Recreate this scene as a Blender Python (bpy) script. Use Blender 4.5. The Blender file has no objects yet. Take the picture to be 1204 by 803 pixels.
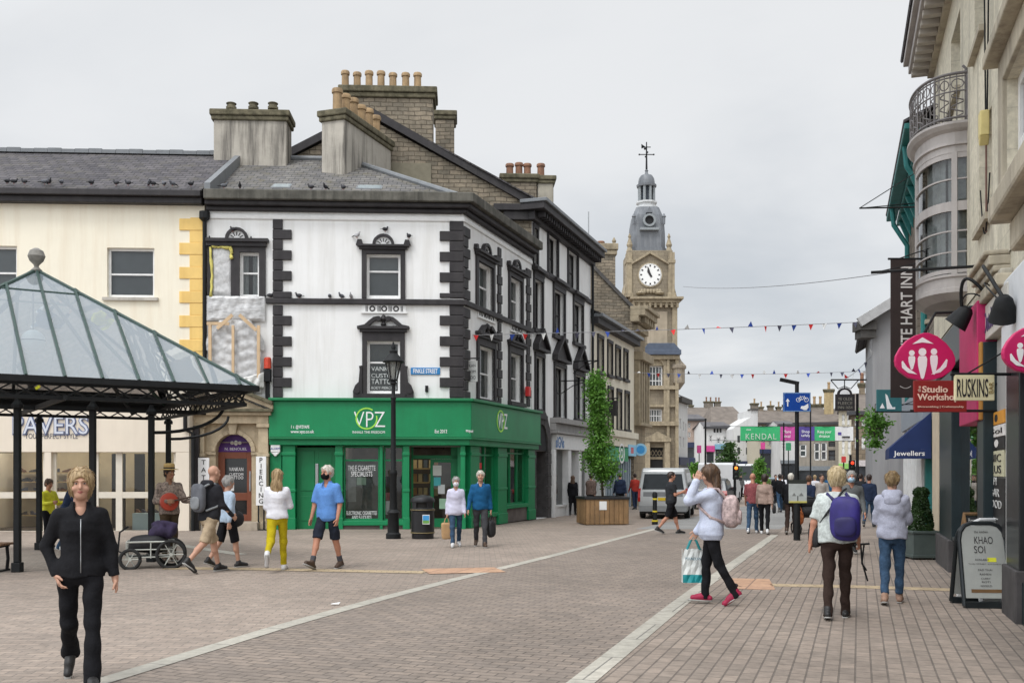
import bpy,bmesh,math,random
import numpy as np
from mathutils import Vector,Matrix
random.seed(7)
rng=np.random.default_rng(11)
scene=bpy.context.scene
COL=scene.collection
rad=math.radians
FPX,CX,HY,CH=1180.0,602.0,553.0,1.65
def gz(Y):
 """height of the street, which falls gently away from the camera"""
 return 0.0 if Y<12 else-.006*(min(Y,130)-12)
def G(px,py):
 """ground point seen at a photo pixel"""
 k=(py-HY)/FPX
 Y=CH/k
 if Y>12:
  Y=(CH-.072)/(k-.006)
 return Vector(((px-CX)/FPX*Y,Y,gz(Y)))
def W(px,py,Y):
 return Vector(((px-CX)/FPX*Y,Y,CH+(HY-py)/FPX*Y))
def tag(o,label,cat,group=None,kind=None):
 if label:o['label']=label
 if cat:o['category']=cat
 if group:o['group']=group
 if kind:o['kind']=kind
 return o
def thing(name,label,cat,loc=(0,0,0),group=None):
 o=bpy.data.objects.new(name,None)
 o.empty_display_size=.2
 COL.objects.link(o)
 o.location=loc
 return tag(o,label,cat,group)
def origin_of(o):
 v=Vector((0,0,0))
 while o is not None:
  v=v+o.location
  o=o.parent
 return v
def link_mesh(name,me,parent=None,loc=None):
 o=bpy.data.objects.new(name,me)
 COL.objects.link(o)
 if parent is not None:
  o.parent=parent
 if loc is not None:
  o.location=loc
 return o
def copy_tree(o,parent=None):
 c=o.copy()
 COL.objects.link(c)
 c.parent=parent
 for ch in[x for x in bpy.data.objects if x.parent==o]:
  copy_tree(ch,c)
 return c
class Fac:
 """a vertical plane: P on it (x, y), u horizontal direction to the picture's right, n outward"""
 def __init__(self,P,u):
  self.P=Vector((P[0],P[1]))
  self.u=Vector(u).normalized()
  self.n=Vector((self.u.y,-self.u.x))
 def s(self,px,n=0):
  k=(px-CX)/FPX
  B=self.P+self.n*n
  return(k*B.y-B.x)/(self.u.x-k*self.u.y)
 def Y(self,px,n=0):
  return(self.P+self.n*n+self.u*self.s(px,n)).y
 def z(self,px,py,n=0):
  return CH+(HY-py)/FPX*self.Y(px,n)
 def pt(self,s,z,n=0):
  q=self.P+self.u*s+self.n*n
  return Vector((q.x,q.y,z))
 def R(self,x0,y0,x1,y1,n=0):
  """pixel rectangle -> s0, s1, z0, z1 (heights taken at the middle)"""
  m=(x0+x1)/2
  return self.s(x0,n),self.s(x1,n),self.z(m,y1,n),self.z(m,y0,n)
 def shift(self,n):
  return Fac(self.P+self.n*n,self.u)
class MB:
 def __init__(self):
  self.v,self.f,self.m,self.mats=[],[],[],[]
 def mi(self,mat):
  if mat is None:
   return 0
  if mat not in self.mats:
   self.mats.append(mat)
  return self.mats.index(mat)
 def add(self,vs,fs,mat=None):
  b=len(self.v)
  self.v.extend(Vector(p)for p in vs)
  k=self.mi(mat)
  for f in fs:
   self.f.append([b+i for i in f])
   self.m.append(k)
  return self
 def quad(self,a,b,c,d,mat=None):
  return self.add([a,b,c,d],[(0,1,2,3)],mat)
 def poly(self,pts,mat=None):
  return self.add(pts,[tuple(range(len(pts)))],mat)
 def hexa(self,p,mat=None):
  """8 points: 4 of one end (loop), then 4 of the other end"""
  return self.add(p,[(3,2,1,0),(4,5,6,7),(0,1,5,4),(1,2,6,5),(2,3,7,6),(3,0,4,7)],mat)
 def box(self,x0,x1,y0,y1,z0,z1,mat=None,rz=0,c=None):
  p=[Vector((x,y,z))for z in(z0,z1)for x,y in((x0,y0),(x1,y0),(x1,y1),(x0,y1))]
  if rz:
   c=Vector(c)if c else Vector(((x0+x1)/2,(y0+y1)/2,0))
   R=Matrix.Rotation(rz,3,'Z')
   p=[R@(q-c)+c for q in p]
  return self.hexa(p,mat)
 def fbox(self,F,s0,s1,z0,z1,n0,n1,mat=None):
  """box in a facade's frame; n1 is the outer side"""
  p=[F.pt(s,z,n)for z in(z0,z1)for s,n in((s0,n1),(s1,n1),(s1,n0),(s0,n0))]
  return self.hexa(p,mat)
 def fprism(self,F,pts,n0,n1,mat=None):
  """outline [(s, z)] (counter-clockwise seen from outside) pushed from n0 to n1"""
  k=len(pts)
  v=[F.pt(s,z,n1)for s,z in pts]+[F.pt(s,z,n0)for s,z in pts]
  fs=[tuple(range(k)),tuple(range(2*k-1,k-1,-1))]
  fs+=[(i,k+i,k+(i+1)%k,(i+1)%k)for i in range(k)]
  return self.add(v,fs,mat)
 def prism(self,pts,z0,z1,mat=None):
  k=len(pts)
  v=[Vector((x,y,z0))for x,y in pts]+[Vector((x,y,z1))for x,y in pts]
  fs=[tuple(range(k-1,-1,-1)),tuple(range(k,2*k))]
  fs+=[(i,(i+1)%k,k+(i+1)%k,k+i)for i in range(k)]
  return self.add(v,fs,mat)
 def tube(self,pts,r,mat=None,seg=8,cap=True):
  pts=[Vector(p)for p in pts]
  n=len(pts)
  rs=r if isinstance(r,(list,tuple))else[r]*n
  vs,fs=[],[]
  t0=(pts[1]-pts[0]).normalized()
  a=t0 .orthogonal().normalized()
  for i in range(n):
   t=(pts[min(i+1,n-1)]-pts[max(i-1,0)]).normalized()
   a=(a-t*a.dot(t)).normalized()
   b=t.cross(a)
   for j in range(seg):
    w=2*math.pi*j/seg
    vs.append(pts[i]+(a*math.cos(w)+b*math.sin(w))*rs[i])
  for i in range(n-1):
   for j in range(seg):
    k=(j+1)%seg
    fs.append((i*seg+j,i*seg+k,(i+1)*seg+k,(i+1)*seg+j))
  if cap:
   fs.append(tuple(range(seg-1,-1,-1)))
   fs.append(tuple((n-1)*seg+j for j in range(seg)))
  return self.add(vs,fs,mat)
 def bar(self,a,b,w,h=None,mat=None,up=(0,0,1)):
  """rectangular bar from a to b"""
  a,b=Vector(a),Vector(b)
  h=h or w
  t=(b-a).normalized()
  s=t.cross(Vector(up))
  if s.length<1e-4:s=t.cross(Vector((0,1,0)))
  s=s.normalized()*(w/2)
  q=s.normalized().cross(t)*(h/2)
  return self.hexa([a-s-q,a+s-q,a+s+q,a-s+q,b-s-q,b+s-q,b+s+q,b-s+q],mat)
 def lathe(self,prof,c=(0,0,0),mat=None,seg=16,rot0=0.0):
  """prof [(r, z)] bottom to top round a vertical axis through c"""
  c=Vector(c)
  vs,fs=[],[]
  n=len(prof)
  for r,z in prof:
   for j in range(seg):
    w=rot0+2*math.pi*j/seg
    vs.append(c+Vector((r*math.cos(w),r*math.sin(w),z)))
  for i in range(n-1):
   for j in range(seg):
    k=(j+1)%seg
    fs.append((i*seg+j,i*seg+k,(i+1)*seg+k,(i+1)*seg+j))
  fs.append(tuple(range(seg-1,-1,-1)))
  fs.append(tuple((n-1)*seg+j for j in range(seg)))
  return self.add(vs,fs,mat)
 def ball(self,c,r,mat=None,seg=12,ring=8):
  rx,ry,rz=r if isinstance(r,(tuple,list))else(r,r,r)
  c=Vector(c)
  vs,fs=[],[]
  for i in range(1,ring):
   p=math.pi*i/ring
   for j in range(seg):
    w=2*math.pi*j/seg
    vs.append(c+Vector((rx*math.sin(p)*math.cos(w),ry*math.sin(p)*math.sin(w),-rz*math.cos(p))))
  for i in range(ring-2):
   for j in range(seg):
    k=(j+1)%seg
    fs.append((i*seg+j,i*seg+k,(i+1)*seg+k,(i+1)*seg+j))
  b=len(vs)
  vs+=[c-Vector((0,0,rz)),c+Vector((0,0,rz))]
  for j in range(seg):
   k=(j+1)%seg
   fs.append((b,k,j))
   fs.append((b+1,(ring-2)*seg+j,(ring-2)*seg+k))
  return self.add(vs,fs,mat)
 def wall(self,F,s0,s1,z0,z1,holes=(),n=0.0,mat=None,reveal=.16,rmat=None):
  """flat wall with rectangular holes and their reveals"""
  ss=sorted({s0,s1,*[h[0]for h in holes],*[h[1]for h in holes]})
  zs=sorted({z0,z1,*[h[2]for h in holes],*[h[3]for h in holes]})
  ss=[a for a in ss if s0-1e-6<=a<=s1+1e-6]
  zs=[a for a in zs if z0-1e-6<=a<=z1+1e-6]
  for a,b in zip(ss,ss[1:]):
   for c,d in zip(zs,zs[1:]):
    ms,mz=(a+b)/2,(c+d)/2
    if any(h[0]<ms<h[1]and h[2]<mz<h[3]for h in holes):
     continue
    self.quad(F.pt(a,c,n),F.pt(b,c,n),F.pt(b,d,n),F.pt(a,d,n),mat)
  rmat=rmat or mat
  for a,b,c,d in[h[:4]for h in holes]:
   i,o=n-reveal,n
   self.quad(F.pt(a,c,o),F.pt(a,d,o),F.pt(a,d,i),F.pt(a,c,i),rmat)
   self.quad(F.pt(b,d,o),F.pt(b,c,o),F.pt(b,c,i),F.pt(b,d,i),rmat)
   self.quad(F.pt(a,c,o),F.pt(a,c,i),F.pt(b,c,i),F.pt(b,c,o),rmat)
   self.quad(F.pt(a,d,i),F.pt(a,d,o),F.pt(b,d,o),F.pt(b,d,i),rmat)
  return self
 def build(self,name,mat=None,parent=None,smooth=False,bevel=0,label=None):
  me=bpy.data.meshes.new(name)
  off=origin_of(parent)if parent is not None else Vector((0,0,0))
  own=None
  vs=self.v
  if parent is None and vs:
   xs=[p.x for p in vs];ys=[p.y for p in vs]
   own=Vector(((min(xs)+max(xs))/2,(min(ys)+max(ys))/2,min(p.z for p in vs)))
   off=own
  me.from_pydata([p-off for p in vs],[],self.f)
  mats=self.mats or([mat]if mat else[])
  for m_ in mats:
   me.materials.append(m_)
  me.polygons.foreach_set('material_index',self.m)
  if smooth:
   me.polygons.foreach_set('use_smooth',[True]*len(self.f))
  me.update()
  o=link_mesh(name,me,parent,own)
  if smooth=='auto':
   me.set_sharp_from_angle(angle=rad(35))
  if bevel:
   b=o.modifiers.new('bevel','BEVEL')
   b.width=bevel
   b.segments=2
   b.limit_method='ANGLE'
   b.angle_limit=rad(40)
  if label:
   o['label']=label
  return o
_mats={}
def _new(name):
 m=bpy.data.materials.new(name)
 m.use_nodes=True
 nt=m.node_tree
 b=nt.nodes['Principled BSDF']
 return m,nt,b
def node(nt,t,**kw):
 n=nt.nodes.new(t)
 for k,v in kw.items():
  if k.startswith('i_'):
   n.inputs[k[2:].replace('_',' ')].default_value=v
  else:
   setattr(n,k,v)
 return n
def ramp(nt,a,b,pa=.3,pb=.7):
 r=nt.nodes.new('ShaderNodeValToRGB')
 r.color_ramp.elements[0].position=pa
 r.color_ramp.elements[1].position=pb
 r.color_ramp.elements[0].color=(*a,1)
 r.color_ramp.elements[1].color=(*b,1)
 return r
def sc(c,k):
 return tuple(min(1,x*k)for x in c)
def lin(r,g,b):
 """0-255 display colour of an object -> linear"""
 f=lambda x:(x/255/12.92)if x/255<=.04045 else((x/255+.055)/1.055)**2.4
 return(f(r),f(g),f(b))
def M(name,col,rough=.75,var=.14,scale=6.0,bump=0.0,bscale=40.0,metal=0.0,spec=.4,streak=0.0,streak_col=None,fine=0.0):
 """painted / plain surface with uneven tone, optional rain streaks and grain"""
 if name in _mats:
  return _mats[name]
 m,nt,b=_new(name)
 L=nt.links.new
 tc=node(nt,'ShaderNodeTexCoord')
 n1=node(nt,'ShaderNodeTexNoise',i_Scale=scale,i_Detail=5.0,i_Roughness=.6)
 L(tc.outputs['Object'],n1 .inputs['Vector'])
 r=ramp(nt,sc(col,1-var),sc(col,1+var))
 L(n1 .outputs['Fac'],r.inputs['Fac'])
 out=r.outputs['Color']
 if streak:
  mp=node(nt,'ShaderNodeMapping')
  mp.inputs['Scale'].default_value=(2.2,2.2,.16)
  L(tc.outputs['Object'],mp.inputs['Vector'])
  n2=node(nt,'ShaderNodeTexNoise',i_Scale=1.6,i_Detail=6.0,i_Roughness=.65)
  L(mp.outputs['Vector'],n2 .inputs['Vector'])
  r2=ramp(nt,(0,0,0),(streak,)*3,.46,.68)
  L(n2 .outputs['Fac'],r2 .inputs['Fac'])
  mx=node(nt,'ShaderNodeMixRGB')
  mx.inputs['Color2'].default_value=(*(streak_col or sc(col,.45)),1)
  L(r2 .outputs['Color'],mx.inputs['Fac'])
  L(out,mx.inputs['Color1'])
  out=mx.outputs['Color']
 if fine:
  n4=node(nt,'ShaderNodeTexNoise',i_Scale=90.0,i_Detail=2.0)
  L(tc.outputs['Object'],n4 .inputs['Vector'])
  mx=node(nt,'ShaderNodeMixRGB',blend_type='OVERLAY')
  mx.inputs['Fac'].default_value=fine
  L(out,mx.inputs['Color1'])
  L(n4 .outputs['Fac'],mx.inputs['Color2'])
  out=mx.outputs['Color']
 L(out,b.inputs['Base Color'])
 b.inputs['Roughness'].default_value=rough
 b.inputs['Metallic'].default_value=metal
 b.inputs['Specular IOR Level'].default_value=spec
 if bump:
  n3=node(nt,'ShaderNodeTexNoise',i_Scale=bscale,i_Detail=4.0)
  L(tc.outputs['Object'],n3 .inputs['Vector'])
  bp=node(nt,'ShaderNodeBump',i_Strength=bump,i_Distance=.02)
  L(n3 .outputs['Fac'],bp.inputs['Height'])
  L(bp.outputs['Normal'],b.inputs['Normal'])
 _mats[name]=m
 return m
def plane_coord(nt,u):
 """(distance along u, height, 0) from the object's own coordinates"""
 L=nt.links.new
 tc=node(nt,'ShaderNodeTexCoord')
 d=node(nt,'ShaderNodeVectorMath',operation='DOT_PRODUCT')
 d.inputs[1].default_value=(u[0],u[1],0)
 L(tc.outputs['Object'],d.inputs[0])
 sp=node(nt,'ShaderNodeSeparateXYZ')
 L(tc.outputs['Object'],sp.inputs[0])
 cb=node(nt,'ShaderNodeCombineXYZ')
 L(d.outputs['Value'],cb.inputs['X'])
 L(sp.outputs['Z'],cb.inputs['Y'])
 return tc,cb.outputs['Vector']
def masonry(name,c1,c2,mortar,bw=.5,bh=.22,ms=.012,u=(1,0),ground=False,rough=.9,bump=.5,var=.25,streak=.4,streak_col=None,offset=.5,rot=0.0,vscale=.5,warp=0.0):
 """coursed stone, brick, slate or paving"""
 if name in _mats:
  return _mats[name]
 m,nt,b=_new(name)
 L=nt.links.new
 if ground:
  tc=node(nt,'ShaderNodeTexCoord')
  mp=node(nt,'ShaderNodeMapping')
  mp.inputs['Rotation'].default_value=(0,0,rot)
  L(tc.outputs['Object'],mp.inputs['Vector'])
  vec=mp.outputs['Vector']
 else:
  tc,vec=plane_coord(nt,u)
 if warp:
  nw=node(nt,'ShaderNodeTexNoise',i_Scale=1.3,i_Detail=3.0)
  L(tc.outputs['Object'],nw.inputs['Vector'])
  ad=node(nt,'ShaderNodeVectorMath',operation='MULTIPLY_ADD')
  ad.inputs[1].default_value=(warp,warp,0)
  L(nw.outputs['Color'],ad.inputs[0])
  L(vec,ad.inputs[2])
  vec=ad.outputs['Vector']
 br=node(nt,'ShaderNodeTexBrick',offset=offset)
 br.inputs['Scale'].default_value=1
 br.inputs['Color1'].default_value=(*c1,1)
 br.inputs['Color2'].default_value=(*c2,1)
 br.inputs['Mortar'].default_value=(*mortar,1)
 br.inputs['Mortar Size'].default_value=ms
 br.inputs['Mortar Smooth'].default_value=.3
 br.inputs['Brick Width'].default_value=bw
 br.inputs['Row Height'].default_value=bh
 br.inputs['Bias'].default_value=0
 L(vec,br.inputs['Vector'])
 n1=node(nt,'ShaderNodeTexNoise',i_Scale=vscale,i_Detail=6.0,i_Roughness=.65)
 L(tc.outputs['Object'],n1 .inputs['Vector'])
 r=ramp(nt,(1-var,)*3,(1+var*.6,)*3)
 L(n1 .outputs['Fac'],r.inputs['Fac'])
 mx=node(nt,'ShaderNodeMixRGB',blend_type='MULTIPLY')
 mx.inputs['Fac'].default_value=1
 L(br.outputs['Color'],mx.inputs['Color1'])
 L(r.outputs['Color'],mx.inputs['Color2'])
 out=mx.outputs['Color']
 n5=node(nt,'ShaderNodeTexNoise',i_Scale=9.0,i_Detail=5.0,i_Roughness=.7)
 L(tc.outputs['Object'],n5 .inputs['Vector'])
 r5=ramp(nt,(.72,)*3,(1.22,)*3)
 L(n5 .outputs['Fac'],r5 .inputs['Fac'])
 m5=node(nt,'ShaderNodeMixRGB',blend_type='MULTIPLY')
 m5 .inputs['Fac'].default_value=.8
 L(out,m5 .inputs['Color1'])
 L(r5 .outputs['Color'],m5 .inputs['Color2'])
 out=m5 .outputs['Color']
 if streak:
  if ground:
   n2=node(nt,'ShaderNodeTexNoise',i_Scale=.9,i_Detail=9.0,i_Roughness=.75)
   L(tc.outputs['Object'],n2 .inputs['Vector'])
   vo=node(nt,'ShaderNodeTexVoronoi',i_Scale=1.7)
   L(tc.outputs['Object'],vo.inputs['Vector'])
   rv=ramp(nt,(.55,)*3,(1,1,1),.045,.075)
   L(vo.outputs['Distance'],rv.inputs['Fac'])
   mv=node(nt,'ShaderNodeMixRGB',blend_type='MULTIPLY')
   mv.inputs['Fac'].default_value=.8
   L(out,mv.inputs['Color1'])
   L(rv.outputs['Color'],mv.inputs['Color2'])
   out=mv.outputs['Color']
  else:
   mp2=node(nt,'ShaderNodeMapping')
   mp2 .inputs['Scale'].default_value=(1.6,1.6,.2)
   L(tc.outputs['Object'],mp2 .inputs['Vector'])
   n2=node(nt,'ShaderNodeTexNoise',i_Scale=1.4,i_Detail=6.0,i_Roughness=.65)
   L(mp2 .outputs['Vector'],n2 .inputs['Vector'])
  r2=ramp(nt,(0,0,0),(streak,)*3,.5,.75)
  L(n2 .outputs['Fac'],r2 .inputs['Fac'])
  m2=node(nt,'ShaderNodeMixRGB')
  m2 .inputs['Color2'].default_value=(*(streak_col or sc(c1,.4)),1)
  L(r2 .outputs['Color'],m2 .inputs['Fac'])
  L(out,m2 .inputs['Color1'])
  out=m2 .outputs['Color']
 L(out,b.inputs['Base Color'])
 b.inputs['Roughness'].default_value=rough
 b.inputs['Specular IOR Level'].default_value=.3
 inv=node(nt,'ShaderNodeMath',operation='SUBTRACT')
 inv.inputs[0].default_value=1
 L(br.outputs['Fac'],inv.inputs[1])
 ad2=node(nt,'ShaderNodeMath',operation='MULTIPLY_ADD')
 ad2 .inputs[1].default_value=.5
 L(n5 .outputs['Fac'],ad2 .inputs[0])
 L(inv.outputs[0],ad2 .inputs[2])
 bp=node(nt,'ShaderNodeBump',i_Strength=bump,i_Distance=.012)
 L(ad2 .outputs[0],bp.inputs['Height'])
 L(bp.outputs['Normal'],b.inputs['Normal'])
 _mats[name]=m
 return m
def glass_mat(name,tint=(.75,.8,.82),body=0.0,body_col=(.3,.35,.38),ior=1.5,rough=.02,boost=1.0):
 """window glass: see-through with reflection; body adds a milky film"""
 if name in _mats:
  return _mats[name]
 m=bpy.data.materials.new(name)
 m.use_nodes=True
 nt=m.node_tree
 nt.nodes.clear()
 L=nt.links.new
 o=node(nt,'ShaderNodeOutputMaterial')
 t=node(nt,'ShaderNodeBsdfTransparent')
 t.inputs['Color'].default_value=(*tint,1)
 g=node(nt,'ShaderNodeBsdfGlossy')
 g.inputs['Roughness'].default_value=rough
 fr=node(nt,'ShaderNodeFresnel')
 fr.inputs['IOR'].default_value=ior
 tc=node(nt,'ShaderNodeTexCoord')
 nz=node(nt,'ShaderNodeTexNoise',i_Scale=1.4,i_Detail=1.0)
 L(tc.outputs['Object'],nz.inputs['Vector'])
 bp=node(nt,'ShaderNodeBump',i_Strength=.06,i_Distance=.05)
 L(nz.outputs['Fac'],bp.inputs['Height'])
 L(bp.outputs['Normal'],g.inputs['Normal'])
 mul=node(nt,'ShaderNodeMath',operation='MULTIPLY',use_clamp=True)
 mul.inputs[1].default_value=boost
 L(fr.outputs[0],mul.inputs[0])
 base=t.outputs[0]
 if body:
  d=node(nt,'ShaderNodeBsdfDiffuse')
  d.inputs['Color'].default_value=(*body_col,1)
  mb_=node(nt,'ShaderNodeMixShader')
  mb_.inputs[0].default_value=body
  L(base,mb_.inputs[1])
  L(d.outputs[0],mb_.inputs[2])
  base=mb_.outputs[0]
 mx=node(nt,'ShaderNodeMixShader')
 L(mul.outputs[0],mx.inputs[0])
 L(base,mx.inputs[1])
 L(g.outputs[0],mx.inputs[2])
 L(mx.outputs[0],o.inputs['Surface'])
 _mats[name]=m
 return m
def emit(name,col,k):
 if name in _mats:
  return _mats[name]
 m,nt,b=_new(name)
 b.inputs['Base Color'].default_value=(*col,1)
 b.inputs['Emission Color'].default_value=(*col,1)
 b.inputs['Emission Strength'].default_value=k
 _mats[name]=m
 return m
def text_mesh(s,size=1.0,depth=.01,spacing=1.0,shear=0.0,bold=0.0):
 cu=bpy.data.curves.new('lettering','FONT')
 cu.body=s
 cu.size=size
 cu.extrude=depth
 cu.space_character=spacing
 cu.shear=shear
 cu.offset=bold
 cu.align_x='CENTER'
 cu.align_y='CENTER'
 cu.resolution_u=3
 o=bpy.data.objects.new('lettering',cu)
 me=bpy.data.meshes.new_from_object(o)
 bpy.data.objects.remove(o)
 bpy.data.curves.remove(cu)
 return me
def lettering(s,F,sx,z,h,n,mat,parent,width=None,depth=.006,bold=0.0,vertical=0,name='lettering',shear=0,spacing=1.0):
 """words on a facade plane, centred at (sx, z), letters h high (cap height), optional total width; vertical: 90 turns them up"""
 me=text_mesh(s,1.0,0.02,spacing,shear,bold)
 co=np.zeros(len(me.vertices)*3)
 me.vertices.foreach_get('co',co)
 co=co.reshape(-1,3)
 if len(co)==0:
  return None
 w0,w1=co[:,0].min(),co[:,0].max()
 h0,h1=co[:,1].min(),co[:,1].max()
 kx=ky=h/max(1e-6,(h1-h0)if len(s.split('\n'))>1 else .69)
 if width:
  kx=width/(w1-w0)
 x=(co[:,0]-(w0+w1)/2)*kx
 y=(co[:,1]-(h0+h1)/2)*ky
 d=np.where(co[:,2]>0,depth,0.0)
 if vertical:
  a=rad(vertical)
  x,y=x*math.cos(a)-y*math.sin(a),x*math.sin(a)+y*math.cos(a)
 off=origin_of(parent)
 X=F.P.x+F.u.x*(sx+x)+F.n.x*(n+d)-off.x
 Y=F.P.y+F.u.y*(sx+x)+F.n.y*(n+d)-off.y
 Z=z+y-off.z
 me.vertices.foreach_set('co',np.stack([X,Y,Z],1).ravel())
 me.materials.clear()
 me.materials.append(mat)
 me.update()
 return link_mesh(name,me,parent)
WHITE_WALL=M('white_render',(.80,.80,.79),.85,.04,.8,.25,60,streak=.3,streak_col=(.50,.48,.43))
CREAM_WALL=M('cream_render',(.83,.775,.64),.85,.04,.8,.2,60,streak=.35,streak_col=(.68,.57,.42))
BLACK_TRIM=M('black_trim_paint',(.024,.021,.023),.6,.35,3,.3,30,streak=.3,streak_col=(.06,.055,.053))
BLACK_IRON=M('black_ironwork',(.010,.011,.012),.6,.25,8,spec=.25)
WHITE_PAINT=M('white_joinery',(.74,.74,.73),.5,.07,5)
YELLOW_QUOIN=M('yellow_quoin_paint',(.80,.55,.19),.8,.08,2,streak=.5,streak_col=(.66,.40,.11))
GREEN_SHOP=M('green_shop_paint',(.004,.215,.078),.45,.12,1.2,.2,30,streak=.3,streak_col=(.006,.15,.055),fine=.25)
GREEN_DARK=M('green_shop_panel',(.003,.16,.055),.45,.1,2)
SANDSTONE=M('sandstone',(.33,.275,.19),.9,.25,3,.5,30,streak=.5,streak_col=(.13,.105,.075))
CONCRETE=M('weathered_render',(.40,.37,.32),.95,.18,1.2,.4,20,streak=.95,streak_col=(.05,.045,.04))
MOSS_CAP=M('mossy_stone',(.13,.115,.075),.95,.45,5,.5,25,streak=.6,streak_col=(.04,.04,.02))
PORTAL=M('portal_sandstone',(.47,.385,.265),.9,.22,3,.5,30,streak=.45,streak_col=(.2,.16,.11))
PARAPET=M('sooty_parapet',(.11,.105,.09),.95,.35,3,.4,25,streak=.7,streak_col=(.03,.03,.025))
LEAD=M('lead_sheet',(.17,.18,.19),.5,.15,3,metal=.0)
POT=M('terracotta_buff',(.37,.255,.14),.85,.22,4,.2,30,streak=.6,streak_col=(.10,.07,.05))
POT_RED=M('terracotta_red',(.25,.13,.08),.85,.22,4,.2,30,streak=.6,streak_col=(.05,.04,.04))
GLASS=glass_mat('window_glass',(.62,.66,.67),boost=1.5)
SHOP_GLASS=glass_mat('shop_glass',(.74,.78,.78),boost=1.5)
BLIND=M('grey_blind',(.34,.34,.34),.9,.06,3)
CURTAIN=M('net_curtain',(.52,.52,.50),.9,.2,12)
DARK_ROOM=M('dark_interior',(.025,.024,.023),.9,.3,2)
RUBBER=M('black_rubber',(.018,.018,.018),.8,.2,10)
STEEL=M('galvanised_steel',(.38,.39,.40),.4,.15,8,metal=.7)
# camera, daylight, ground
cam=bpy.data.cameras.new('camera')
cam.sensor_width=36
cam.lens=FPX/1204*36
cam.shift_y=(HY-401.5)/1204
cam.clip_start=.1
cam.clip_end=3000
camo=bpy.data.objects.new('camera',cam)
COL.objects.link(camo)
camo.location=(0,0,CH)
camo.rotation_euler=(rad(90),0,0)
scene.camera=camo
SUN_EL,SUN_AZ=rad(60),rad(206)
sun=bpy.data.lights.new('sun','SUN')
sun.energy=1.35
sun.angle=rad(15)
sun.color=(1,.97,.93)
suno=bpy.data.objects.new('sun',sun)
COL.objects.link(suno)
sd=Vector((math.sin(SUN_AZ)*math.cos(SUN_EL),math.cos(SUN_AZ)*math.cos(SUN_EL),math.sin(SUN_EL)))
suno.rotation_euler=sd.to_track_quat('Z','Y').to_euler()
suno.location=sd*60
w=bpy.data.worlds.new('World')
scene.world=w
w.use_nodes=True
nt=w.node_tree
L=nt.links.new
bg=nt.nodes['Background']
sky=node(nt,'ShaderNodeTexSky',sky_type='NISHITA',sun_disc=False,sun_elevation=SUN_EL,sun_rotation=SUN_AZ)
geo=node(nt,'ShaderNodeTexCoord')
sep=node(nt,'ShaderNodeSeparateXYZ')
L(geo.outputs['Generated'],sep.inputs[0])
mz=node(nt,'ShaderNodeMath',operation='MAXIMUM');mz.inputs[1].default_value=.0
L(sep.outputs['Z'],mz.inputs[0])
az_=node(nt,'ShaderNodeMath',operation='ADD');az_.inputs[1].default_value=.16
L(mz.outputs[0],az_.inputs[0])
dv=node(nt,'ShaderNodeVectorMath',operation='DIVIDE')
cbz=node(nt,'ShaderNodeCombineXYZ')
for k in 'XYZ':L(az_.outputs[0],cbz.inputs[k])
L(geo.outputs['Generated'],dv.inputs[0]);L(cbz.outputs[0],dv.inputs[1])
cn=node(nt,'ShaderNodeTexNoise',i_Scale=.75,i_Detail=6.0,i_Roughness=.52,i_Distortion=.3)
L(dv.outputs[0],cn.inputs['Vector'])
cr=ramp(nt,(5.5,5.85,6.25),(8.1,8.2,8.3),.3,.68)
cr.color_ramp.interpolation='EASE'
L(cn.outputs['Fac'],cr.inputs['Fac'])
dt=node(nt,'ShaderNodeVectorMath',operation='DOT_PRODUCT');dt.inputs[1].default_value=(-.5,-.2,.84)
L(geo.outputs['Generated'],dt.inputs[0])
mr=node(nt,'ShaderNodeMapRange');mr.inputs['From Min'].default_value=.35;mr.inputs['From Max'].default_value=1
mr.inputs['To Min'].default_value=1;mr.inputs['To Max'].default_value=3.0
L(dt.outputs['Value'],mr.inputs['Value'])
mr2=node(nt,'ShaderNodeMapRange');mr2 .inputs['From Min'].default_value=.1;mr2 .inputs['From Max'].default_value=-.9
mr2 .inputs['To Min'].default_value=1;mr2 .inputs['To Max'].default_value=1.45
L(sep.outputs['Y'],mr2 .inputs['Value'])
mm=node(nt,'ShaderNodeMath',operation='MULTIPLY');L(mr.outputs[0],mm.inputs[0]);L(mr2 .outputs[0],mm.inputs[1])
cm=node(nt,'ShaderNodeVectorMath',operation='SCALE')
L(cr.outputs['Color'],cm.inputs[0]);L(mm.outputs[0],cm.inputs['Scale'])
mx=node(nt,'ShaderNodeMixRGB');mx.inputs['Fac'].default_value=.92
L(sky.outputs[0],mx.inputs['Color1']);L(cm.outputs[0],mx.inputs['Color2'])
L(mx.outputs[0],bg.inputs['Color'])
bg.inputs['Strength'].default_value=.1
scene.view_settings.view_transform='Standard'
scene.view_settings.look='None'
scene.view_settings.gamma=1
scene.view_settings.exposure=.1
scene.render.engine='CYCLES'
scene.cycles.use_denoising=True
scene.cycles.max_bounces=8
scene.cycles.transparent_max_bounces=16
scene.cycles.sample_clamp_indirect=4
scene.render.film_transparent=False
STREET=math.atan2(.3267,.9451)
PAVE=masonry('block_paving',(.34,.275,.227),(.27,.224,.188),(.19,.162,.14),.21,.105,.007,ground=True,rot=rad(-2),bump=.35,var=.22,streak=.5,streak_col=(.21,.175,.15),vscale=.35)
PAVE_ROAD=masonry('carriageway_setts',(.285,.232,.192),(.222,.185,.158),(.135,.114,.097),.22,.11,.009,ground=True,rot=STREET+rad(1),bump=.5,var=.22,streak=.55,streak_col=(.22,.185,.16),vscale=.3)
PAVE_RIGHT=masonry('footway_blocks',(.305,.248,.205),(.245,.203,.170),(.15,.126,.107),.24,.125,.009,ground=True,rot=STREET+rad(90),bump=.5,var=.2,streak=.5,streak_col=(.23,.19,.16),vscale=.4)
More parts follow.
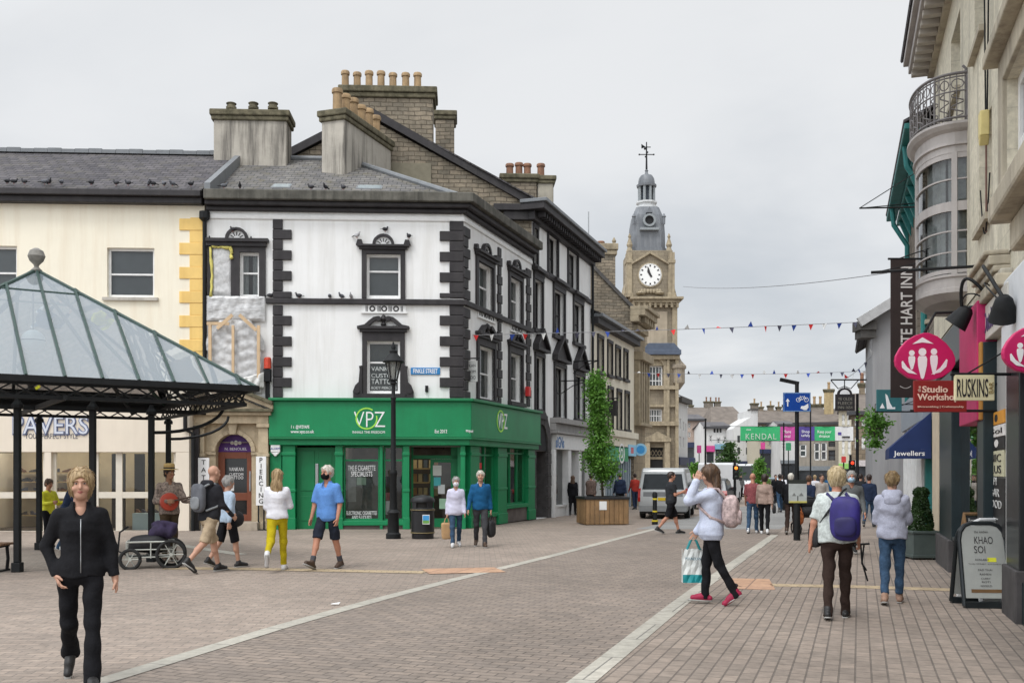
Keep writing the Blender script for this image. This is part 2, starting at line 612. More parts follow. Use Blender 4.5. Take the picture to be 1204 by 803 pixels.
ASPHALT=M('asphalt',(.24,.235,.225),.9,.18,.8,.5,60,fine=.4)
KERB=masonry('pale_kerb_stone',(.46,.43,.37),(.38,.36,.31),(.2,.19,.17),2.4,1.0,.01,ground=True,rot=STREET,bump=.25,var=.15,streak=.3,streak_col=(.26,.24,.21))
BUFF=masonry('buff_blocks',(.46,.36,.23),(.40,.31,.20),(.24,.19,.14),.2,.2,.008,ground=True,rot=rad(-2),bump=.3,var=.15,streak=.4,streak_col=(.3,.23,.16))
TACT=masonry('tactile_blocks',(.50,.31,.20),(.44,.27,.18),(.24,.16,.12),.4,.4,.012,ground=True,rot=STREET,bump=.4,offset=0,var=.15,streak=.3,streak_col=(.3,.2,.15))
def ys_between(a,b):
 y=sorted({a,b,*[t for t in(12.0,130.0)if a<t<b],*[t for t in np.arange(math.ceil(a),b,4.0)]})
 return y
def sheet(name,xl,xr,y0,y1,h,mat):
 """ground sheet between two edges x = f(Y)"""
 mb=MB()
 Y=ys_between(y0,y1)
 for a,b in zip(Y,Y[1:]):
  mb.quad((xl(a),a,gz(a)+h),(xr(a),a,gz(a)+h),(xr(b),b,gz(b)+h),(xl(b),b,gz(b)+h),mat)
 o=mb.build(name)
 o['kind']='structure'
 return o
def edge(pts):
 """edge through ground points seen at photo pixels, extended straight at both ends"""
 q=sorted([G(*p)for p in pts],key=lambda v:v.y)
 X=[v.x for v in q];Yq=[v.y for v in q]
 def f(y):
  if y<=Yq[0]:
   return X[0]+(y-Yq[0])*(X[1]-X[0])/(Yq[1]-Yq[0])
  if y>=Yq[-1]:
   return X[-1]+(y-Yq[-1])*(X[-1]-X[-2])/(Yq[-1]-Yq[-2])
  return float(np.interp(y,Yq,X))
 return f
sheet('ground',lambda y:-260,lambda y:330,-30,700,0,PAVE)
eL=edge([(125,800),(310,743),(500,690),(640,656),(770,622)])
eR=edge([(683,803),(815,697),(908,631)])
yL=G(770,622).y
sheet('carriageway',lambda y:eL(y),lambda y:eR(y),-2,yL,.004,PAVE_ROAD)
sheet('footway',lambda y:eR(y),lambda y:eR(y)+14,-2,24.5,.004,PAVE_RIGHT)
aL=edge([(700,616),(810,590),(840,578)])
sheet('road',lambda y:eL(yL)-.6+(y-yL)*.375,lambda y:eR(23.0)+(y-23.0)*.335,yL,128,.005,ASPHALT)
def strip(name,pts,width,h,mat,world=None):
 """narrow band on the ground along a polyline of photo pixels"""
 q=world or[G(*p)for p in pts]
 P=[]
 for a,b in zip(q,q[1:]):
  n=max(1,int((b-a).length))
  P+=[a.lerp(b,i/n)for i in range(n)]
 P.append(q[-1])
 mb=MB()
 L_,R_=[],[]
 for i,p in enumerate(P):
  t=(P[min(i+1,len(P)-1)]-P[max(i-1,0)]);t.z=0;t.normalize()
  s=Vector((t.y,-t.x,0))*width/2
  for lst,q_ in((L_,p-s),(R_,p+s)):
   lst.append(Vector((q_.x,q_.y,gz(q_.y)+h)))
 for i in range(len(P)-1):
  mb.quad(L_[i],R_[i],R_[i+1],L_[i+1],mat)
 o=mb.build(name)
 o['kind']='structure'
 return o
wl=[Vector((eL(y),y,0))for y in(2,6,*np.linspace(8,yL,10))]
strip('kerb_line',None,.2,.009,KERB,wl)
wr=[Vector((eR(y),y,0))for y in(2,6,10,14,18,22,24.5,27)]
strip('kerb_line',None,.21,.009,KERB,wr)
strip('buff_band',[(196,668),(300,669),(500,673)],.42,.007,BUFF)
strip('buff_band',[(906,688),(1010,690),(1128,694)],.38,.008,BUFF)
strip('pale_band',[(205,640),(283,652)],.3,.007,KERB)
strip('tactile_paving',[(500,672),(588,670)],.9,.010,TACT)
strip('tactile_paving',[(858,686),(908,687)],1.5,.008,TACT)
hill=MB()
xs=np.linspace(-500,700,41)
hz=[24+6*math.sin(i*.7)+5*math.sin(i*1.9+1)for i in range(41)]
for i in range(40):
 for(ya,za),(yb,zb)in(((430,0),(560,1)),((560,1),(700,1.1))):
  hill.quad((xs[i],ya,-1+hz[i]*za),(xs[i+1],ya,-1+hz[i+1]*za),(xs[i+1],yb,-1+hz[i+1]*zb),(xs[i],yb,-1+hz[i]*zb),M('far_wooded_hill',(.07,.085,.06),.95,.35,.05))
tag(hill.build('hills'),None,None,kind='structure')
# left side of the square
CORNER=G(545,621.5)
VF=Fac((CORNER.x,CORNER.y),(.9987,.05))
VS=Fac((CORNER.x,CORNER.y),(.3267,.9451))
def window(F,bld,s0,s1,z0,z1,frame=WHITE_PAINT,recess=.12,rails=(.5,),cols=1,back=BLIND,fw=.075,surround=None,sill=None,sill_mat=None,glass=None,name='window',label=None,backdrop=.16):
 """sash window set in a hole of the wall: frame, glazing bars, pane, whatever hangs behind it, surround and sill"""
 mb=MB()
 a,b=-recess-.06,-recess
 mb.fbox(F,s0,s0+fw,z0,z1,a,b,frame)
 mb.fbox(F,s1-fw,s1,z0,z1,a,b,frame)
 mb.fbox(F,s0+fw,s1-fw,z0,z0+fw*1.3,a,b-.002,frame)
 mb.fbox(F,s0+fw,s1-fw,z1-fw,z1,a,b-.002,frame)
 for r in rails:
  z=z0+(z1-z0)*r
  mb.fbox(F,s0+fw,s1-fw,z-fw*.35,z+fw*.35,a,b-.012,frame)
 for c in range(1,cols):
  s=s0+(s1-s0)*c/cols
  mb.fbox(F,s-fw*.28,s+fw*.28,z0+fw*1.3,z1-fw,a+.005,b-.016,frame)
 o=mb.build(name,None,bld,label=label)
 MB().quad(F.pt(s0+.02,z0+.02,a+.02),F.pt(s1-.02,z0+.02,a+.02),F.pt(s1-.02,z1-.02,a+.02),F.pt(s0+.02,z1-.02,a+.02)).build('pane',glass or GLASS,o)
 k=-recess-backdrop
 q=MB()
 if back is CURTAIN:
  n=14
  for i in range(n):
   x0,x1=s0+(s1-s0)*i/n,s0+(s1-s0)*(i+1)/n
   if .36<(i+.5)/n<.6:continue
   d0,d1=.02*(i%2),.02*((i+1)%2)
   q.quad(F.pt(x0,z0,k+d0),F.pt(x1,z0,k+d1),F.pt(x1,z1,k+d1),F.pt(x0,z1,k+d0),CURTAIN)
  q.quad(F.pt(s0,z0,k-.1),F.pt(s1,z0,k-.1),F.pt(s1,z1,k-.1),F.pt(s0,z1,k-.1),DARK_ROOM)
  q.build('curtain',None,o)
 else:
  q.quad(F.pt(s0,z0,k),F.pt(s1,z0,k),F.pt(s1,z1,k),F.pt(s0,z1,k),back)
  q.build('blind' if back is BLIND else 'room',None,o)
 if sill:
  MB().fbox(F,s0-sill,s1+sill,z0-.09,z0-.002,-.1,.09).build('sill',sill_mat or WHITE_PAINT,o)
 if surround:
  m2=MB()
  surround(m2,F,s0,s1,z0,z1)
  m2 .build('surround',BLACK_TRIM,o)
 return o
def slope(mb,a,b,c,d,mat,th=.05):
 """roof slope with thickness: a, b along the eave, c, d along the ridge"""
 a,b,c,d=map(Vector,(a,b,c,d))
 n=(b-a).cross(d-a).normalized()
 if n.z<0:n=-n
 n=n*th
 return mb.hexa([a-n,b-n,c-n,d-n,a,b,c,d],mat)
SLATE=masonry('roof_slate',(.075,.07,.078),(.125,.115,.12),(.03,.03,.03),.3,.14,.012,u=(1,.05),bump=.8,var=.3,streak=.5,streak_col=(.11,.10,.06),vscale=.8)
SLATE_LIGHT=masonry('roof_slate_worn',(.13,.125,.125),(.19,.18,.17),(.05,.05,.05),.3,.14,.012,u=(1,.05),bump=.8,var=.3,streak=.6,streak_col=(.15,.13,.07),vscale=.8)
RUBBLE=masonry('rubble_limestone',(.30,.25,.185),(.20,.175,.135),(.12,.10,.075),.42,.16,.016,u=(1,.05),bump=1.0,var=.35,streak=.5,streak_col=(.09,.08,.06),warp=.16,vscale=.9)
RUBBLE_S=masonry('rubble_limestone_side',(.30,.25,.185),(.20,.175,.135),(.12,.10,.075),.42,.16,.016,u=(.3267,.9451),bump=1.0,var=.35,streak=.5,streak_col=(.09,.08,.06),warp=.16,vscale=.9)
def chimney_pots(bld_parent,spots,h,r,mat,cap=True):
 for p in spots:
  mb=MB()
  k=random.uniform(.92,1.08)
  prof=[(r*1.12,0),(r*1.12,.08),(r*.92,.1),(r*.86,h*.8*k),(r*1.08,h*.82*k),(r*1.1,h*.93*k),(r*.95,h*k),(r*.7,h*k)]
  mb.lathe(prof,p,mat,12)
  mb.build('chimney_pot',None,bld_parent,smooth='auto')
cream=thing('shoe_shop_building','cream rendered shop with slate roof, yellow quoins and a wide glazed shoe shop front','shop building',VF.pt(VF.s(120),gz(30),0))
CU=VF.shift(0)
zb=gz(30)
sL,sR=CU.s(-330),CU.s(240.5)
ze=CU.z(120,240)
wins=[CU.R(126,291.5,181.5,350),CU.R(-40,289,20,349),CU.R(-190,289,-130,349)]
mb=MB()
mb.wall(CU,sL,sR,3.52,ze,wins,0,CREAM_WALL,.3)
mb.quad(CU.pt(sR,zb,0),CU.pt(sR,zb,-8),CU.pt(sR,ze,-8),CU.pt(sR,ze,0),CREAM_WALL)
mb.quad(CU.pt(sL,zb,0),CU.pt(sL,ze,0),CU.pt(sL,ze,-8),CU.pt(sL,zb,-8),CREAM_WALL)
mb.quad(CU.pt(sL,zb,-8),CU.pt(sL,ze,-8),CU.pt(sR,ze,-8),CU.pt(sR,zb,-8),CREAM_WALL)
mb.build('wall',None,cream)
for r_ in wins:
 window(CU,cream,*r_,rails=(.48,),sill=.12,back=BLIND,sill_mat=M('stone_sill',(.5,.47,.42),.9,.2,4,streak=.5))
mb=MB()
mb.fbox(CU,sL,sR-.02,ze-.02,ze+.16,-.1,.28,BLACK_TRIM)
mb.fbox(CU,sL,sR-.02,ze+.162,ze+.34,-.1,.42,BLACK_TRIM)
mb.build('eaves',None,cream,bevel=.02)
er=CU.z(120,181,-4.4)
mb=MB()
slope(mb,CU.pt(sL,ze+.36,.36),CU.pt(sR,ze+.36,.36),CU.pt(sR,er,-4.4),CU.pt(sL,er,-4.4),SLATE)
slope(mb,CU.pt(sR,ze+.36,-9),CU.pt(sL,ze+.36,-9),CU.pt(sL,er,-4.4),CU.pt(sR,er,-4.4),SLATE)
mb.poly([CU.pt(sR-.02,ze,0),CU.pt(sR-.02,ze,-8.6),CU.pt(sR-.02,er-.1,-4.4)],CREAM_WALL)
rf=mb.build('roof',None,cream)
mb=MB()
k=0
s=sL
while s<sR-.1:
 mb.fbox(CU,s,min(s+.44,sR),er-.02,er+.1+.015*(k%3),-4.56,-4.24,LEAD)
 s+=.45;k+=1
mb.build('ridge_tiles',None,rf)
mb=MB()
q0,q1=CU.s(223),CU.s(238.5)
z=CU.z(230,470)
i=0
zt=CU.z(230,256)
while z<zt-.05:
 zz=min(z+.36,zt)
 mb.fbox(CU,q0-(.3 if i%2==0 else 0),q1,z,zz-.012,-.05,.022+.012*(i%2==0),YELLOW_QUOIN)
 z+=.36;i+=1
mb.fbox(CU,q0+.02,q1-.02,CU.z(230,470),zt,-.05,.015,YELLOW_QUOIN)
mb.build('quoins',None,cream,bevel=.012)
PF=Fac((W(211,500,29.1).x,29.1),(.998,.06))
pz=gz(29.1)
p0,p1=PF.s(-240),PF.s(222.5)
zt,zf,zw=PF.z(110,473),PF.z(110,531.5),PF.z(110,624)
CREAM_SHOP=M('cream_shop_panel',(.74,.66,.55),.55,.05,1,streak=.2,streak_col=(.6,.52,.42))
mb=MB()
mb.fbox(PF,p0,p1,zf,zt,-.35,0,CREAM_SHOP)
mb.fbox(PF,PF.s(206.5),p1-.002,zf,zt-.002,-1.2,-.36,CREAM_SHOP)
mb.fbox(PF,PF.s(206.5),p1,pz,zf-.002,-1.2,-.002,CREAM_SHOP)
mb.fbox(PF,PF.s(52),PF.s(60),pz,zf-.002,-.25,-.004,CREAM_SHOP)
mb.fbox(PF,p0,PF.s(-30),pz,zf-.002,-3.3,-.02,CREAM_SHOP)
mb.build('shop_front',None,cream,bevel=.01)
mb=MB()
mb.fbox(PF,p0,p1+.02,zt+.002,zt+.1,-1.1,.1,LEAD)
mb.build('roof',None,cream,bevel=.02,label='flat lead roof over the shop front')
lettering('PAVERS',PF,PF.s(60),PF.z(60,500),.52,0,M('blue_shadow_letters',(.12,.15,.27),.5,.1),cream,width=PF.s(105.5)-PF.s(15.5),depth=.03,bold=.035)
lettering('PAVERS',PF,PF.s(60),PF.z(60,500),.5,.032,M('silver_letters',(.62,.65,.72),.35,.05,metal=.3),cream,width=PF.s(104.3)-PF.s(16.3),depth=.02,bold=-.004)
lettering('YOUR PERFECT STYLE',PF,PF.s(60.5),PF.z(60,512.5),.15,.001,M('grey_letters',(.13,.13,.15),.6,.1),cream,width=PF.s(91.5)-PF.s(29.5),depth=.01)
FR=M('cream_joinery',(.66,.61,.52),.5,.06,5)
for(a,b)in((-30,17),(17,52),(60,110),(110,138),(138,206.5)):
 a,b=PF.s(a),PF.s(b)
 mb=MB()
 mb.fbox(PF,a,a+.09,zw,zf-.003,-.22,-.14,FR)
 mb.fbox(PF,b-.09,b,zw,zf-.003,-.22,-.14,FR)
 mb.fbox(PF,a,b,pz,zw-.001,-.22,-.13,FR)
 zm=PF.z(80,582)
 if b-a<1.9:
  mb.fbox(PF,a+.09,b-.09,zm-.09,zm+.09,-.215,-.145,FR)
 o=mb.build('shop_window',None,cream)
 MB().quad(PF.pt(a,zw,-.18),PF.pt(b,zw,-.18),PF.pt(b,zf,-.18),PF.pt(a,zf,-.18)).build('pane',SHOP_GLASS,o)
SHOP_WALL=M('shop_interior_wall',(.55,.46,.33),.9,.1,2)
mb=MB()
mb.quad(PF.pt(p0,pz,-2.6),PF.pt(p1,pz,-2.6),PF.pt(p1,zf+.5,-2.6),PF.pt(p0,zf+.5,-2.6),SHOP_WALL)
mb.quad(PF.pt(p0,pz+.01,-2.6),PF.pt(p0,pz+.01,-.2),PF.pt(p1,pz+.01,-.2),PF.pt(p1,pz+.01,-2.6),M('shop_carpet',(.12,.1,.09),.95,.2,8))
mb.quad(PF.pt(p0,zf+.5,-2.6),PF.pt(p1,zf+.5,-2.6),PF.pt(p1,zf+.5,-.2),PF.pt(p0,zf+.5,-.2),M('shop_ceiling',(.55,.5,.42),.9,.05))
for a,b in((112,128),(140,152)):
 mb.fbox(PF,PF.s(a),PF.s(b),pz,zf-.02,-1.5,-1.4,DARK_ROOM)
mb.build('shop_interior',None,cream)
LIT=emit('shop_ceiling_light',(1,.92,.78),5.0)
for i in range(5):
 x=PF.s(-20)+i*1.05
 MB().fbox(PF,x,x+.5,zf+.42,zf+.46,-1.9,-.7,LIT).build('ceiling_light',None,cream)
WOOD_SHELF=M('pale_shelf',(.42,.30,.14),.7,.15,5)
SHOES=[M('shoe_a',(.03,.025,.022),.5,.2),M('shoe_b',(.13,.06,.03),.5,.2),M('shoe_c',(.05,.055,.08),.5,.2)]
def shoe(mb,c,u,k,mat):
 """little low shoe for the shelves"""
 c=Vector(c)
 t=Vector((u[0],u[1],0));s_=Vector((-u[1],u[0],0))
 pr=[(-.13,.11),(-.06,.10),(0,.07),(.08,.055),(.13,.03)]
 for(a,h),(b,h2)in zip(pr,pr[1:]):
  mb.hexa([c+t*a*k-s_*.04*k,c+t*a*k+s_*.04*k,c+t*a*k+s_*.03*k+Vector((0,0,h*k)),c+t*a*k-s_*.03*k+Vector((0,0,h*k)),c+t*b*k-s_*.04*k,c+t*b*k+s_*.04*k,c+t*b*k+s_*.03*k+Vector((0,0,h2*k)),c+t*b*k-s_*.03*k+Vector((0,0,h2*k))],mat)
for sx0,sx1 in((20,50),(58,108)):
 a,b=PF.s(sx0,-2),PF.s(sx1,-2)
 mb=MB()
 sm=MB()
 for zs in(PF.z(60,555,-2),PF.z(60,566,-2),PF.z(60,577,-2),PF.z(60,605,-2)):
  mb.fbox(PF,a,b,zs-.03,zs,-2.5,-1.95,WOOD_SHELF)
  s=a+.15
  while s<b-.12:
   q=PF.pt(s,zs,-2.05)
   shoe(sm,q,(random.choice((-1,1))*.8,-.6),random.uniform(.9,1.2),random.choice(SHOES))
   s+=random.uniform(.22,.42)
 o=mb.build('shelves',None,cream)
 sh=sm.build('shoes_on_shelves',None,o)
 sh['kind']='stuff'
mb=MB()
mb.fbox(PF,PF.s(149),PF.s(200),pz,PF.z(170,603,-.6),-1.3,-.5,M('pale_blue_plinth',(.50,.62,.64),.6,.05))
o=mb.build('display_plinth',None,cream,bevel=.01)
sm=MB()
for i in range(7):
 shoe(sm,PF.pt(PF.s(153)+i*.17,PF.z(170,603,-.6),-.8),(.7,-.7),1.0,random.choice(SHOES))
sh=sm.build('shoes_on_plinth',None,o);sh['kind']='stuff'
mb=MB()
x=CU.s(228)
mb.tube([PF.pt(PF.s(218.5),PF.z(218,485),.08),PF.pt(PF.s(218.5),PF.z(218,505),.08),PF.pt(PF.s(227),PF.z(218,510),.0),PF.pt(PF.s(227),pz,.0)],.06,BLACK_IRON)
mb.fbox(PF,PF.s(223.5),PF.s(230),pz,PF.z(227,500),-.85,-.35,BLACK_TRIM)  # solid black box painted in for the dark recess beside the pipe
mb.build('downpipe',None,cream)
mb=MB()
mb.tube([VF.pt(VF.s(241.5),VF.z(241,252),.1),VF.pt(VF.s(241.5),VF.z(241,300),.1),VF.pt(VF.s(241.5),VF.z(241,470),.1)],.055,BLACK_IRON)
mb.lathe([(.05,0),(.16,.1),(.16,.3)],VF.pt(VF.s(241.5),VF.z(241,262),.1),BLACK_IRON,8)
mb.build('downpipe',None,cream)
vpz=thing('corner_building','white corner building with black quoins, slate roof and a bright green shop front','corner building',(CORNER.x,CORNER.y,CORNER.z))
zb=CORNER.z
v0=VF.s(243.2)
zt=VF.z(400,236)
sE=VS.s(625)
def fan(mb,F,s,z,r,n0,n1,mat):
 """half-round head: black arch ring over a white fan"""
 k=10
 for i in range(k):
  a,b=math.pi*i/k,math.pi*(i+1)/k
  pts=[(s+r*math.cos(a),z+r*math.sin(a)),(s+r*math.cos(b),z+r*math.sin(b)),(s+.74*r*math.cos(b),z+.74*r*math.sin(b)),(s+.74*r*math.cos(a),z+.74*r*math.sin(a))]
  mb.fprism(F,pts,n0,n1,mat)
 pts=[(s+.75*r*math.cos(math.pi*i/k),z+.75*r*math.sin(math.pi*i/k))for i in range(k+1)]
 mb.fprism(F,pts,n0,n1-.06,WHITE_PAINT)
 for i in range(1,6):
  a=math.pi*i/6
  d=Vector((math.cos(a),math.sin(a)))
  e=Vector((-d.y,d.x))*.012
  A,B=d*r*.3,d*r*.6
  mb.fprism(F,[(s+A.x-e.x,z+A.y-e.y),(s+B.x-e.x,z+B.y-e.y),(s+B.x+e.x,z+B.y+e.y),(s+A.x+e.x,z+A.y+e.y)],n0,n1-.04,mat)
def sur_arch(w,top,r,over,full=None):
 """architrave, entablature and half-round fan head"""
 def f(mb,F,s0,s1,z0,z1):
  mb.fbox(F,s0-w,s0,z0-.02,z1+top*.5,-.05,.07,BLACK_TRIM)
  mb.fbox(F,s1,s1+w,z0-.02,z1+top*.5,-.05,.07,BLACK_TRIM)
  mb.fbox(F,s0,s1,z1,z1+top*.5,-.05,.068,BLACK_TRIM)
  mb.fbox(F,s0-w-over*.6,s1+w+over*.6,z1+top*.5+.002,z1+top*.78,-.05,.14,BLACK_TRIM)
  mb.fbox(F,s0-w-over,s1+w+over,z1+top*.78+.002,z1+top,-.05,.22,BLACK_TRIM)
  for s in(s0-w-over*.5,s1+w+over*.5):
   mb.fprism(F,[(s-.11,z1+top),(s+.11,z1+top),(s+.06,z1+top+.16),(s-.06,z1+top+.16)],-.02,.12,BLACK_TRIM)
  fan(mb,F,(s0+s1)/2,z1+top+.002,r,-.03,.13,BLACK_TRIM)
 return f
def sur_scroll(w,top,over,foot):
 """architrave with broken scroll pediment and big side consoles"""
 def f(mb,F,s0,s1,z0,z1):
  mb.fbox(F,s0-w,s0,z0-.1,z1+top,-.05,.07,BLACK_TRIM)
  mb.fbox(F,s1,s1+w,z0-.1,z1+top,-.05,.07,BLACK_TRIM)
  mb.fbox(F,s0,s1,z1,z1+top,-.05,.068,BLACK_TRIM)
  mb.fbox(F,s0-w-over*.5,s1+w+over*.5,z1+top+.002,z1+top+.09,-.05,.14,BLACK_TRIM)
  mb.fbox(F,s0-w-over,s1+w+over,z1+top+.092,z1+top+.17,-.05,.2,BLACK_TRIM)
  m=(s0+s1)/2
  hw=(s1-s0)/2+w+over
  zt_=z1+top+.172
  for sg in(-1,1):
   up=[(1,.0),(.72,.05),(.55,.17),(.38,.27),(.2,.30),(.13,.22)]
   dn=[(.2,.2),(.36,.15),(.5,.05),(.62,-.0)]
   pts=[(m+sg*hw*a,zt_+b)for a,b in up+dn]
   if sg>0:pts=pts
   else:pts=pts[::-1]
   mb.fprism(F,pts[::1],-.03,.15,BLACK_TRIM)
   mb.tube([F.pt(m+sg*hw*.18,zt_+.22,-.02),F.pt(m+sg*hw*.18,zt_+.22,.18)],.075,BLACK_TRIM,12)
   if foot:
    b0=z0-.13
    e=s0-w if sg<0 else s1+w
    pts=[(0,0),(.26,0),(.27,.2),(.2,.38),(.1,.48),(.07,.85),(.09,.95),(0,.97)]
    pts=[(e+sg*a,b0+b)for a,b in pts]
    mb.fprism(F,pts if sg>0 else pts[::-1],-.03,.12,BLACK_TRIM)
    mb.tube([F.pt(e+sg*.15,b0+.22,.0),F.pt(e+sg*.15,b0+.22,.15)],.09,BLACK_TRIM,12)
  mb.lathe([(.05,0),(.09,.06),(.05,.12),(.11,.22),(.07,.3),(.02,.36)],F.pt(m,zt_,.05),BLACK_TRIM,10)
  mb.fbox(F,s0-w-.03,s1+w+.03,z0-.14,z0-.002,-.05,.16,BLACK_TRIM)
 return f
f_up=[VF.R(431,299,471,350.5),VF.R(249,291,272,349.5),VF.R(282,297,305,349.5)]
f_lo=[VF.R(431.5,401,470.5,463),VF.R(250,392,274,452),VF.R(281,392,305,452)]
s_up=[VS.R(561,311,578.5,363.5),VS.R(599,328,612.5,378.5)]
s_lo=[VS.R(562,408,580,470),VS.R(599,416,612.5,473)]
zsh=VF.z(440,520)
vf_holes=f_up+f_lo
shop_door,win1,win2,entr=VF.R(348.5,525.7,394.6,625),VF.R(404,525,446.5,612),VF.R(451,525,474,612),VF.R(482,525,541,620)
portal_hole=VF.R(254,509,297,613)
mb=MB()
mb.wall(VF,v0,0,zsh,zt,vf_holes+[(portal_hole[0],portal_hole[1],zsh,portal_hole[3])],0,WHITE_WALL,.36)
mb.wall(VF,v0,VF.s(326),zb,zsh,[portal_hole[:3]+(min(portal_hole[3],zsh-.01),)],0,SANDSTONE,.4)
mb.wall(VS,0,sE,zsh,zt,s_up+s_lo,0,WHITE_WALL,.36)
E=VS.pt(sE,zb,0)
B1=VF.pt(v0,zb,-9)
B2=Vector((E.x-7,E.y+.4,zb))
for a,b in((VF.pt(v0,zb,0),B1),(B1,B2),(B2,E)):
 mb.quad(b,a,Vector((a.x,a.y,zt)),Vector((b.x,b.y,zt)),RUBBLE)
mb.build('wall',None,vpz)
UNI=M('unlit_room',(.06,.06,.06),.9,.2)
window(VF,vpz,*f_up[0],rails=(.62,),surround=sur_arch(.14,.26,.33,.12),back=BLIND,glass=GLASS)
o=window(VF,vpz,*f_up[2],rails=(.55,),back=CURTAIN)
o=window(VF,vpz,*f_up[1],rails=(),back=UNI)
mb=MB()
a,b,z0,z1=f_up[1][0],f_up[2][1],f_up[2][2],f_up[2][3]
zz=f_up[1][3]
mb.fbox(VF,VF.s(244),a,z0,zz+.02,-.05,.07,BLACK_TRIM)
mb.fbox(VF,f_up[1][1],f_up[2][0],z0,zz+.02,-.05,.07,BLACK_TRIM)
mb.fbox(VF,b,VF.s(312.5),z0,zz+.02,-.05,.07,BLACK_TRIM)
mb.fbox(VF,f_up[2][0],b,z1,zz+.02,-.05,.069,BLACK_TRIM)
mb.fbox(VF,VF.s(243.5),VF.s(314),zz+.022,zz+.14,-.05,.14,BLACK_TRIM)
mb.fbox(VF,VF.s(243.5),VF.s(316.5),zz+.142,zz+.24,-.05,.22,BLACK_TRIM)
fan(mb,VF,VF.s(279),zz+.242,.34,-.03,.13,BLACK_TRIM)
mb.build('surround',None,vpz)
window(VF,vpz,*f_lo[0],rails=(.6,),surround=sur_scroll(.14,.26,.14,True),back=M('dim_blind',(.2,.21,.2),.9,.1),label='window with white tattoo lettering')
for t_,py,h in(('VANKAN',433,.13),('CUSTOM',441,.12),('TATTOO',448,.15),('BODY PIERCING',455.5,.08)):
 lettering(t_,VF,VF.s(451),VF.z(451,py),h,-.155,M('window_letters',(.55,.58,.57),.6,.05),vpz,width=VF.s(466)-VF.s(436),depth=.004)
for r_ in f_lo[1:]:
 window(VF,vpz,*r_,rails=(),back=UNI)
for r_ in s_up:
 window(VS,vpz,*r_,rails=(.5,),surround=sur_arch(.16,.3,.36,.1),back=CURTAIN,recess=.14)
for r_ in s_lo:
 window(VS,vpz,*r_,rails=(.5,),surround=sur_scroll(.16,.22,.1,False),back=CURTAIN,recess=.14)
mb=MB()
def quoin(mb,F,a,b,reach,y_top,y_bot,n=.06,alt=0,step=24.2,skip=()):
 """column of long and short black blocks between photo columns a and b, longs reaching to photo column reach"""
 m=(a+b)/2
 y=y_top
 while y<y_bot-2:
  z1_,z0_=F.z(m,y),F.z(m,min(y+step/2,y_bot))
  lo,hi=F.s(a),F.s(b)
  if alt%2==1:
   lo,hi=min(lo,F.s(reach)),max(hi,F.s(reach))
  mb.fbox(F,lo,hi,z0_+.012,z1_-.012,-.02,n+.012*(alt%2),BLACK_TRIM)
  y+=step/2
  alt+=1
 mb.fbox(F,F.s(a)+.012,F.s(b)-.012,F.z(m,y_bot),F.z(m,y_top),-.02,n-.02,BLACK_TRIM)
quoin(mb,VF,321,332.5,343,258,351,alt=0)
quoin(mb,VF,321,332.5,343,359,470,alt=0)
mb.build('quoins',None,vpz,bevel=.015)
mb=MB()
quoin(mb,VF,528.5,545.1,517,260,351,alt=0)
quoin(mb,VF,528.5,545.1,517,359,471,alt=0)
y=0
for(y0_,y1_)in((262,353),(360,472)):
 zz0,zz1=VS.z(548,y1_),VS.z(548,y0_)
 n_=int((zz1-zz0)/.315)
 for i in range(n_):
  a=zz0+i*.315
  mb.fbox(VS,-.05,VS.s(549 if i%2 else 551.3),a+.012,a+.303,-.02,.06,BLACK_TRIM)
mb.build('quoins',None,vpz,bevel=.015)
for(xa,xb,m_)in((584.5,588.5,586),(618.5,622.5,620)):
 mb=MB()
 a,b=VS.s(xa),VS.s(xb)
 z=VS.z(m_,478)
 i=0
 ztop=VS.z(m_,296 if m_<600 else 320)
 while z<ztop:
  e=.05 if i%2 else-.02
  mb.fbox(VS,a-e,b+e,z+.01,z+.3,-.02,.05+.012*(i%2),BLACK_TRIM)
  z+=.31;i+=1
 mb.build('quoins',None,vpz,bevel=.015)
mb=MB()
za,zc=VF.z(440,358.5),VF.z(440,352)
mb.fbox(VF,VF.s(313),.12,za,zc,-.05,.11,BLACK_TRIM)
mb.fbox(VS,.0,sE,za+.002,zc-.002,-.05,.115,BLACK_TRIM)
mb.build('string_course',None,vpz,bevel=.02)
def fret(F,x0,y0,x1,y1):
 s0,s1,z0,z1=F.R(x0,y0,x1,y1)
 mb=MB()
 mb.fbox(F,s0,s1,z0,z1,-.02,.03,WHITE_PAINT)
 mb.fbox(F,s0-.03,s1+.03,z0-.045,z0-.002,-.02,.06,WHITE_PAINT)
 w_=s1-s0
 zc_=(z0+z1)/2
 for k in(.23,.5,.77):
  c=F.pt(s0+w_*k,zc_,.03)
  for i in range(10):
   a,b=2*math.pi*i/10,2*math.pi*(i+1)/10
   R1,R0=.092,.05
   mb.fprism(F,[(s0+w_*k+R1*math.cos(a),zc_+R1*math.sin(a)),(s0+w_*k+R1*math.cos(b),zc_+R1*math.sin(b)),(s0+w_*k+R0*math.cos(b),zc_+R0*math.sin(b)),(s0+w_*k+R0*math.cos(a),zc_+R0*math.sin(a))],.03,.04,BLACK_TRIM)
 for k in(.08,.11,.35,.38,.41,.60,.63,.66,.88,.91):
  mb.fbox(F,s0+w_*k,s0+w_*k+.02,zc_-.085,zc_+.085,.03,.04,BLACK_TRIM)
 mb.build('fret_panel',None,vpz)
fret(VF,426,359.3,477.5,367)
fret(VS,561,366.5,581,375.5)
fret(VS,599.5,383,614,391)
mb=MB()
mb.fbox(VF,v0,.04,VF.z(440,260),VF.z(440,254),-.02,.05,WHITE_PAINT)
mb.fbox(VS,0,sE,VF.z(440,260),VF.z(440,254),-.02,.052,WHITE_PAINT)
zc0=VF.z(440,251)
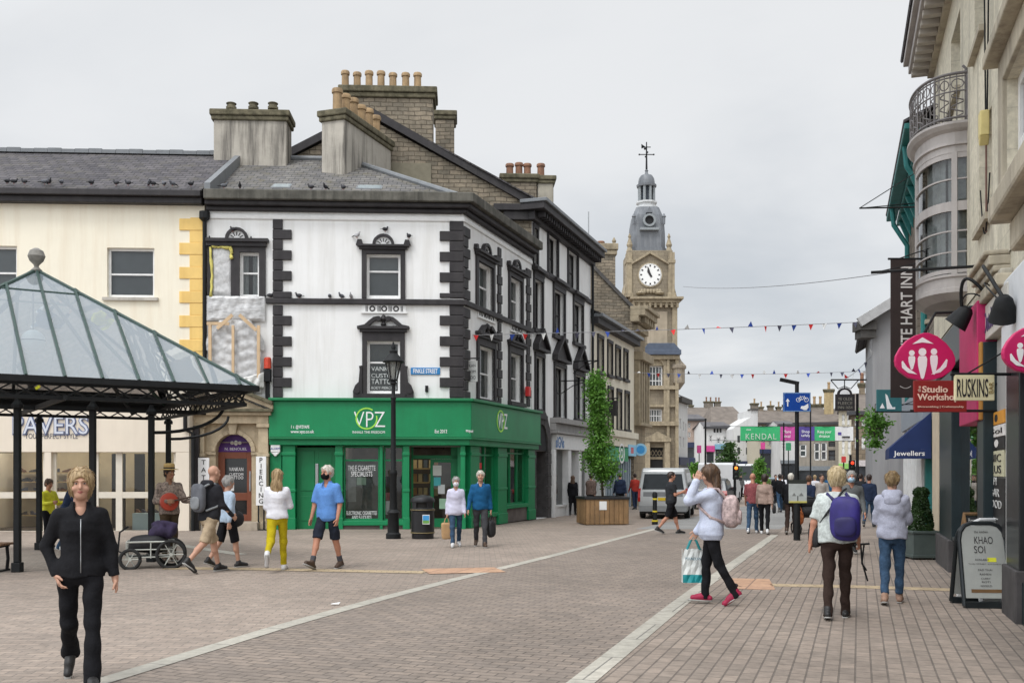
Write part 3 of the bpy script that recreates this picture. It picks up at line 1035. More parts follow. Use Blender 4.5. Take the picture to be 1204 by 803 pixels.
for d0,d1,n_,mt in((0,.13,.14,BLACK_TRIM),(.132,.27,.3,BLACK_TRIM),(.272,.56,.44,PARAPET)):
 z0_,z1_=zc0+d0,zc0+d1
 A=[VF.pt(v0,0,n_),VF.pt(v0,0,-.3)]
 k=(VF.P+VF.n*n_)
 q=VS.P+VS.n*n_
 det=VF.u.x*(-VS.u.y)-VF.u.y*(-VS.u.x)
 dx,dy=q.x-k.x,q.y-k.y
 t=(dx*(-VS.u.y)-dy*(-VS.u.x))/det
 c=k+VF.u*t
 e=VS.pt(sE,0,n_)
 ei=VS.pt(sE,0,-.3)
 inn=Vector((CORNER.x-.3,CORNER.y+.25,0))
 mb.prism([(A[0].x,A[0].y),(c.x,c.y),(inn.x,inn.y),(A[1].x,A[1].y)],z0_,z1_,mt)
 mb.prism([(c.x,c.y),(e.x,e.y),(ei.x,ei.y),(inn.x,inn.y)],z0_,z1_-.001,mt)
mb.build('cornice',None,vpz,bevel=.03)
ze=zc0+.45
hz=VF.z(400,189,-4.6)
ap=VF.pt(VF.s(405,-4.6),hz,-4.6)
rl=VF.pt(VF.s(262,-4.6),hz,-4.6)
cr_=VF.pt(0,ze,.1)
mb=MB()
slope(mb,VF.pt(v0,ze,.1),cr_,ap,VF.pt(v0-.3,hz,-4.6),SLATE_LIGHT)
e2=VS.pt(sE,ze,.1)
ap2=ap+Vector((.3267,.9451,0))*4.5
slope(mb,cr_,e2,ap2,ap,SLATE_LIGHT)
slope(mb,VF.pt(v0,ze,-9.4),VF.pt(v0-.3,hz,-4.6),ap,ap2+Vector((-3.6,2,-2.6)),SLATE_LIGHT)
rf=mb.build('roof',None,vpz)
mb=MB()
mb.tube([cr_+Vector((0,0,.05)),ap+Vector((0,0,.06))],.09,LEAD)
mb.tube([VF.pt(v0-.3,hz+.05,-4.6),ap+Vector((0,0,.05))],.1,LEAD)
mb.build('ridge_tiles',None,rf)
mb=MB()
g0,g1=VF.s(243),VF.s(250)
mb.hexa([VF.pt(g0,ze-.1,.3),VF.pt(g1,ze-.1,.3),VF.pt(g1,ze+.32,.3),VF.pt(g0,ze+.32,.3),VF.pt(g0,hz-.1,-4.8),VF.pt(g1,hz-.1,-4.8),VF.pt(g1,hz+.4,-4.8),VF.pt(g0,hz+.4,-4.8)],LEAD)
mb.fbox(VF,g0-.05,g1+.25,hz-.3,hz+.42,-5.2,-4.4,MOSS_CAP)
mb.build('verge_coping',None,vpz)
for(x0,x1,y0,y1)in((318,341,213,221),(418,449,217,225)):
 n_=-.85
 d=(hz-ze)/4.7
 s0,s1=VF.s(x0,n_),VF.s(x1,n_)
 z0=ze+d*.75
 mb=MB()
 A=[VF.pt(s0,z0+.06,n_),VF.pt(s1,z0+.06,n_),VF.pt(s1,z0+.06+d*.5,n_-.55),VF.pt(s0,z0+.06+d*.5,n_-.55)]
 up=Vector((0,0,.07))
 mb.hexa(A+[p+up for p in A],LEAD)
 o=mb.build('skylight',None,vpz)
 c=sum((p for p in A),Vector())/4
 MB().poly([c+(p-c)*.86+up*1.04 for p in A]).build('pane',M('skylight_glass',(.35,.4,.42),.08,.1,spec=.8),o)
def stack(parent,pts_fac,s0,s1,n0,n1,z0,z1,mat,cap,name='chimney',over=.12,caph=.3):
 """chimney: shaft + projecting cap, in a facade frame"""
 F=pts_fac
 mb=MB()
 mb.fbox(F,s0,s1,z0,z1,n0,n1,mat)
 mb.fbox(F,s0-over*.6,s1+over*.6,z1-caph*.2,z1+caph*.3,n0-over*.6,n1+over*.6,cap)
 mb.fbox(F,s0-over,s1+over,z1+caph*.3+.002,z1+caph,n0-over,n1+over,cap)
 return mb.build(name,None,parent,bevel=.04)
D1=-3.7
a,b=VF.s(251,D1),VF.s(337,D1)
ch=stack(vpz,VF,a,b,D1-1.0,D1,hz-1.3,VF.z(290,140,D1),CONCRETE,MOSS_CAP)
chimney_pots(ch,[VF.pt(VF.s(x,D1-.5),VF.z(x,129,D1-.5),D1-.5)for x in(272,298,321)],.22,.16,MOSS_CAP)
SC=Fac((W(378,0,33).x,33),(.3267,.9451))
a1=SC.z(378,142)
ch=stack(vpz,SC,0,3.45,0,.85,hz-1.6,a1,CONCRETE,MOSS_CAP,caph=.3)
ch2=[SC.pt(.3+i*.56,a1+.28,.42)for i in range(6)]
chimney_pots(ch,ch2,.85,.17,POT)
mb=MB()
ff=.34
fz0,fz1=VF.z(440,514.5),VF.z(440,472.5)
gL=VF.s(318.5)
def both(z0,z1,n_,mat,left=None,cut=.15):
 left=gL if left is None else left
 k=VF.P+VF.n*n_
 q=VS.P+VS.n*n_
 det=VF.u.x*(-VS.u.y)-VF.u.y*(-VS.u.x)
 dx,dy=q.x-k.x,q.y-k.y
 t=(dx*(-VS.u.y)-dy*(-VS.u.x))/det
 c=k+VF.u*t
 a_,ai=VF.pt(left,0,n_),VF.pt(left,0,-cut)
 e,ei=VS.pt(sE+.02,0,n_),VS.pt(sE+.02,0,-cut)
 inn=Vector((CORNER.x-cut*.8,CORNER.y+cut*.9,0))
 mb.prism([(a_.x,a_.y),(c.x,c.y),(inn.x,inn.y),(ai.x,ai.y)],z0,z1,mat)
 mb.prism([(c.x,c.y),(e.x,e.y),(ei.x,ei.y),(inn.x,inn.y)],z0,z1-.001,mat)
both(fz0,fz1,ff,GREEN_SHOP)
both(fz1+.002,fz1+.09,ff+.1,GREEN_DARK)
both(VF.z(440,523.5),fz0-.002,ff-.07,GREEN_SHOP)
both(fz0-.06,fz0-.003,ff+.03,GREEN_DARK)
mb.build('fascia',None,vpz,bevel=.015)
FF=VF.shift(ff)
FS=VS.shift(ff)
WHT=M('white_letters',(.82,.82,.82),.5,.03)
LIME=M('lime_ring',(.36,.72,.08),.5,.05)
mb=MB()
s,z=FF.s(431),FF.z(431,492)
for i in range(28):
 a,b=2*math.pi*i/28+.5,2*math.pi*(i+1)/28+.5
 if not(i in(0,27,1)):
  R1,R0=.325,.285
  mb.fprism(FF,[(s+R1*math.cos(a),z+R1*math.sin(a)),(s+R1*math.cos(b),z+R1*math.sin(b)),(s+R0*math.cos(b),z+R0*math.sin(b)),(s+R0*math.cos(a),z+R0*math.sin(a))],0,.014,LIME)
mb.build('logo_ring',None,vpz)
lettering('VPZ',FF,FF.s(434.5),FF.z(434,493),.47,.001,WHT,vpz,width=FF.s(453)-FF.s(416.5),bold=-.012)
lettering('INHALE THE FREEDOM',FF,FF.s(433.5),FF.z(433,508),.075,.001,WHT,vpz,width=FF.s(452.5)-FF.s(414.5))
lettering('f  t  @VPZVAPE',FF,FF.s(353),FF.z(353,502.2),.09,.001,WHT,vpz,width=FF.s(364)-FF.s(342.5),bold=.01)
lettering('www.vpz.co.uk',FF,FF.s(355.5),FF.z(355,507.8),.09,.001,WHT,vpz,width=FF.s(369.5)-FF.s(342),bold=.01)
lettering('Est 2012',FF,FF.s(518.5),FF.z(518,507),.1,.001,WHT,vpz,width=FF.s(526)-FF.s(511.5),bold=.01)
mb=MB()
s,z=FS.s(588.5),FS.z(588,495)
for i in range(24):
 a,b=2*math.pi*i/24,2*math.pi*(i+1)/24
 R1,R0=.36,.31
 mb.fprism(FS,[(s+R1*math.cos(a),z+R1*math.sin(a)),(s+R1*math.cos(b),z+R1*math.sin(b)),(s+R0*math.cos(b),z+R0*math.sin(b)),(s+R0*math.cos(a),z+R0*math.sin(a))],0,.014,LIME)
mb.build('logo_ring',None,vpz)
lettering('VPZ',FS,FS.s(591),FS.z(591,495),.5,.001,WHT,vpz,width=.9)
lettering('www.vpz.co.uk',FS,FS.s(552),FS.z(552,507),.09,.001,WHT,vpz,width=.6,bold=.01)
zt_=VF.z(440,523.7)
for F_,n_,spans in((VF,.16,((318.5,332),(333,348),(395,403.5),(447,450.5),(474.5,481.5),(541.5,547))),(VS,.14,((548.5,559),(581,591.5),(617,624.8)))):
 for x0,x1 in spans:
  mb=MB()
  a,b=F_.s(x0),F_.s(x1)
  mb.fbox(F_,a,b,zb,zt_-.002,-.3,n_,GREEN_SHOP)
  if x1-x0>5:
   for(u0,u1,g)in((0,.35,.03),(1.12,1.2,.02),(zt_-zb-.3,zt_-zb-.2,.03)):
    mb.fbox(F_,a-.015,b+.015,zb+u0,zb+u1,-.2,n_+g,GREEN_SHOP)
  mb.build('pilaster',None,vpz,bevel=.012)
BASE=M('stall_riser_stone',(.13,.11,.10),.85,.25,3,.3,30)
mb=MB()
mb.fbox(VF,VF.s(404),VF.s(474.5),zb,VF.z(440,617.3),-.3,.1,BASE)
mb.fbox(VF,VF.s(403.6),VF.s(474.5),VF.z(440,617.2),VF.z(440,611.5),-.3,.17,GREEN_SHOP)
mb.build('stall_riser',None,vpz,bevel=.012)
mb=MB()
mb.fbox(VS,VS.s(591.6),VS.s(617),zb,VS.z(604,597),-.3,.08,BASE)
mb.fbox(VS,VS.s(591.6),VS.s(617),VS.z(604,596.9),VS.z(604,592.5),-.3,.14,GREEN_SHOP)
mb.build('stall_riser',None,vpz,bevel=.012)
mb=MB()
mb.fbox(VS,VS.s(559),VS.s(581),zb,VS.z(570,608),-.3,.08,BASE)
mb.fbox(VS,VS.s(559),VS.s(581),VS.z(570,607.9),VS.z(570,603),-.3,.14,GREEN_SHOP)
mb.build('stall_riser',None,vpz,bevel=.012)
a,b=VF.s(348.5),VF.s(394.6)
mb=MB()
mb.fbox(VF,a,b,zb,VF.z(370,525.7),-.2,-.1,GREEN_DARK)
for z0,z1 in((.25,1.0),(1.15,2.35)):
 for s0,s1 in((a+.12,(a+b)/2-.06),((a+b)/2+.06,b-.12)):
  mb.fbox(VF,s0,s1,zb+z0,zb+z1,-.1,-.085,GREEN_DARK)
d=mb.build('door',None,vpz,bevel=.008,label='plain green side door with a long steel pull handle')
MB().fbox(VF,VF.s(370.5),VF.s(374),VF.z(372,582),VF.z(372,545),-.1,-.05).build('handle',STEEL,d,bevel=.01)
def shopwin(F,x0,y0,x1,y1,trans=None,cols=1,n=-.02):
 s0,s1,z0,z1=F.R(x0,y0,x1,y1)
 mb=MB()
 fw=.05
 mb.fbox(F,s0,s0+fw,z0,z1,n-.1,n,GREEN_SHOP)
 mb.fbox(F,s1-fw,s1,z0,z1,n-.1,n,GREEN_SHOP)
 mb.fbox(F,s0+fw,s1-fw,z1-fw,z1,n-.1,n-.002,GREEN_SHOP)
 mb.fbox(F,s0+fw,s1-fw,z0,z0+fw,n-.1,n-.002,GREEN_SHOP)
 if trans:
  zt2=F.z((x0+x1)/2,trans)
  mb.fbox(F,s0+fw,s1-fw,zt2-fw/2,zt2+fw/2,n-.1,n-.004,GREEN_SHOP)
 for c in range(1,cols):
  s=s0+(s1-s0)*c/cols
  mb.fbox(F,s-fw/2,s+fw/2,z0+fw,z1-fw,n-.1,n-.006,GREEN_SHOP)
 o=mb.build('shop_window',None,vpz)
 MB().quad(F.pt(s0,z0,n-.06),F.pt(s1,z0,n-.06),F.pt(s1,z1,n-.06),F.pt(s0,z1,n-.06)).build('pane',SHOP_GLASS,o)
 return o,s0,s1,z0,z1
o1,s0,s1,z0,z1=shopwin(VF,404,524.5,446.5,611.5,541)
mb=MB()
mb.fbox(VF,VF.s(406),VF.s(445),VF.z(425,611),VF.z(425,542),-.2,-.18,M('display_panel',(.16,.17,.15),.6,.4,1.5))
mb.fbox(VF,VF.s(408),VF.s(418),VF.z(412,590),VF.z(412,548),-.178,-.16,M('pale_panel',(.35,.36,.34),.6,.2))
mb.fbox(VF,VF.s(419),VF.s(430),VF.z(424,570),VF.z(424,561),-.13,-.12,M('mint_poster',(.5,.66,.5),.7,.05))
mb.build('display',None,o1)
lettering('THE E CIGARETTE',VF,VF.s(425),VF.z(425,550),.15,-.075,WHT,o1,width=VF.s(441)-VF.s(408.5))
lettering('SPECIALISTS',VF,VF.s(425),VF.z(425,557),.15,-.075,WHT,o1,width=VF.s(438)-VF.s(413))
lettering('ELECTRONIC CIGARETTES',VF,VF.s(425),VF.z(425,603),.11,-.075,WHT,o1,width=VF.s(443)-VF.s(407))
lettering('AND E-LIQUIDS',VF,VF.s(425),VF.z(425,608.5),.11,-.075,WHT,o1,width=VF.s(437)-VF.s(414))
o2,*_=shopwin(VF,451,524.5,474.5,611.5,541)
mb=MB()
mb.fbox(VF,VF.s(452),VF.s(473.5),VF.z(460,611),VF.z(460,560),-.32,-.3,UNI)
mb.fbox(VF,VF.s(453),VF.s(461),VF.z(457,605),VF.z(457,589),-.14,-.13,WHITE_PAINT)
mb.fbox(VF,VF.s(453),VF.s(461),VF.z(457,588),VF.z(457,579),-.14,-.13,M('leaflet',(.4,.12,.14),.7,.3))
mb.build('display',None,o2)
shopwin(VS,592,522,616.8,592.5,533,3)
o3,*_=shopwin(VS,560,523,580.8,603,535,2)
MB().fbox(VS,VS.s(563),VS.s(568),VS.z(565,551),VS.z(565,544),-.06,-.05).build('notice',M('red_notice',(.6,.03,.03),.6,.05),o3)
for x_,y_ in((412,-2.2),(436,-1.6),(462,-2.4),(490,-1.5),(515,-2.6)):
 MB().fbox(VF,VF.s(x_),VF.s(x_)+.5,zt_+.2,zt_+.23,y_-.5,y_,LIT).build('ceiling_light',None,vpz)
mb=MB()
a,b=VF.s(482),VF.s(541.5)
dz=VF.z(510,537)
mb.fbox(VF,a,b,dz-.05,dz+.06,-.9,-.82,GREEN_SHOP)
mb.fbox(VF,a,a+.06,zb,zt_,-.9,-.82,GREEN_SHOP)
mb.fbox(VF,b-.3,b,zb,zt_,-.9,-.82,GREEN_SHOP)
mb.fbox(VF,a,b,dz+.3,zt_,-.3,-.28,M('shutter_box',(.22,.21,.19),.7,.3,2))
o=mb.build('entrance_frame',None,vpz)
d0,d1=VF.s(506,-.8),VF.s(534,-.8)
mb=MB()
for s0,s1,z0,z1 in((d0,d0+.1,zb,dz-.06),(d1-.1,d1,zb,dz-.06),(d0+.1,d1-.1,zb,zb+.28),(d0+.1,d1-.1,dz-.16,dz-.06)):
 mb.fbox(VF,s0,s1,z0,z1,-.89,-.83,GREEN_SHOP)
d=mb.build('door',None,vpz,label='glazed green shop door with paper notices')
MB().quad(VF.pt(d0,zb,-.86),VF.pt(d1,zb,-.86),VF.pt(d1,dz,-.86),VF.pt(d0,dz,-.86)).build('pane',SHOP_GLASS,d)
mb=MB()
for x,y,w_,h_,c in((514,553,10,12,(.7,.7,.68)),(519,575,8,11,(.72,.72,.74)),(514,566,8,10,(.1,.5,.55)),(521,592,9,12,(.4,.62,.45))):
 mb.fbox(VF,VF.s(x-w_/2,-.8),VF.s(x+w_/2,-.8),VF.z(x,y+h_/2,-.8),VF.z(x,y-h_/2,-.8),-.826,-.82,M('notice_%d'%y,c,.7,.05))
mb.build('notice',None,d)
mb=MB()
IN_W=M('vape_shop_wall',(.10,.09,.08),.9,.5,1.2)
ci=CORNER+Vector((-.6,.55,0))
pL=VF.pt(VF.s(398),zb,-.45)
ps=[pL,VF.pt(VF.s(398),zb,-4.0),Vector((CORNER.x+.4,CORNER.y+5.4,zb)),VS.pt(sE-.1,zb,-.45)]
for a,b in zip(ps,ps[1:]):
 mb.quad(a,b,Vector((b.x,b.y,zt_)),Vector((a.x,a.y,zt_)),IN_W)
mb.poly([Vector((p.x,p.y,zb+.01))for p in[VF.pt(VF.s(398),zb,-.1),VF.pt(0,zb,-.1),VS.pt(sE-.1,zb,-.1),ps[3],ps[2],ps[1]]],M('shop_floor',(.14,.11,.08),.5,.2))
mb.poly([Vector((p.x,p.y,zt_+.3))for p in[VF.pt(VF.s(398),zb,-.1),VF.pt(0,zb,-.1),VS.pt(sE-.1,zb,-.1),ps[3],ps[2],ps[1]]],M('shop_ceiling',(.55,.5,.42),.9,.05))
mb.build('shop_interior',None,vpz)
mb=MB()
for z in(.9,1.35,1.8):
 mb.fbox(VF,VF.s(484,-2),VF.s(505,-2),zb+z,zb+z+.04,-2.5,-2,WOOD_SHELF)
 for i in range(5):
  s=VF.s(485.5,-2)+i*.17
  mb.fbox(VF,s,s+.12,zb+z+.042,zb+z+.3,-2.3,-2.1,random.choice([M('carton_a',(.34,.2,.09),.8),M('carton_b',(.5,.4,.22),.8),M('carton_c',(.1,.12,.14),.8)]))
mb.fbox(VF,VF.s(484,-1.4),VF.s(504,-1.4),zb,zb+1.0,-1.8,-1.4,M('counter_wood',(.13,.06,.035),.6,.2))
mb.build('shop_fittings',None,vpz)
mb=MB()
mb.fbox(VF,VF.s(320),VF.s(331),VF.z(325,532),VF.z(325,523),.16,.26,WHITE_PAINT)
mb.fprism(VF,[(VF.s(320.5),VF.z(325,532.2)),(VF.s(325.5),VF.z(325,537)),(VF.s(330.5),VF.z(325,532.2))][::1],.16,.26,WHITE_PAINT)
al=tag(mb.build('alarm_box',None,None,bevel=.02),'white shield-shaped alarm box on the green pilaster beside the stone doorway','alarm box')
lettering('ALARM',VF,VF.s(325.5),VF.z(325,527.5),.06,.262,M('blue_ink',(.03,.06,.3),.6),al)
mb=MB()
mb.fbox(VF,VF.s(311),VF.s(319.5),VF.z(315,449),VF.z(315,434.5),.0,.2,BLACK_IRON)
mb.fbox(VF,VF.s(312.5),VF.s(317.5),VF.z(315,470),VF.z(315,449.5),.0,.1,BLACK_IRON)
mb.lathe([(.11,0),(.11,.3),(.08,.34)],VF.pt(VF.s(315.5),VF.z(315,434),.12),M('red_sounder',(.55,.06,.03),.5,.2),10)
tag(mb.build('alarm_sounder',None,None,bevel=.01),'red sounder on a black box beside the plastic sheeting','alarm')
mb=MB()
mb.fbox(VF,VF.s(483),VF.s(517.5),VF.z(500,440.5),VF.z(500,432.3),.0,.035,M('blue_plate',(.02,.19,.46),.4,.05))
st=tag(mb.build('street_sign',None,None,bevel=.01),'blue street name plate on the white front wall','street sign')
lettering('FINKLE STREET',VF,VF.s(500.2),VF.z(500,436.4),.13,.036,WHT,st,width=VF.s(514.5)-VF.s(486),bold=.012)
mb=MB()
mb.fbox(VF,VF.s(500),VF.s(503.5),VF.z(502,461),VF.z(502,453.5),0,.09,BLACK_IRON)
tag(mb.build('vent_box',None,None,bevel=.01),'small dark box fixed low on the white wall under the street plate','wall box')
HS=Fac((VS.pt(.45,0,.12).x,VS.pt(.45,0,.12).y),(VS.n.x,VS.n.y))
mb=MB()
x0=HS.s(541.5);x1=HS.s(561.5)
mb.fbox(HS,x0,x1,HS.z(551,449),HS.z(551,424.5),-.02,.02,M('grey_sign_board',(.42,.43,.42),.6,.15,5))
hs=tag(mb.build('hanging_sign',None,None,bevel=.006),'grey tattoo shop board hanging from the corner of the white building','hanging sign')
MB().tube([HS.pt(-.1,HS.z(551,421.5),0),HS.pt(x1+.08,HS.z(551,421.5),0)],.02,BLACK_IRON).build('bracket',None,hs)
for t_,py,h in(('VANKAN',430,.09),('CUSTOM',437,.08),('TATTOO',444,.11)):
 lettering(t_,HS,(x0+x1)/2,HS.z(551,py),h,.021,M('sign_black_letters',(.05,.05,.05),.7),hs,width=(x1-x0)*.8)
mb=MB()
mb.fbox(VS,VS.s(615.6),VS.s(618.2),VS.z(617,466),VS.z(617,455),.06,.2,M('red_box',(.6,.03,.03),.5))
tag(mb.build('alarm_box',None,None,bevel=.01),'small red alarm box at the far end of the white side wall','alarm box')
n0=.42
mb=MB()
PA=lambda x,y:(VF.s(x,n0),VF.z(x,y,n0))
for x0,x1 in((232,243),(306,317.5)):
 a,b=VF.s(x0),VF.s(x1)
 for(y0,y1,nn,g)in((625,612,.4,.05),(612,537,.3,0),(537,533,.36,.03),(533,503,.3,0),(503,498.5,.37,.04)):
  mb.fbox(VF,a-g,b+g,VF.z(270,y0)+.002,VF.z(270,y1),-.05,nn,PORTAL)
ent0,ent1=VF.z(270,498.4),VF.z(270,489)
mb.fbox(VF,VF.s(231),VF.s(318),ent0,ent1,-.05,.33,PORTAL)
mb.fbox(VF,VF.s(227),VF.s(321.5),ent1+.002,ent1+.1,-.05,.45,PORTAL)
mb.fbox(VF,VF.s(224),VF.s(324),ent1+.102,ent1+.19,-.05,.55,MOSS_CAP)
zp=ent1+.19
m_=VF.s(273.5)
hw=VF.s(324)-m_
ph=VF.z(270,460)-zp
mb.fprism(VF,[(m_-hw*.82,zp+.002),(m_+hw*.82,zp+.002),(m_,zp+ph*.8)],-.05,.3,PORTAL)
for sg in(-1,1):
 for(t0,t1,nn,mt)in((.0,.13,.46,PORTAL),(.132,.24,.56,MOSS_CAP)):
  a0,a1=(m_+sg*hw,zp-.02+t0),(m_,zp+ph-.06+t0)
  pts=[a0,a1,(a1[0],a1[1]+t1-t0),(a0[0],a0[1]+t1-t0)]
  mb.fprism(VF,pts if sg<0 else pts[::-1],-.05,nn+.001*sg,mt)
ac,az=VF.s(275.5),VF.z(275,531)
R1=(VF.s(296.5)-VF.s(254.5))/2
k=12
for i in range(k):
 a,b=math.pi*i/k,math.pi*(i+1)/k
 pts=[(ac+R*math.cos(t),az+R*math.sin(t))for R,t in((R1+.13,a),(R1+.13,b),(R1,b),(R1,a))]
 mb.fprism(VF,pts,-.3,.16,PORTAL)
mb.fprism(VF,[(ac-.09,az+R1-.02),(ac+.09,az+R1-.02),(ac+.14,az+R1+.34),(ac-.14,az+R1+.34)],-.1,.24,PORTAL)
sp_l=[(VF.s(243),az)]+[(ac-(R1+.1)*math.cos(math.pi/2*i/6),az+(R1+.1)*math.sin(math.pi/2*i/6))for i in range(7)]+[(ac,ent0),(VF.s(243),ent0)]
mb.fprism(VF,sp_l,-.3,.1,PORTAL)
sp_r=[(2*ac-x,z)for x,z in sp_l][::-1]
mb.fprism(VF,sp_r,-.3,.1,PORTAL)
for x0,x1 in((243.2,254.5),(296.5,305.8)):
 mb.fbox(VF,VF.s(x0),VF.s(x1),zb,az-.002,-.3,.1,PORTAL)
 mb.fbox(VF,VF.s(x0)-.01,VF.s(x1)+.01,az-.1,az-.003,-.3,.14,PORTAL)
mb.fbox(VF,VF.s(243),VF.s(308),zb,VF.z(275,612.8),-.3,.7,M('worn_step',(.34,.29,.23),.9,.25,3))
mb.build('stone_doorway',None,vpz,bevel=.012)
mb=MB()
pts=[(ac+R1*math.cos(math.pi*i/16),az+R1*math.sin(math.pi*i/16))for i in range(17)]
mb.fprism(VF,pts,-.28,-.22,M('purple_fanlight',(.085,.018,.19),.35,.1))
fl=mb.build('fanlight',None,vpz)
mb=MB()
for sx in(-.16,0,.16):
 mb.ball(VF.pt(ac+sx*.7,az+.27,-.215),(.06,.012,.05+.03*(sx==0)),WHT,10,6)
mb.build('emblem',None,fl)
lettering('N. BENOLIEL',VF,ac,az+.09,.08,-.218,WHT,fl,width=R1*1.25)
RB=M('red_brown_door',(.20,.062,.032),.45,.12,2)
mb=MB()
d0,d1=ac-R1,ac+R1
zs=VF.z(275,612.8)
for s0,s1,z0,z1 in((d0,d0+.2,zs,az-.005),(d1-.2,d1,zs,az-.005),(d0+.2,d1-.2,zs,zs+.2),(d0+.2,d1-.2,zs+.62,zs+.85),(d0+.2,d1-.2,az-.2,az-.005)):
 mb.fbox(VF,s0,s1,z0,z1,-.28,-.21,RB)
d=mb.build('door',None,vpz,bevel=.008,label='red brown tattoo parlour door with dark glass panels')
mb=MB()
mb.quad(VF.pt(d0+.18,zs+.1,-.25),VF.pt(d1-.18,zs+.1,-.25),VF.pt(d1-.18,az-.1,-.25),VF.pt(d0+.18,az-.1,-.25),M('dark_door_glass',(.012,.013,.014),.06,.1,spec=.6))
mb.build('pane',None,d)
for t_,py,h in(('VANKAN',551.5,.11),('CUSTOM',557.5,.08),('TATTOO',561.5,.09)):
 lettering(t_,VF,ac,VF.z(275,py),h,-.248,WHT,d,width=R1*.8)
MB().fbox(VF,VF.s(264.5),VF.s(273),VF.z(270,577),VF.z(270,564),-.245,-.24).build('notice',WHITE_PAINT,d)
MB().fbox(VF,d1-.12,d1-.08,zs+.9,zs+1.5,-.21,-.16).build('handle',STEEL,d)
for txt,x0,x1,y0,y1,lab in(('PIERCING',301,313,536.5,594,'tall white board lettered downwards PIERCING right of the brown door'),('TATTOO',233,246,538,594,'tall white board lettered downwards TATTOO left of the brown door')):
 mb=MB()
 s0,s1,z0,z1=VF.R(x0,y0,x1,y1,.45)
 mb.fbox(VF,s0,s1,z0,z1,.43,.46,WHT)
 sg=tag(mb.build('vertical_sign',None,None,bevel=.004),lab,'sign')
 n_=len(txt)
 for i,c_ in enumerate(txt):
  lettering(c_,VF,(s0+s1)/2,z1-(i+.6)*(z1-z0)/(n_+.3),.135,.461,M('sign_black_letters',(.05,.05,.05),.7),sg,bold=.012)
 mb=MB()
 mb.fbox(VF,(s0+s1)/2-.1,(s0+s1)/2-.06,zb+.02,z0,.42,.45,BLACK_IRON)
 mb.fbox(VF,(s0+s1)/2+.06,(s0+s1)/2+.1,zb+.02,z0,.42,.45,BLACK_IRON)
 mb.fbox(VF,(s0+s1)/2-.25,(s0+s1)/2+.25,zb,zb+.03,.3,.6,BLACK_IRON)
 mb.build('stand',None,sg)
def crumple(F,s0,s1,z0,z1,n,amp,mat,name,parent,nx=44,nz=44,seed=0,shape=None,label=None):
 r=np.random.default_rng(seed)
 ks=[(r.uniform(-15,15),r.uniform(-11,11),r.uniform(0,6))for _ in range(7)]
 mb=MB()
 vs=[]
 for j in range(nz+1):
  for i in range(nx+1):
   a,b=i/nx,j/nz
   s,z=s0+(s1-s0)*a,z0+(z1-z0)*b
   if shape:s,z=shape(s,z,a,b)
   h=sum(abs(math.sin(k[0]*s+k[1]*z+k[2]))for k in ks)/len(ks)
   e=min(a,1-a,b,1-b)*8
   vs.append(F.pt(s,z,n+amp*h*min(1,e+.25)+r.uniform(-.006,.006)))
 w_=nx+1
 mb.add(vs,[(j*w_+i,j*w_+i+1,(j+1)*w_+i+1,(j+1)*w_+i)for j in range(nz)for i in range(nx)],mat)
 return mb.build(name,None,parent,smooth=True,label=label)
PLASTIC=M('plastic_sheet',(.52,.52,.52),.3,.25,5,.5,12,spec=.6,streak=.3,streak_col=(.3,.3,.3))
TAPE=M('pale_batten',(.58,.42,.26),.8,.12,4)
ps=thing('plastic_sheeting','crumpled grey plastic sheeting over the boarded bay above the stone doorway','sheeting',VF.pt(VF.s(278),VF.z(278,455),.12))
crumple(VF,VF.s(244),VF.s(312),VF.z(278,378),VF.z(278,349),.09,.09,PLASTIC,'upper_sheet',ps,seed=3)
crumple(VF,VF.s(246),VF.s(308),VF.z(278,462),VF.z(278,374),.09,.10,PLASTIC,'lower_sheet',ps,seed=5,nx=48,nz=60,shape=lambda s,z,a,b:(VF.s(278)+(s-VF.s(278))*(1.12 if .55<b<.8 else 1.0)*(.55+.45*min(1,(1-b)*3.2)),z))
crumple(VF,VF.s(250),VF.s(272),VF.z(261,349),VF.z(261,291),.02,.06,PLASTIC,'window_sheet',ps,seed=8)
crumple(VF,VF.s(262),VF.s(312),VF.z(290,470),VF.z(290,452),.2,.2,M('white_polythene',(.62,.62,.6),.35,.1,3),'draped_sheet',ps,seed=9,shape=lambda s,z,a,b:(s,z+.35*a))
mb=MB()
for x0,x1,y0,y1 in((248,251.5,455,384),(275,278,455,384),(304.5,308,455,384),(246,272,384,380.5)):
 mb.fbox(VF,VF.s(x0),VF.s(x1),VF.z(278,y0),VF.z(278,y1),.25,.31,TAPE)
mb.bar(VF.pt(VF.s(258),VF.z(258,388),.3),VF.pt(VF.s(276),VF.z(276,372),.3),.1,.03,TAPE,up=(0,1,0))
mb.bar(VF.pt(VF.s(284),VF.z(284,372),.3),VF.pt(VF.s(304),VF.z(304,390),.3),.1,.03,TAPE,up=(0,1,0))
mb.build('battens',None,ps)
mb=MB()
for a,b in(((249,291),(250,349)),((249.5,290),(272,292.5)),((272,292),(273,305))):
 p,q=VF.pt(VF.s(a[0]),VF.z(a[0],a[1]),.09),VF.pt(VF.s(b[0]),VF.z(b[0],b[1]),.09)
 pts=[p.lerp(q,i/10)+Vector((random.uniform(-.03,.03),random.uniform(-.02,.02),random.uniform(-.02,.02)))for i in range(11)]
 mb.tube(pts,[random.uniform(.03,.055)for _ in pts],M('yellow_foam',(.62,.55,.16),.9,.2))
mb.build('foam_seal',None,ps,smooth=True)
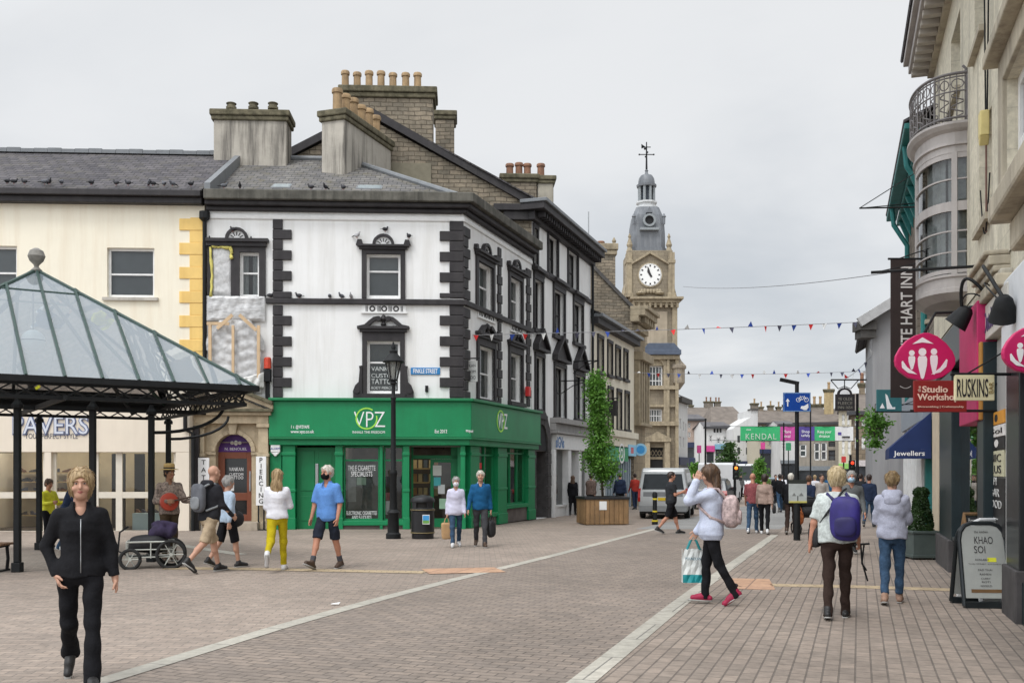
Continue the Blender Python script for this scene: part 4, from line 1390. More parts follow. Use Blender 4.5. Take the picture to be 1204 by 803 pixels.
# the left side of the street beyond the corner
SU=(.3267,.9451)
ASHLAR_F=masonry('ashlar_front',(.31,.262,.19),(.255,.215,.16),(.16,.135,.1),.9,.38,.012,u=(1,.05),bump=.4,var=.25,streak=.6,streak_col=(.11,.09,.065),vscale=.3)
ASHLAR_S=masonry('ashlar_side',(.33,.27,.185),(.275,.225,.155),(.17,.14,.1),.9,.38,.012,u=SU,bump=.4,var=.25,streak=.6,streak_col=(.11,.09,.065),vscale=.25)
BLACKISH=M('blackish_fill',(.018,.018,.02),.8,.2)  # near-black fill for window backs, the arch head and small black parts
GREY_STONE=M('grey_painted_stone',(.33,.32,.31),.8,.12,3,streak=.4)
def dark_window(F,bld,r_,pediment=None,w=.1,rails=(.5,),frame=None,back=None):
 def sur(mb,F,s0,s1,z0,z1):
  mb.fbox(F,s0-w,s0,z0,z1,-.05,.07,BLACK_TRIM)
  mb.fbox(F,s1,s1+w,z0,z1,-.05,.07,BLACK_TRIM)
  mb.fbox(F,s0-w,s1+w,z1+.002,z1+.16,-.05,.08,BLACK_TRIM)
  mb.fbox(F,s0-w-.08,s1+w+.08,z0-.14,z0-.002,-.05,.14,BLACK_TRIM)
  if pediment=='flat':
   mb.fbox(F,s0-w-.12,s1+w+.12,z1+.28,z1+.4,-.05,.24,BLACK_TRIM)
   mb.fbox(F,s0-w,s1+w,z1+.162,z1+.278,-.05,.1,BLACK_TRIM)
  if pediment=='tri':
   m=(s0+s1)/2
   h=(s1-s0)/2+w+.16
   mb.fbox(F,m-h,m+h,z1+.2,z1+.3,-.05,.24,BLACK_TRIM)
   for sg in(-1,1):
    p=[(m+sg*h,z1+.302),(m,z1+.302+h*.8),(m,z1+.46+h*.8),(m+sg*h,z1+.42)]
    mb.fprism(F,p if sg<0 else p[::-1],-.05,.24,BLACK_TRIM)
   mb.fprism(F,[(m-h*.9,z1+.302),(m+h*.9,z1+.302),(m,z1+.3+h*.75)],-.05,.1,BLACK_TRIM)
 return window(F,bld,*r_,frame=frame or BLACK_TRIM,rails=rails,surround=sur,back=back or BLACKISH,fw=.05,recess=.16)
sA,sB=VS.s(625.3),VS.s(694.5)
gA=VS.pt(sA,0,0)
zb=gz(gA.y)
GF=Fac((gA.x,gA.y),(.9987,.05))
b2=thing('tall_house','tall white and black house with bare stone gable and dark street archway','house',(gA.x,gA.y,zb))
zt=VS.z(640,266)
top=[VS.R(620.8+2,268,631,311),VS.R(644,279,655,325),VS.R(667.5,297.5,678.5,341)]
mid=[VS.R(627.5,330,637,388),VS.R(650.5,343,663,396),VS.R(674,357,684.5,404)]
low=[VS.R(629,420,638.5,488),VS.R(651.5,432,664,491),VS.R(675.5,442,686,493)]
top[0]=(max(top[0][0],sA+.16),*top[0][1:])
zt=max(zt,top[0][3]+.25)
arch=(VS.s(628.5),VS.s(642.5),gz(36),VS.z(635,530))
zsf=VS.z(670,509)
mb=MB()
mb.wall(VS,sA,sB,zb-.1,zt,top+mid+low+[arch,(VS.s(648),sB-.01,zb-.1+.0001,zsf)],0,WHITE_WALL,.4)
end=VS.pt(sB,0,0)
bk=9.6
Bq=[GF.pt(0,zb,0),GF.pt(-bk,zb,0),Vector((end.x-bk,end.y+.5,zb)),Vector((end.x,end.y,zb))]
for a,b in zip(Bq[1:],Bq[2:]):
 mb.quad(Vector((b.x,b.y,zb)),Vector((a.x,a.y,zb)),Vector((a.x,a.y,zt)),Vector((b.x,b.y,zt)),RUBBLE)
mb.build('wall',None,b2)
apx=GF.s(435)
zap=GF.z(435,137)
e_r=GF.z(612,240)
mb=MB()
e_l=e_r
mb.fprism(GF,[(apx*2-.15,zb),(0,zb),(0,e_r-.1),(apx,zap-.1),(apx*2-.15,e_l-.1)],-.4,0,RUBBLE)
mb.fbox(GF,GF.s(446),GF.s(507),GF.z(480,240),GF.z(480,192),0,.03,M('rendered_patch',(.21,.19,.14),.95,.2,2,.2,30))
mb.build('gable_wall',None,b2)
mb=MB()
ov=.15
for sg in(0,1):
 s_e=.45 if sg==0 else 2*apx-.6
 A=(s_e,e_r-.1-(.27 if sg==0 else .27))
 T=(apx,zap)
 pts=[A,(A[0],A[1]+.3),(T[0],T[1]+.3),T]
 mb.fprism(GF,pts if sg else pts[::-1],-.1,ov,BLACK_TRIM)
mb.build('bargeboard',None,b2)
r0,r1=GF.pt(apx,zap+.28,.1),GF.pt(apx,zap+.28,.1)+Vector((*SU,0))*(sB-sA+.2)
mb=MB()
e0,e1=VS.pt(sA-.1,e_r,.5),VS.pt(sB+.1,e_r,.5)
slope(mb,e0,e1,r1,r0,SLATE)
dl=Vector((2*apx-.5,0,0))
l0=GF.pt(2*apx-.5,e_r,.1)
slope(mb,l0,l0+Vector((*SU,0))*(sB-sA+.2),r1,r0,SLATE)
mb.build('roof',None,b2)
mb=MB()
mb.fbox(VS,sA-.25,sB+.1,e_r-.62,e_r-.3,-.05,.2,BLACK_TRIM)
mb.fbox(VS,sA-.45,sB+.12,e_r-.3+.002,e_r-.05,-.3,.62,BLACK_TRIM)
mb.fbox(VS,sA-.5,sB+.14,e_r-.05+.002,e_r+.08,-.3,.72,LEAD)
s=sA
while s<sB:
 mb.fbox(VS,s,s+.1,e_r-.5,e_r-.302,.2,.5,BLACK_TRIM)
 s+=.3
mb.fbox(GF,GF.s(580),-.02,e_r-.3,e_r-.06,-.02,.3,BLACK_TRIM)
mb.fbox(GF,GF.s(592),-.02,e_r-.62,e_r-.302,-.02,.2,BLACK_TRIM)
mb.build('cornice',None,b2,bevel=.02)
mb=MB()
mb.fbox(VS,sA,sB,VS.z(650,331.5),VS.z(650,326),-.05,.12,BLACK_TRIM)
mb.build('string_course',None,b2,bevel=.02)
for r_ in top:dark_window(VS,b2,r_)
for r_ in mid:dark_window(VS,b2,r_,'flat')
for r_ in low:dark_window(VS,b2,r_,'tri')
a,b=GF.s(403,-.4),GF.s(509,-.4)
ch=stack(b2,GF,a,b,-1.5,-.4,zap-3,GF.z(450,113,-.4),RUBBLE,MOSS_CAP,caph=.34,over=.16)
chimney_pots(ch,[GF.pt(GF.s(x,-.9),GF.z(x,108.5,-.9),-.9)for x in(406,420,434,448,462,477,491)],.72,.15,POT)
N2=-4.5
stack(b2,GF,GF.s(512,N2),GF.s(534,N2),N2-1.0,N2,zap-4.5,GF.z(520,139,N2),RUBBLE,MOSS_CAP,caph=.3)
CF=Fac((W(589,0,42.5).x,42.5),(.9987,.05))
ch=stack(b2,CF,CF.s(590.5),CF.s(631),-1,0,e_r,CF.z(610,213),RUBBLE,MOSS_CAP,caph=.3)
chimney_pots(ch,[CF.pt(CF.s(x),CF.z(x,208),-.5)for x in(600,611,621)],.72,.17,POT_RED)
ch=stack(b2,CF,CF.s(632.2),CF.s(651),-1.1,-.06,e_r-1,CF.z(640,214),M('pale_stone_stack',(.36,.33,.27),.9,.2,2,.3,20,streak=.6),MOSS_CAP,caph=.28)
chimney_pots(ch,[CF.pt(CF.s(637),CF.z(637,208),-.5)],.7,.17,POT_RED)
mb=MB()
ac,az=(arch[0]+arch[1])/2,arch[3]
R1=(arch[1]-arch[0])/2
k=10
VOUS=M('dark_arch_stone',(.07,.065,.065),.85,.3,4,.4,25)
ring=lambda R,t:(ac+R*math.cos(t),az+R*1.35*math.sin(t))
for i in range(k):
 a,b=math.pi*i/k,math.pi*(i+1)/k
 mb.fprism(VS,[ring(R1+.42,a),ring(R1+.42,b),ring(R1,b),ring(R1,a)],-.1,.07+.01*(i%2),VOUS)
for x0,x1 in((arch[0]-.42,arch[0]),(arch[1],arch[1]+.42)):
 z=zb-.05
 i=0
 while z<az:
  mb.fbox(VS,x0,x1,z,min(z+.42,az)-.01,-.1,.07+.01*(i%2),VOUS)
  z+=.42;i+=1
tym=[ring(R1,math.pi*i/k)for i in range(k+1)]
mb.fprism(VS,tym,.001,.012,BLACKISH)
for x0,x1 in((arch[0]-.01,arch[0]+.03),(arch[1]-.03,arch[1]+.01)):
 mb.fbox(VS,x0,x1,zb-.1,az,-.42,.0,VOUS)
mb.build('archway',None,b2,bevel=.01)
mb=MB()
mb.fbox(VS,arch[0],arch[1],zb-.1,az,-1.0,-.4,M('dark_passage_door',(.025,.03,.032),.5,.2))
mb.fbox(VS,ac-.25,ac+.25,az-1.0,az-.7,-.4,-.38,M('passage_notice',(.1,.14,.2),.6,.2))
mb.build('door',None,b2)
s0=VS.s(646.5)
mb=MB()
mb.fbox(VS,s0,sB,VS.z(665,500),VS.z(665,494),-.1,.4,GREY_STONE)
mb.fbox(VS,s0,sB,VS.z(665,508.5),VS.z(665,500.3),-.1,.24,GREY_STONE)
mb.fbox(VS,s0,sB,VS.z(665,511.5),VS.z(665,508.8),-.1,.34,GREY_STONE)
mb.fbox(VS,VS.s(649),sB-.05,VS.z(665,529),VS.z(665,511.8),-.1,.2,WHITE_PAINT)
mb.build('fascia',None,b2,bevel=.015)
lettering('sIGNs',VS.shift(.2),VS.shift(.2).s(658.5),VS.z(658,520.5),.42,.001,M('blue_letters',(.05,.16,.38),.5,.2),b2,width=1.15,bold=.02)
for x0,x1 in((646.5,649.5),(664,667.5),(676.5,679.5),(690,694)):
 MB().fbox(VS,VS.s(x0),VS.s(x1),zb-.1,VS.z(665,529.3),-.3,.16,WHITE_PAINT).build('pilaster',None,b2,bevel=.01)
for x0,x1 in((649.5,664),(679.5,690)):
 a,b=VS.s(x0),VS.s(x1)
 mb=MB()
 mb.fbox(VS,a,b,zb-.1,zb+.35,-.3,.06,WHITE_PAINT)
 mb.fbox(VS,a,b,zb+.35,zb+.42,-.3,.1,WHITE_PAINT)
 o=mb.build('shop_window',None,b2)
 MB().quad(VS.pt(a,zb+.4,-.1),VS.pt(b,zb+.4,-.1),VS.pt(b,VS.z(665,529),-.1),VS.pt(a,VS.z(665,529),-.1)).build('pane',SHOP_GLASS,o)
mb=MB()
a,b=VS.s(649),VS.s(693.5)
mb.quad(VS.pt(a,zb,-1.4),VS.pt(b,zb,-1.4),VS.pt(b,zsf+.2,-1.4),VS.pt(a,zsf+.2,-1.4),M('pale_shop_back',(.42,.44,.43),.9,.4,1.5))
mb.quad(VS.pt(a,zb,-1.4),VS.pt(a,zb,0),VS.pt(a,zsf,0),VS.pt(a,zsf,-1.4),M('pale_shop_back',(.30,.32,.31)))
mb.quad(VS.pt(b,zb,0),VS.pt(b,zb,-1.4),VS.pt(b,zsf,-1.4),VS.pt(b,zsf,0),M('pale_shop_back',(.30,.32,.31)))
mb.build('shop_interior',None,b2)
MB().tube([VS.pt(sB-.1,VS.z(692,310),.12),VS.pt(sB-.1,VS.z(692,400),.12),VS.pt(sB-.1,zb,.12)],.06,BLACK_IRON).build('downpipe',None,b2)
mb=MB()
for x,y,L_ in((674,425,1.1),(660,448,1.2)):
 p=VS.pt(VS.s(x),VS.z(x,y),0)
 q=VS.pt(VS.s(x),VS.z(x,y),L_)
 mb.tube([p,q],.022,BLACK_IRON,6)
 mb.tube([p-Vector((0,0,.5)),p.lerp(q,.4)-Vector((0,0,.2)),q],.018,BLACK_IRON,6)
tag(mb.build('sign_bracket',None,None),'thin black iron brackets standing out from the tall white house','bracket')
sC=VS.s(745.5)
o_=VS.pt(sB+.01,0,0)
zb3=gz(o_.y)
b3=thing('cream_house','lower cream house with small black windows and a green and blue shop fascia','house',(o_.x,o_.y,zb3))
zt3=VS.z(720,388)
up=[VS.R(*q)for q in((702.3,398,708.5,437),(714,404,719.3,441),(723.3,410,728.7,443),(733,414,737.4,446))]
lo=[VS.R(*q)for q in((703.5,455,709.5,503),(714.5,458,720,504),(725,461,730,505),(734.3,463,739,505))]
zsf3=VS.z(720,524)
CREAM3=M('cream_lime_wash',(.70,.65,.53),.85,.06,1,streak=.3,streak_col=(.5,.45,.36))
mb=MB()
mb.wall(VS,sB+.01,sC,zsf3,zt3,up+lo,0,CREAM3,.2)
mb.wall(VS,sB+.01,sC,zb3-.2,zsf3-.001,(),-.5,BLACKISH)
q=[VS.pt(sC,0,0),VS.pt(sC,0,-8),VS.pt(sB+.02,0,-8)]
for a,b in zip(q,q[1:]):
 mb.quad((b.x,b.y,zb3),(a.x,a.y,zb3),(a.x,a.y,zt3),(b.x,b.y,zt3),RUBBLE)
mb.build('wall',None,b3)
for r_ in up+lo:
 dark_window(VS,b3,r_,w=.06)
mb=MB()
mb.fbox(VS,sB+.05,sC,zt3-.25,zt3+.05,-.1,.35,BLACK_TRIM)
mb.fbox(VS,sB+.05,sC,zt3+.052,zt3+.2,-.1,.55,LEAD)
mb.build('cornice',None,b3,bevel=.02)
mb=MB()
slope(mb,VS.pt(sB+.02,zt3+.21,.45),VS.pt(sC,zt3+.21,.45),VS.pt(sC,zt3+2.3,-4),VS.pt(sB+.02,zt3+2.3,-4),SLATE)
slope(mb,VS.pt(sB+.02,zt3+.21,-8.4),VS.pt(sC,zt3+.21,-8.4),VS.pt(sC,zt3+2.3,-4),VS.pt(sB+.02,zt3+2.3,-4),SLATE)
mb.build('roof',None,b3)
mb=MB()
mb.fbox(VS,sB+.05,sC,VS.z(720,513),VS.z(720,505.5),-.3,.25,CREAM3)
mb.fbox(VS,sB+.05,sC,zsf3,VS.z(720,513.2),-.3,.12,CREAM3)
mb.build('cornice',None,b3,label='plain cream band above the shop fascia')
FS3=VS.shift(.14)
mb=MB();mb.fbox(VS,VS.s(697),VS.s(735.5),VS.z(725,542),VS.z(725,526),-.1,.14,M('optician_green',(.012,.26,.10),.4,.05))
fa=mb.build('fascia',None,b3)
mb=MB();s,z=FS3 .s(731),FS3 .z(731,533)
for i in range(20):
 a,b=2*math.pi*i/20,2*math.pi*(i+1)/20
 for R1,R0 in((.62,.5),(.3,.2)):
  mb.fprism(FS3,[(s+R*math.cos(t),z+R*.8*math.sin(t))for R,t in((R1,a),(R1,b),(R0,b),(R0,a))],0,.012,WHT)
mb.build('emblem',None,fa)
mb=MB();mb.fbox(VS,VS.s(735.8),VS.s(744.8),VS.z(740,536),VS.z(740,523),-.1,.15,M('pale_blue_panel',(.32,.60,.78),.4,.1))
fb=mb.build('fascia',None,b3,label='pale blue fascia panel')
MB().fbox(VS,VS.s(738.5),VS.s(741.5),VS.z(740,533),VS.z(740,526),.15,.16,M('red_mark',(.6,.12,.12),.5)).build('emblem',None,fb)
PB=Fac((VS.pt(VS.s(745),0,0).x,VS.pt(VS.s(745),0,0).y),(.9987,.05))
mb=MB()
mb.fbox(PB,PB.s(744.5),PB.s(755),PB.z(750,535),PB.z(750,523.5),-.06,.06,M('bright_blue_sign',(.06,.32,.66),.4,.1))
zc_=PB.z(752,528.5);s=PB.s(753)
pts=[(s+.33*math.cos(2*math.pi*i/20),zc_+.33*math.sin(2*math.pi*i/20))for i in range(20)]
mb.fprism(PB,pts,-.08,.08,M('pale_blue_panel',(.32,.60,.78)))
pts=[(s+.22*math.cos(2*math.pi*i/20),zc_+.22*math.sin(2*math.pi*i/20))for i in range(20)]
mb.fprism(PB,pts,.08,.09,M('bright_blue_sign',(.06,.32,.66)))
mb.fbox(PB,PB.s(747),PB.s(750.5),PB.z(750,531.5),PB.z(750,526.5),.06,.07,WHT)
tag(mb.build('projecting_sign',None,None,bevel=.01),'bright blue round-ended projecting sign beyond the green fascia','shop sign')
SHUT=M('grey_blue_shutter',(.27,.33,.38),.5,.1,5)
mb=MB()
a,b=VS.s(712),VS.s(743)
n_=22
for i in range(n_):
 x=a+(b-a)*i/n_
 mb.fbox(VS,x,x+(b-a)/n_*.72,zb3-.15,zsf3-.6,-.3,-.1+.06*(i%2),SHUT)
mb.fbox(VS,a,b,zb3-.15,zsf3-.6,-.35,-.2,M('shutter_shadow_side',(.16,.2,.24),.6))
mb.build('shutter',None,b3)
MB().fbox(VS,VS.s(696),VS.s(712),zb3-.15,zsf3-.61,-.3,.0,M('pale_shop_back',(.3,.32,.31))).build('shop_window',None,b3)
HB=Fac((VS.pt(VS.s(712.5),0,.3).x,VS.pt(VS.s(712.5),0,.3).y),(VS.n.x,VS.n.y))
mb=MB()
mb.fbox(HB,HB.s(713),HB.s(724.5),HB.z(719,489),HB.z(719,471),-.03,.03,BLACK_TRIM)
mb.tube([HB.pt(-.4,HB.z(719,468.5),0),HB.pt(HB.s(727),HB.z(719,468.5),0)],.03,BLACK_IRON,6)
mb.tube([HB.pt(HB.s(716),HB.z(719,471),0),HB.pt(HB.s(716),HB.z(719,468.5),0)],.015,BLACK_IRON,6)
mb.tube([HB.pt(HB.s(722),HB.z(719,471),0),HB.pt(HB.s(722),HB.z(719,468.5),0)],.015,BLACK_IRON,6)
tag(mb.build('hanging_sign',None,None),'black hanging board on the cream house beside the young tree top','hanging sign')
sD=VS.s(758.5)
o_=VS.pt(sC+.01,0,0)
zb4=gz(o_.y)
b4=thing('stone_bank','tan stone building with tall pilasters, corbelled cornice and a stone gable above the cream house','stone building',(o_.x,o_.y,zb4))
GF4=Fac((o_.x,o_.y),(.9987,.05))
zt4=GF4 .z(743,366)
mb=MB()
wn=[VS.R(747,440,750,497),VS.R(752.5,444,755,498)]
mb.wall(VS,sC+.01,sD,zb4-.3,zt4,wn,0,ASHLAR_S,.3)
q=[VS.pt(sD,0,0),VS.pt(sD,0,-12),VS.pt(sC+.01,0,-12)]
for a,b in zip(q,q[1:]):
 mb.quad((b.x,b.y,zb4),(a.x,a.y,zb4),(a.x,a.y,zt4),(b.x,b.y,zt4),ASHLAR_F)
mb.build('wall',None,b4)
for r_ in wn:
 window(VS,b4,*r_,back=BLACKISH,rails=(.35,.7),recess=.2)
mb=MB()
ap4=GF4 .s(660)
mb.fprism(GF4,[(ap4*2,zb4),(0,zb4),(0,zt4),(ap4,GF4 .z(660,278)),(ap4*2,zt4)],-.5,0,RUBBLE)
mb.build('gable_wall',None,b4)
mb=MB()
for sg in(1,-1):
 A=(0 if sg>0 else 2*ap4,zt4+.0)
 T=(ap4,GF4 .z(660,278))
 pts=[A,(A[0],A[1]+.25),(T[0],T[1]+.25),T]
 mb.fprism(GF4,pts[::-1]if sg>0 else pts,-.55,.1,M('dark_coping',(.085,.08,.075),.9,.3,4))
r0=GF4 .pt(ap4,GF4 .z(660,279),-.3);dd=Vector((*SU,0))*(sD-sC)
slope(mb,GF4 .pt(0,zt4,-.3),GF4 .pt(0,zt4,-.3)+dd,r0+dd,r0,SLATE)
slope(mb,GF4 .pt(2*ap4,zt4,-.3),GF4 .pt(2*ap4,zt4,-.3)+dd,r0+dd,r0,SLATE)
mb.build('roof',None,b4)
mb=MB()
for(z0,z1,n1)in((-1.0,-.7,.2),(-.62,-.3,.35),(-.3,.0,.7),(.002,.2,.85)):
 mb.fbox(VS,sC-.5*(n1>.3),sD,zt4+z0,zt4+z1,-.1,n1,SANDSTONE)
s=sC+.1
while s<sD:
 mb.fbox(VS,s,s+.25,zt4-.62,zt4-.302,.35,.6,SANDSTONE)
 s+=.6
zc_=VS.z(750,421)
mb.build('cornice',None,b4,bevel=.02)
MB().fbox(VS,sC,sD,zc_-.2,zc_+.25,-.1,.5,SANDSTONE).build('string_course',None,b4,bevel=.02)
mb=MB()
mb.fbox(VS,sC,sD,VS.z(750,501),VS.z(750,497.5),-.1,.4,SANDSTONE)
mb.build('string_course',None,b4,bevel=.02)
for x in(745.8,748.6,751.4,754.2,757):
 MB().fbox(VS,VS.s(x),VS.s(x+1.1),VS.z(750,497.4),zc_-.21,-.1,.28,SANDSTONE).build('pilaster',None,b4)
ch=stack(b4,GF4,GF4 .s(691),GF4 .s(724),-1.4,-.1,zt4-.5,GF4 .z(707,297),RUBBLE,SANDSTONE,caph=.5,over=.14)
chimney_pots(ch,[GF4 .pt(GF4 .s(708.5),GF4 .z(708,292),-.7)],.55,.2,POT_RED)
mb=MB()
for x in(692.5,723):
 mb.lathe([(.14,0),(.2,.15),(.08,.3),(.12,.4),(.02,.6)],GF4 .pt(GF4 .s(x),GF4 .z(x,291),-.3),SANDSTONE,8)
mb.build('finials',None,ch)
MB().tube([W(692,300,48),W(692,249,48)],.03,STEEL,5).build('aerial',None,b4)
YT=95.0
TF=Fac((0,YT),(1,0))
T=lambda px:TF.s(px)
Z=lambda py:TF.z(602,py)
zbT=gz(YT)
th=thing('town_hall','tan stone town hall with a square clock tower, lead dome and weathervane','town hall',(T(770),YT,zbT))
NAVY=M('blue_grey_lead',(.075,.095,.135),.6,.2,2)
LEAD_D=M('dome_lead',(.14,.15,.165),.55,.2,.8,streak=.5,streak_col=(.26,.27,.28))
wA=(T(760),T(779),Z(456),Z(430))
wB=(T(763),T(778.5),Z(497),Z(480.5))
dr=(T(764),T(780),Z(560),Z(526))
mb=MB()
mb.wall(TF,T(746),T(797),zbT,Z(413),[wA,wB,dr],0,ASHLAR_F,.4)
mb.quad(TF.pt(T(797),zbT,0),TF.pt(T(797),zbT,-10),TF.pt(T(797),Z(413),-10),TF.pt(T(797),Z(413),0),ASHLAR_F)
mb.quad(TF.pt(T(746),zbT,-10),TF.pt(T(746),zbT,0),TF.pt(T(746),Z(413),0),TF.pt(T(746),Z(413),-10),ASHLAR_F)
mb.quad(TF.pt(T(797),zbT,-10),TF.pt(T(746),zbT,-10),TF.pt(T(746),Z(413),-10),TF.pt(T(797),Z(413),-10),ASHLAR_F)
mb.quad(TF.pt(T(746),Z(413),0),TF.pt(T(797),Z(413),0),TF.pt(T(797),Z(413),-10),TF.pt(T(746),Z(413),-10),LEAD)
mb.build('wall',None,th)
window(TF,th,*wA,cols=5,rails=(.33,.66),back=M('dim_blind',(.2,.21,.2)),fw=.12,recess=.25)
window(TF,th,*wB,cols=5,rails=(.5,),back=M('dim_blind',(.2,.21,.2)),fw=.12,recess=.25)
mb=MB()
ac,az,R1=(wA[0]+wA[1])/2,wA[3],(wA[1]-wA[0])/2
for i in range(12):
 a,b=math.pi*i/12,math.pi*(i+1)/12
 mb.fprism(TF,[(ac+R*math.cos(t),az+R*.75*math.sin(t))for R,t in((R1+.5,a),(R1+.5,b),(R1,b),(R1,a))],-.1,.25,SANDSTONE)
mb.fprism(TF,[(ac+R1*math.cos(math.pi*i/12),az+R1*.75*math.sin(math.pi*i/12))for i in range(13)],.0,.06,SANDSTONE)
for s in(T(757.5),T(780)):
 mb.fbox(TF,s,s+.3,Z(500),az,-.1,.3,SANDSTONE)
for py,h,n1 in((458,.35,.4),(500.5,.4,.5),(478.5,.2,.25)):
 mb.fbox(TF,T(755),T(797.2),Z(py),Z(py)+h,-.1,n1,SANDSTONE)
for x0,x1 in((783.5,786.5),(793.5,797.3)):
 mb.fbox(TF,T(x0),T(x1),zbT,Z(423),-.1,.35,SANDSTONE)
mb.build('stone_dressings',None,th)
mb=MB()
mb.fbox(TF,T(755.5),T(798.5),Z(423),Z(418),-.5,.5,SANDSTONE)
mb.fbox(TF,T(754.5),T(799.5),Z(418)+.002,Z(412),-.5,.8,NAVY)
mb.fprism(TF,[(T(755),Z(412)+.002),(T(799),Z(412)+.002),(T(792),Z(404)),(T(762),Z(404))],-6,.5,NAVY)
mb.build('cornice',None,th,bevel=.04)
mb=MB()
for x0,x1 in((757.5,763.5),(780.5,787)):
 mb.fbox(TF,T(x0),T(x1),zbT,Z(519.5),-.1,.5,SANDSTONE)
mb.fbox(TF,T(757),T(788),Z(519.4),Z(516),-.1,.6,SANDSTONE)
mb.fprism(TF,[(T(756.5),Z(515.9)),(T(788.5),Z(515.9)),(T(772.5),Z(507.5))],-.1,.6,SANDSTONE)
mb.build('doorcase',None,th)
mb=MB()
mb.fbox(TF,dr[0],dr[1],dr[2],dr[3],-.5,-.39,BLACKISH)
for i in range(4):
 s=dr[0]+(i+.5)*(dr[1]-dr[0])/4
 mb.bar(TF.pt(s-.15,Z(536),-.35),TF.pt(s+.15,Z(529),-.35),.05,.05,SANDSTONE,up=(0,1,0))
 mb.bar(TF.pt(s+.15,Z(536),-.35),TF.pt(s-.15,Z(529),-.35),.05,.05,SANDSTONE,up=(0,1,0))
mb.fbox(TF,dr[0],dr[1],Z(540),Z(537),-.39,-.3,SANDSTONE)
mb.build('door',None,th)
mb=MB()
mb.lathe([(.15,Z(458)),(.5,Z(452)),(.62,Z(450)),(.62,Z(434)),(.75,Z(433)),(.75,Z(430)),(.3,Z(424)),(.05,Z(418))],(T(798),YT+.2,0),M('turret_stone',(.26,.22,.17),.9,.25,3),10)
mb.build('turret',None,th)
tw=MB()
td=4.6
tw.fbox(TF,T(751.5),T(796),Z(413),Z(358),-td-.2,-.2,ASHLAR_F)
tw.fbox(TF,T(760.5),T(785),Z(404),Z(366),-.2,-.1,M('pale_panel_stone',(.38,.32,.24),.9,.15,1,streak=.4))
for x0,x1 in((751,755.5),(790.5,796.5)):
 tw.fbox(TF,T(x0),T(x1),Z(411),Z(358),-.3,.0,SANDSTONE)
for y0,y1,g in((359,356.5,1.5),(356.4,353,4),(352.9,350,7.5)):
 tw.fbox(TF,T(744-g+4),T(795+g),Z(y0),Z(y1),-td-.4-g*.06,.1+g*.08,SANDSTONE)
for i in range(9):
 s=T(744.5)+i*(T(796)-T(744.5))/8
 tw.fbox(TF,s-.12,s+.12,Z(362),Z(356.6),-.1,.35,SANDSTONE)
tw.fbox(TF,T(739),T(791),Z(349.9),Z(294.5),-td,0,ASHLAR_F)
for x0,x1 in((736.5,743),(785.5,793)):
 tw.fbox(TF,T(x0),T(x1),Z(349.8),Z(297),-1.0,.22,SANDSTONE)
 tw.fbox(TF,T(x0-1.2),T(x1+1.2),Z(349.8),Z(345),-1.1,.34,SANDSTONE)
 tw.fbox(TF,T(x0-.8),T(x1+.8),Z(310),Z(306),-1.1,.3,SANDSTONE)
pd=[(T(742),Z(312)),(T(764),Z(299)),(T(786),Z(312)),(T(786),Z(309.5)),(T(764),Z(296)),(T(742),Z(309.5))]
tw.fprism(TF,[pd[0],pd[1],pd[4],pd[5]],-.1,.3,SANDSTONE)
tw.fprism(TF,[pd[1],pd[2],pd[3],pd[4]],-.1,.3,SANDSTONE)
for x in(753,775):
 tw.lathe([(.35,0),(.5,.15),(.2,.3)],TF.pt(T(x),Z(347),.25),SANDSTONE,8)
tw.fbox(TF,T(752),T(777),Z(345),Z(341),-.1,.25,SANDSTONE)
for i in range(7):
 tw.ball(TF.pt(T(754)+i*.29,Z(343),.28),(.17,.12,.22),SANDSTONE,8,6)
tw.fprism(TF,[(T(733),Z(349.8)),(T(737),Z(349.8)),(T(737),Z(330))],-3.5,-.3,SANDSTONE)
tw.fprism(TF,[(T(792),Z(349.8)),(T(797),Z(349.8)),(T(792),Z(330))],-3.5,-.3,SANDSTONE)
tower=tw.build('tower',None,th,bevel=.03)
for x in(741,787.5):
 mb=MB()
 mb.lathe([(.3,Z(297)),(.34,Z(295)),(.2,Z(290)),(.3,Z(287)),(.22,Z(284)),(.1,Z(279)),(.16,Z(277)),(.03,Z(273))],(T(x),YT+.5,0),SANDSTONE,8)
 mb.build('pinnacle',None,tower)
mb=MB()
cc=(T(764.3),Z(323.5));R=13.2/FPX*YT
circ=lambda r,k=36:[(cc[0]+r*math.cos(2*math.pi*i/k),cc[1]+r*math.sin(2*math.pi*i/k))for i in range(k)]
mb.fprism(TF,circ(R*1.12),-.1,.1,SANDSTONE)
mb.fprism(TF,circ(R),.1,.14,M('clock_white',(.80,.80,.78),.4,.03))
for i in range(60):
 t=2*math.pi*i/60
 r0,r1,w_=(R*.72,R*.9,.07)if i%5==0 else(R*.93,R*.96,.03)
 d=Vector((math.cos(t),math.sin(t)));e=Vector((-d.y,d.x))*w_
 P_=lambda r,g:(cc[0]+d.x*r+e.x*g,cc[1]+d.y*r+e.y*g)
 mb.fprism(TF,[P_(r0,-1),P_(r1,-1),P_(r1,1),P_(r0,1)],.14,.15,BLACK_TRIM)
clk=mb.build('clock',None,th)
mb=MB()
for ang,L_,w_ in((118.5,R*.52,.09),(108,R*.8,.06)):
 d=Vector((math.cos(rad(ang)),math.sin(rad(ang))));e=Vector((-d.y,d.x))*w_
 P_=lambda r,g:(cc[0]+d.x*r+e.x*g,cc[1]+d.y*r+e.y*g)
 mb.fprism(TF,[P_(-.25,-1),P_(L_*.7,-1.3),P_(L_,0),P_(L_*.7,1.3),P_(-.25,1)],.16,.18+.01*(w_<.08),BLACK_TRIM)
mb.build('clock_hands',None,clk)
dm=MB()
cx_,cy_=T(764),YT+td/2
rows=[(43,294.5),(42.5,289),(40.5,288.8),(40.5,284),(40,272),(38.5,260),(34.5,249),(27,239)]
vs,fs=[],[]
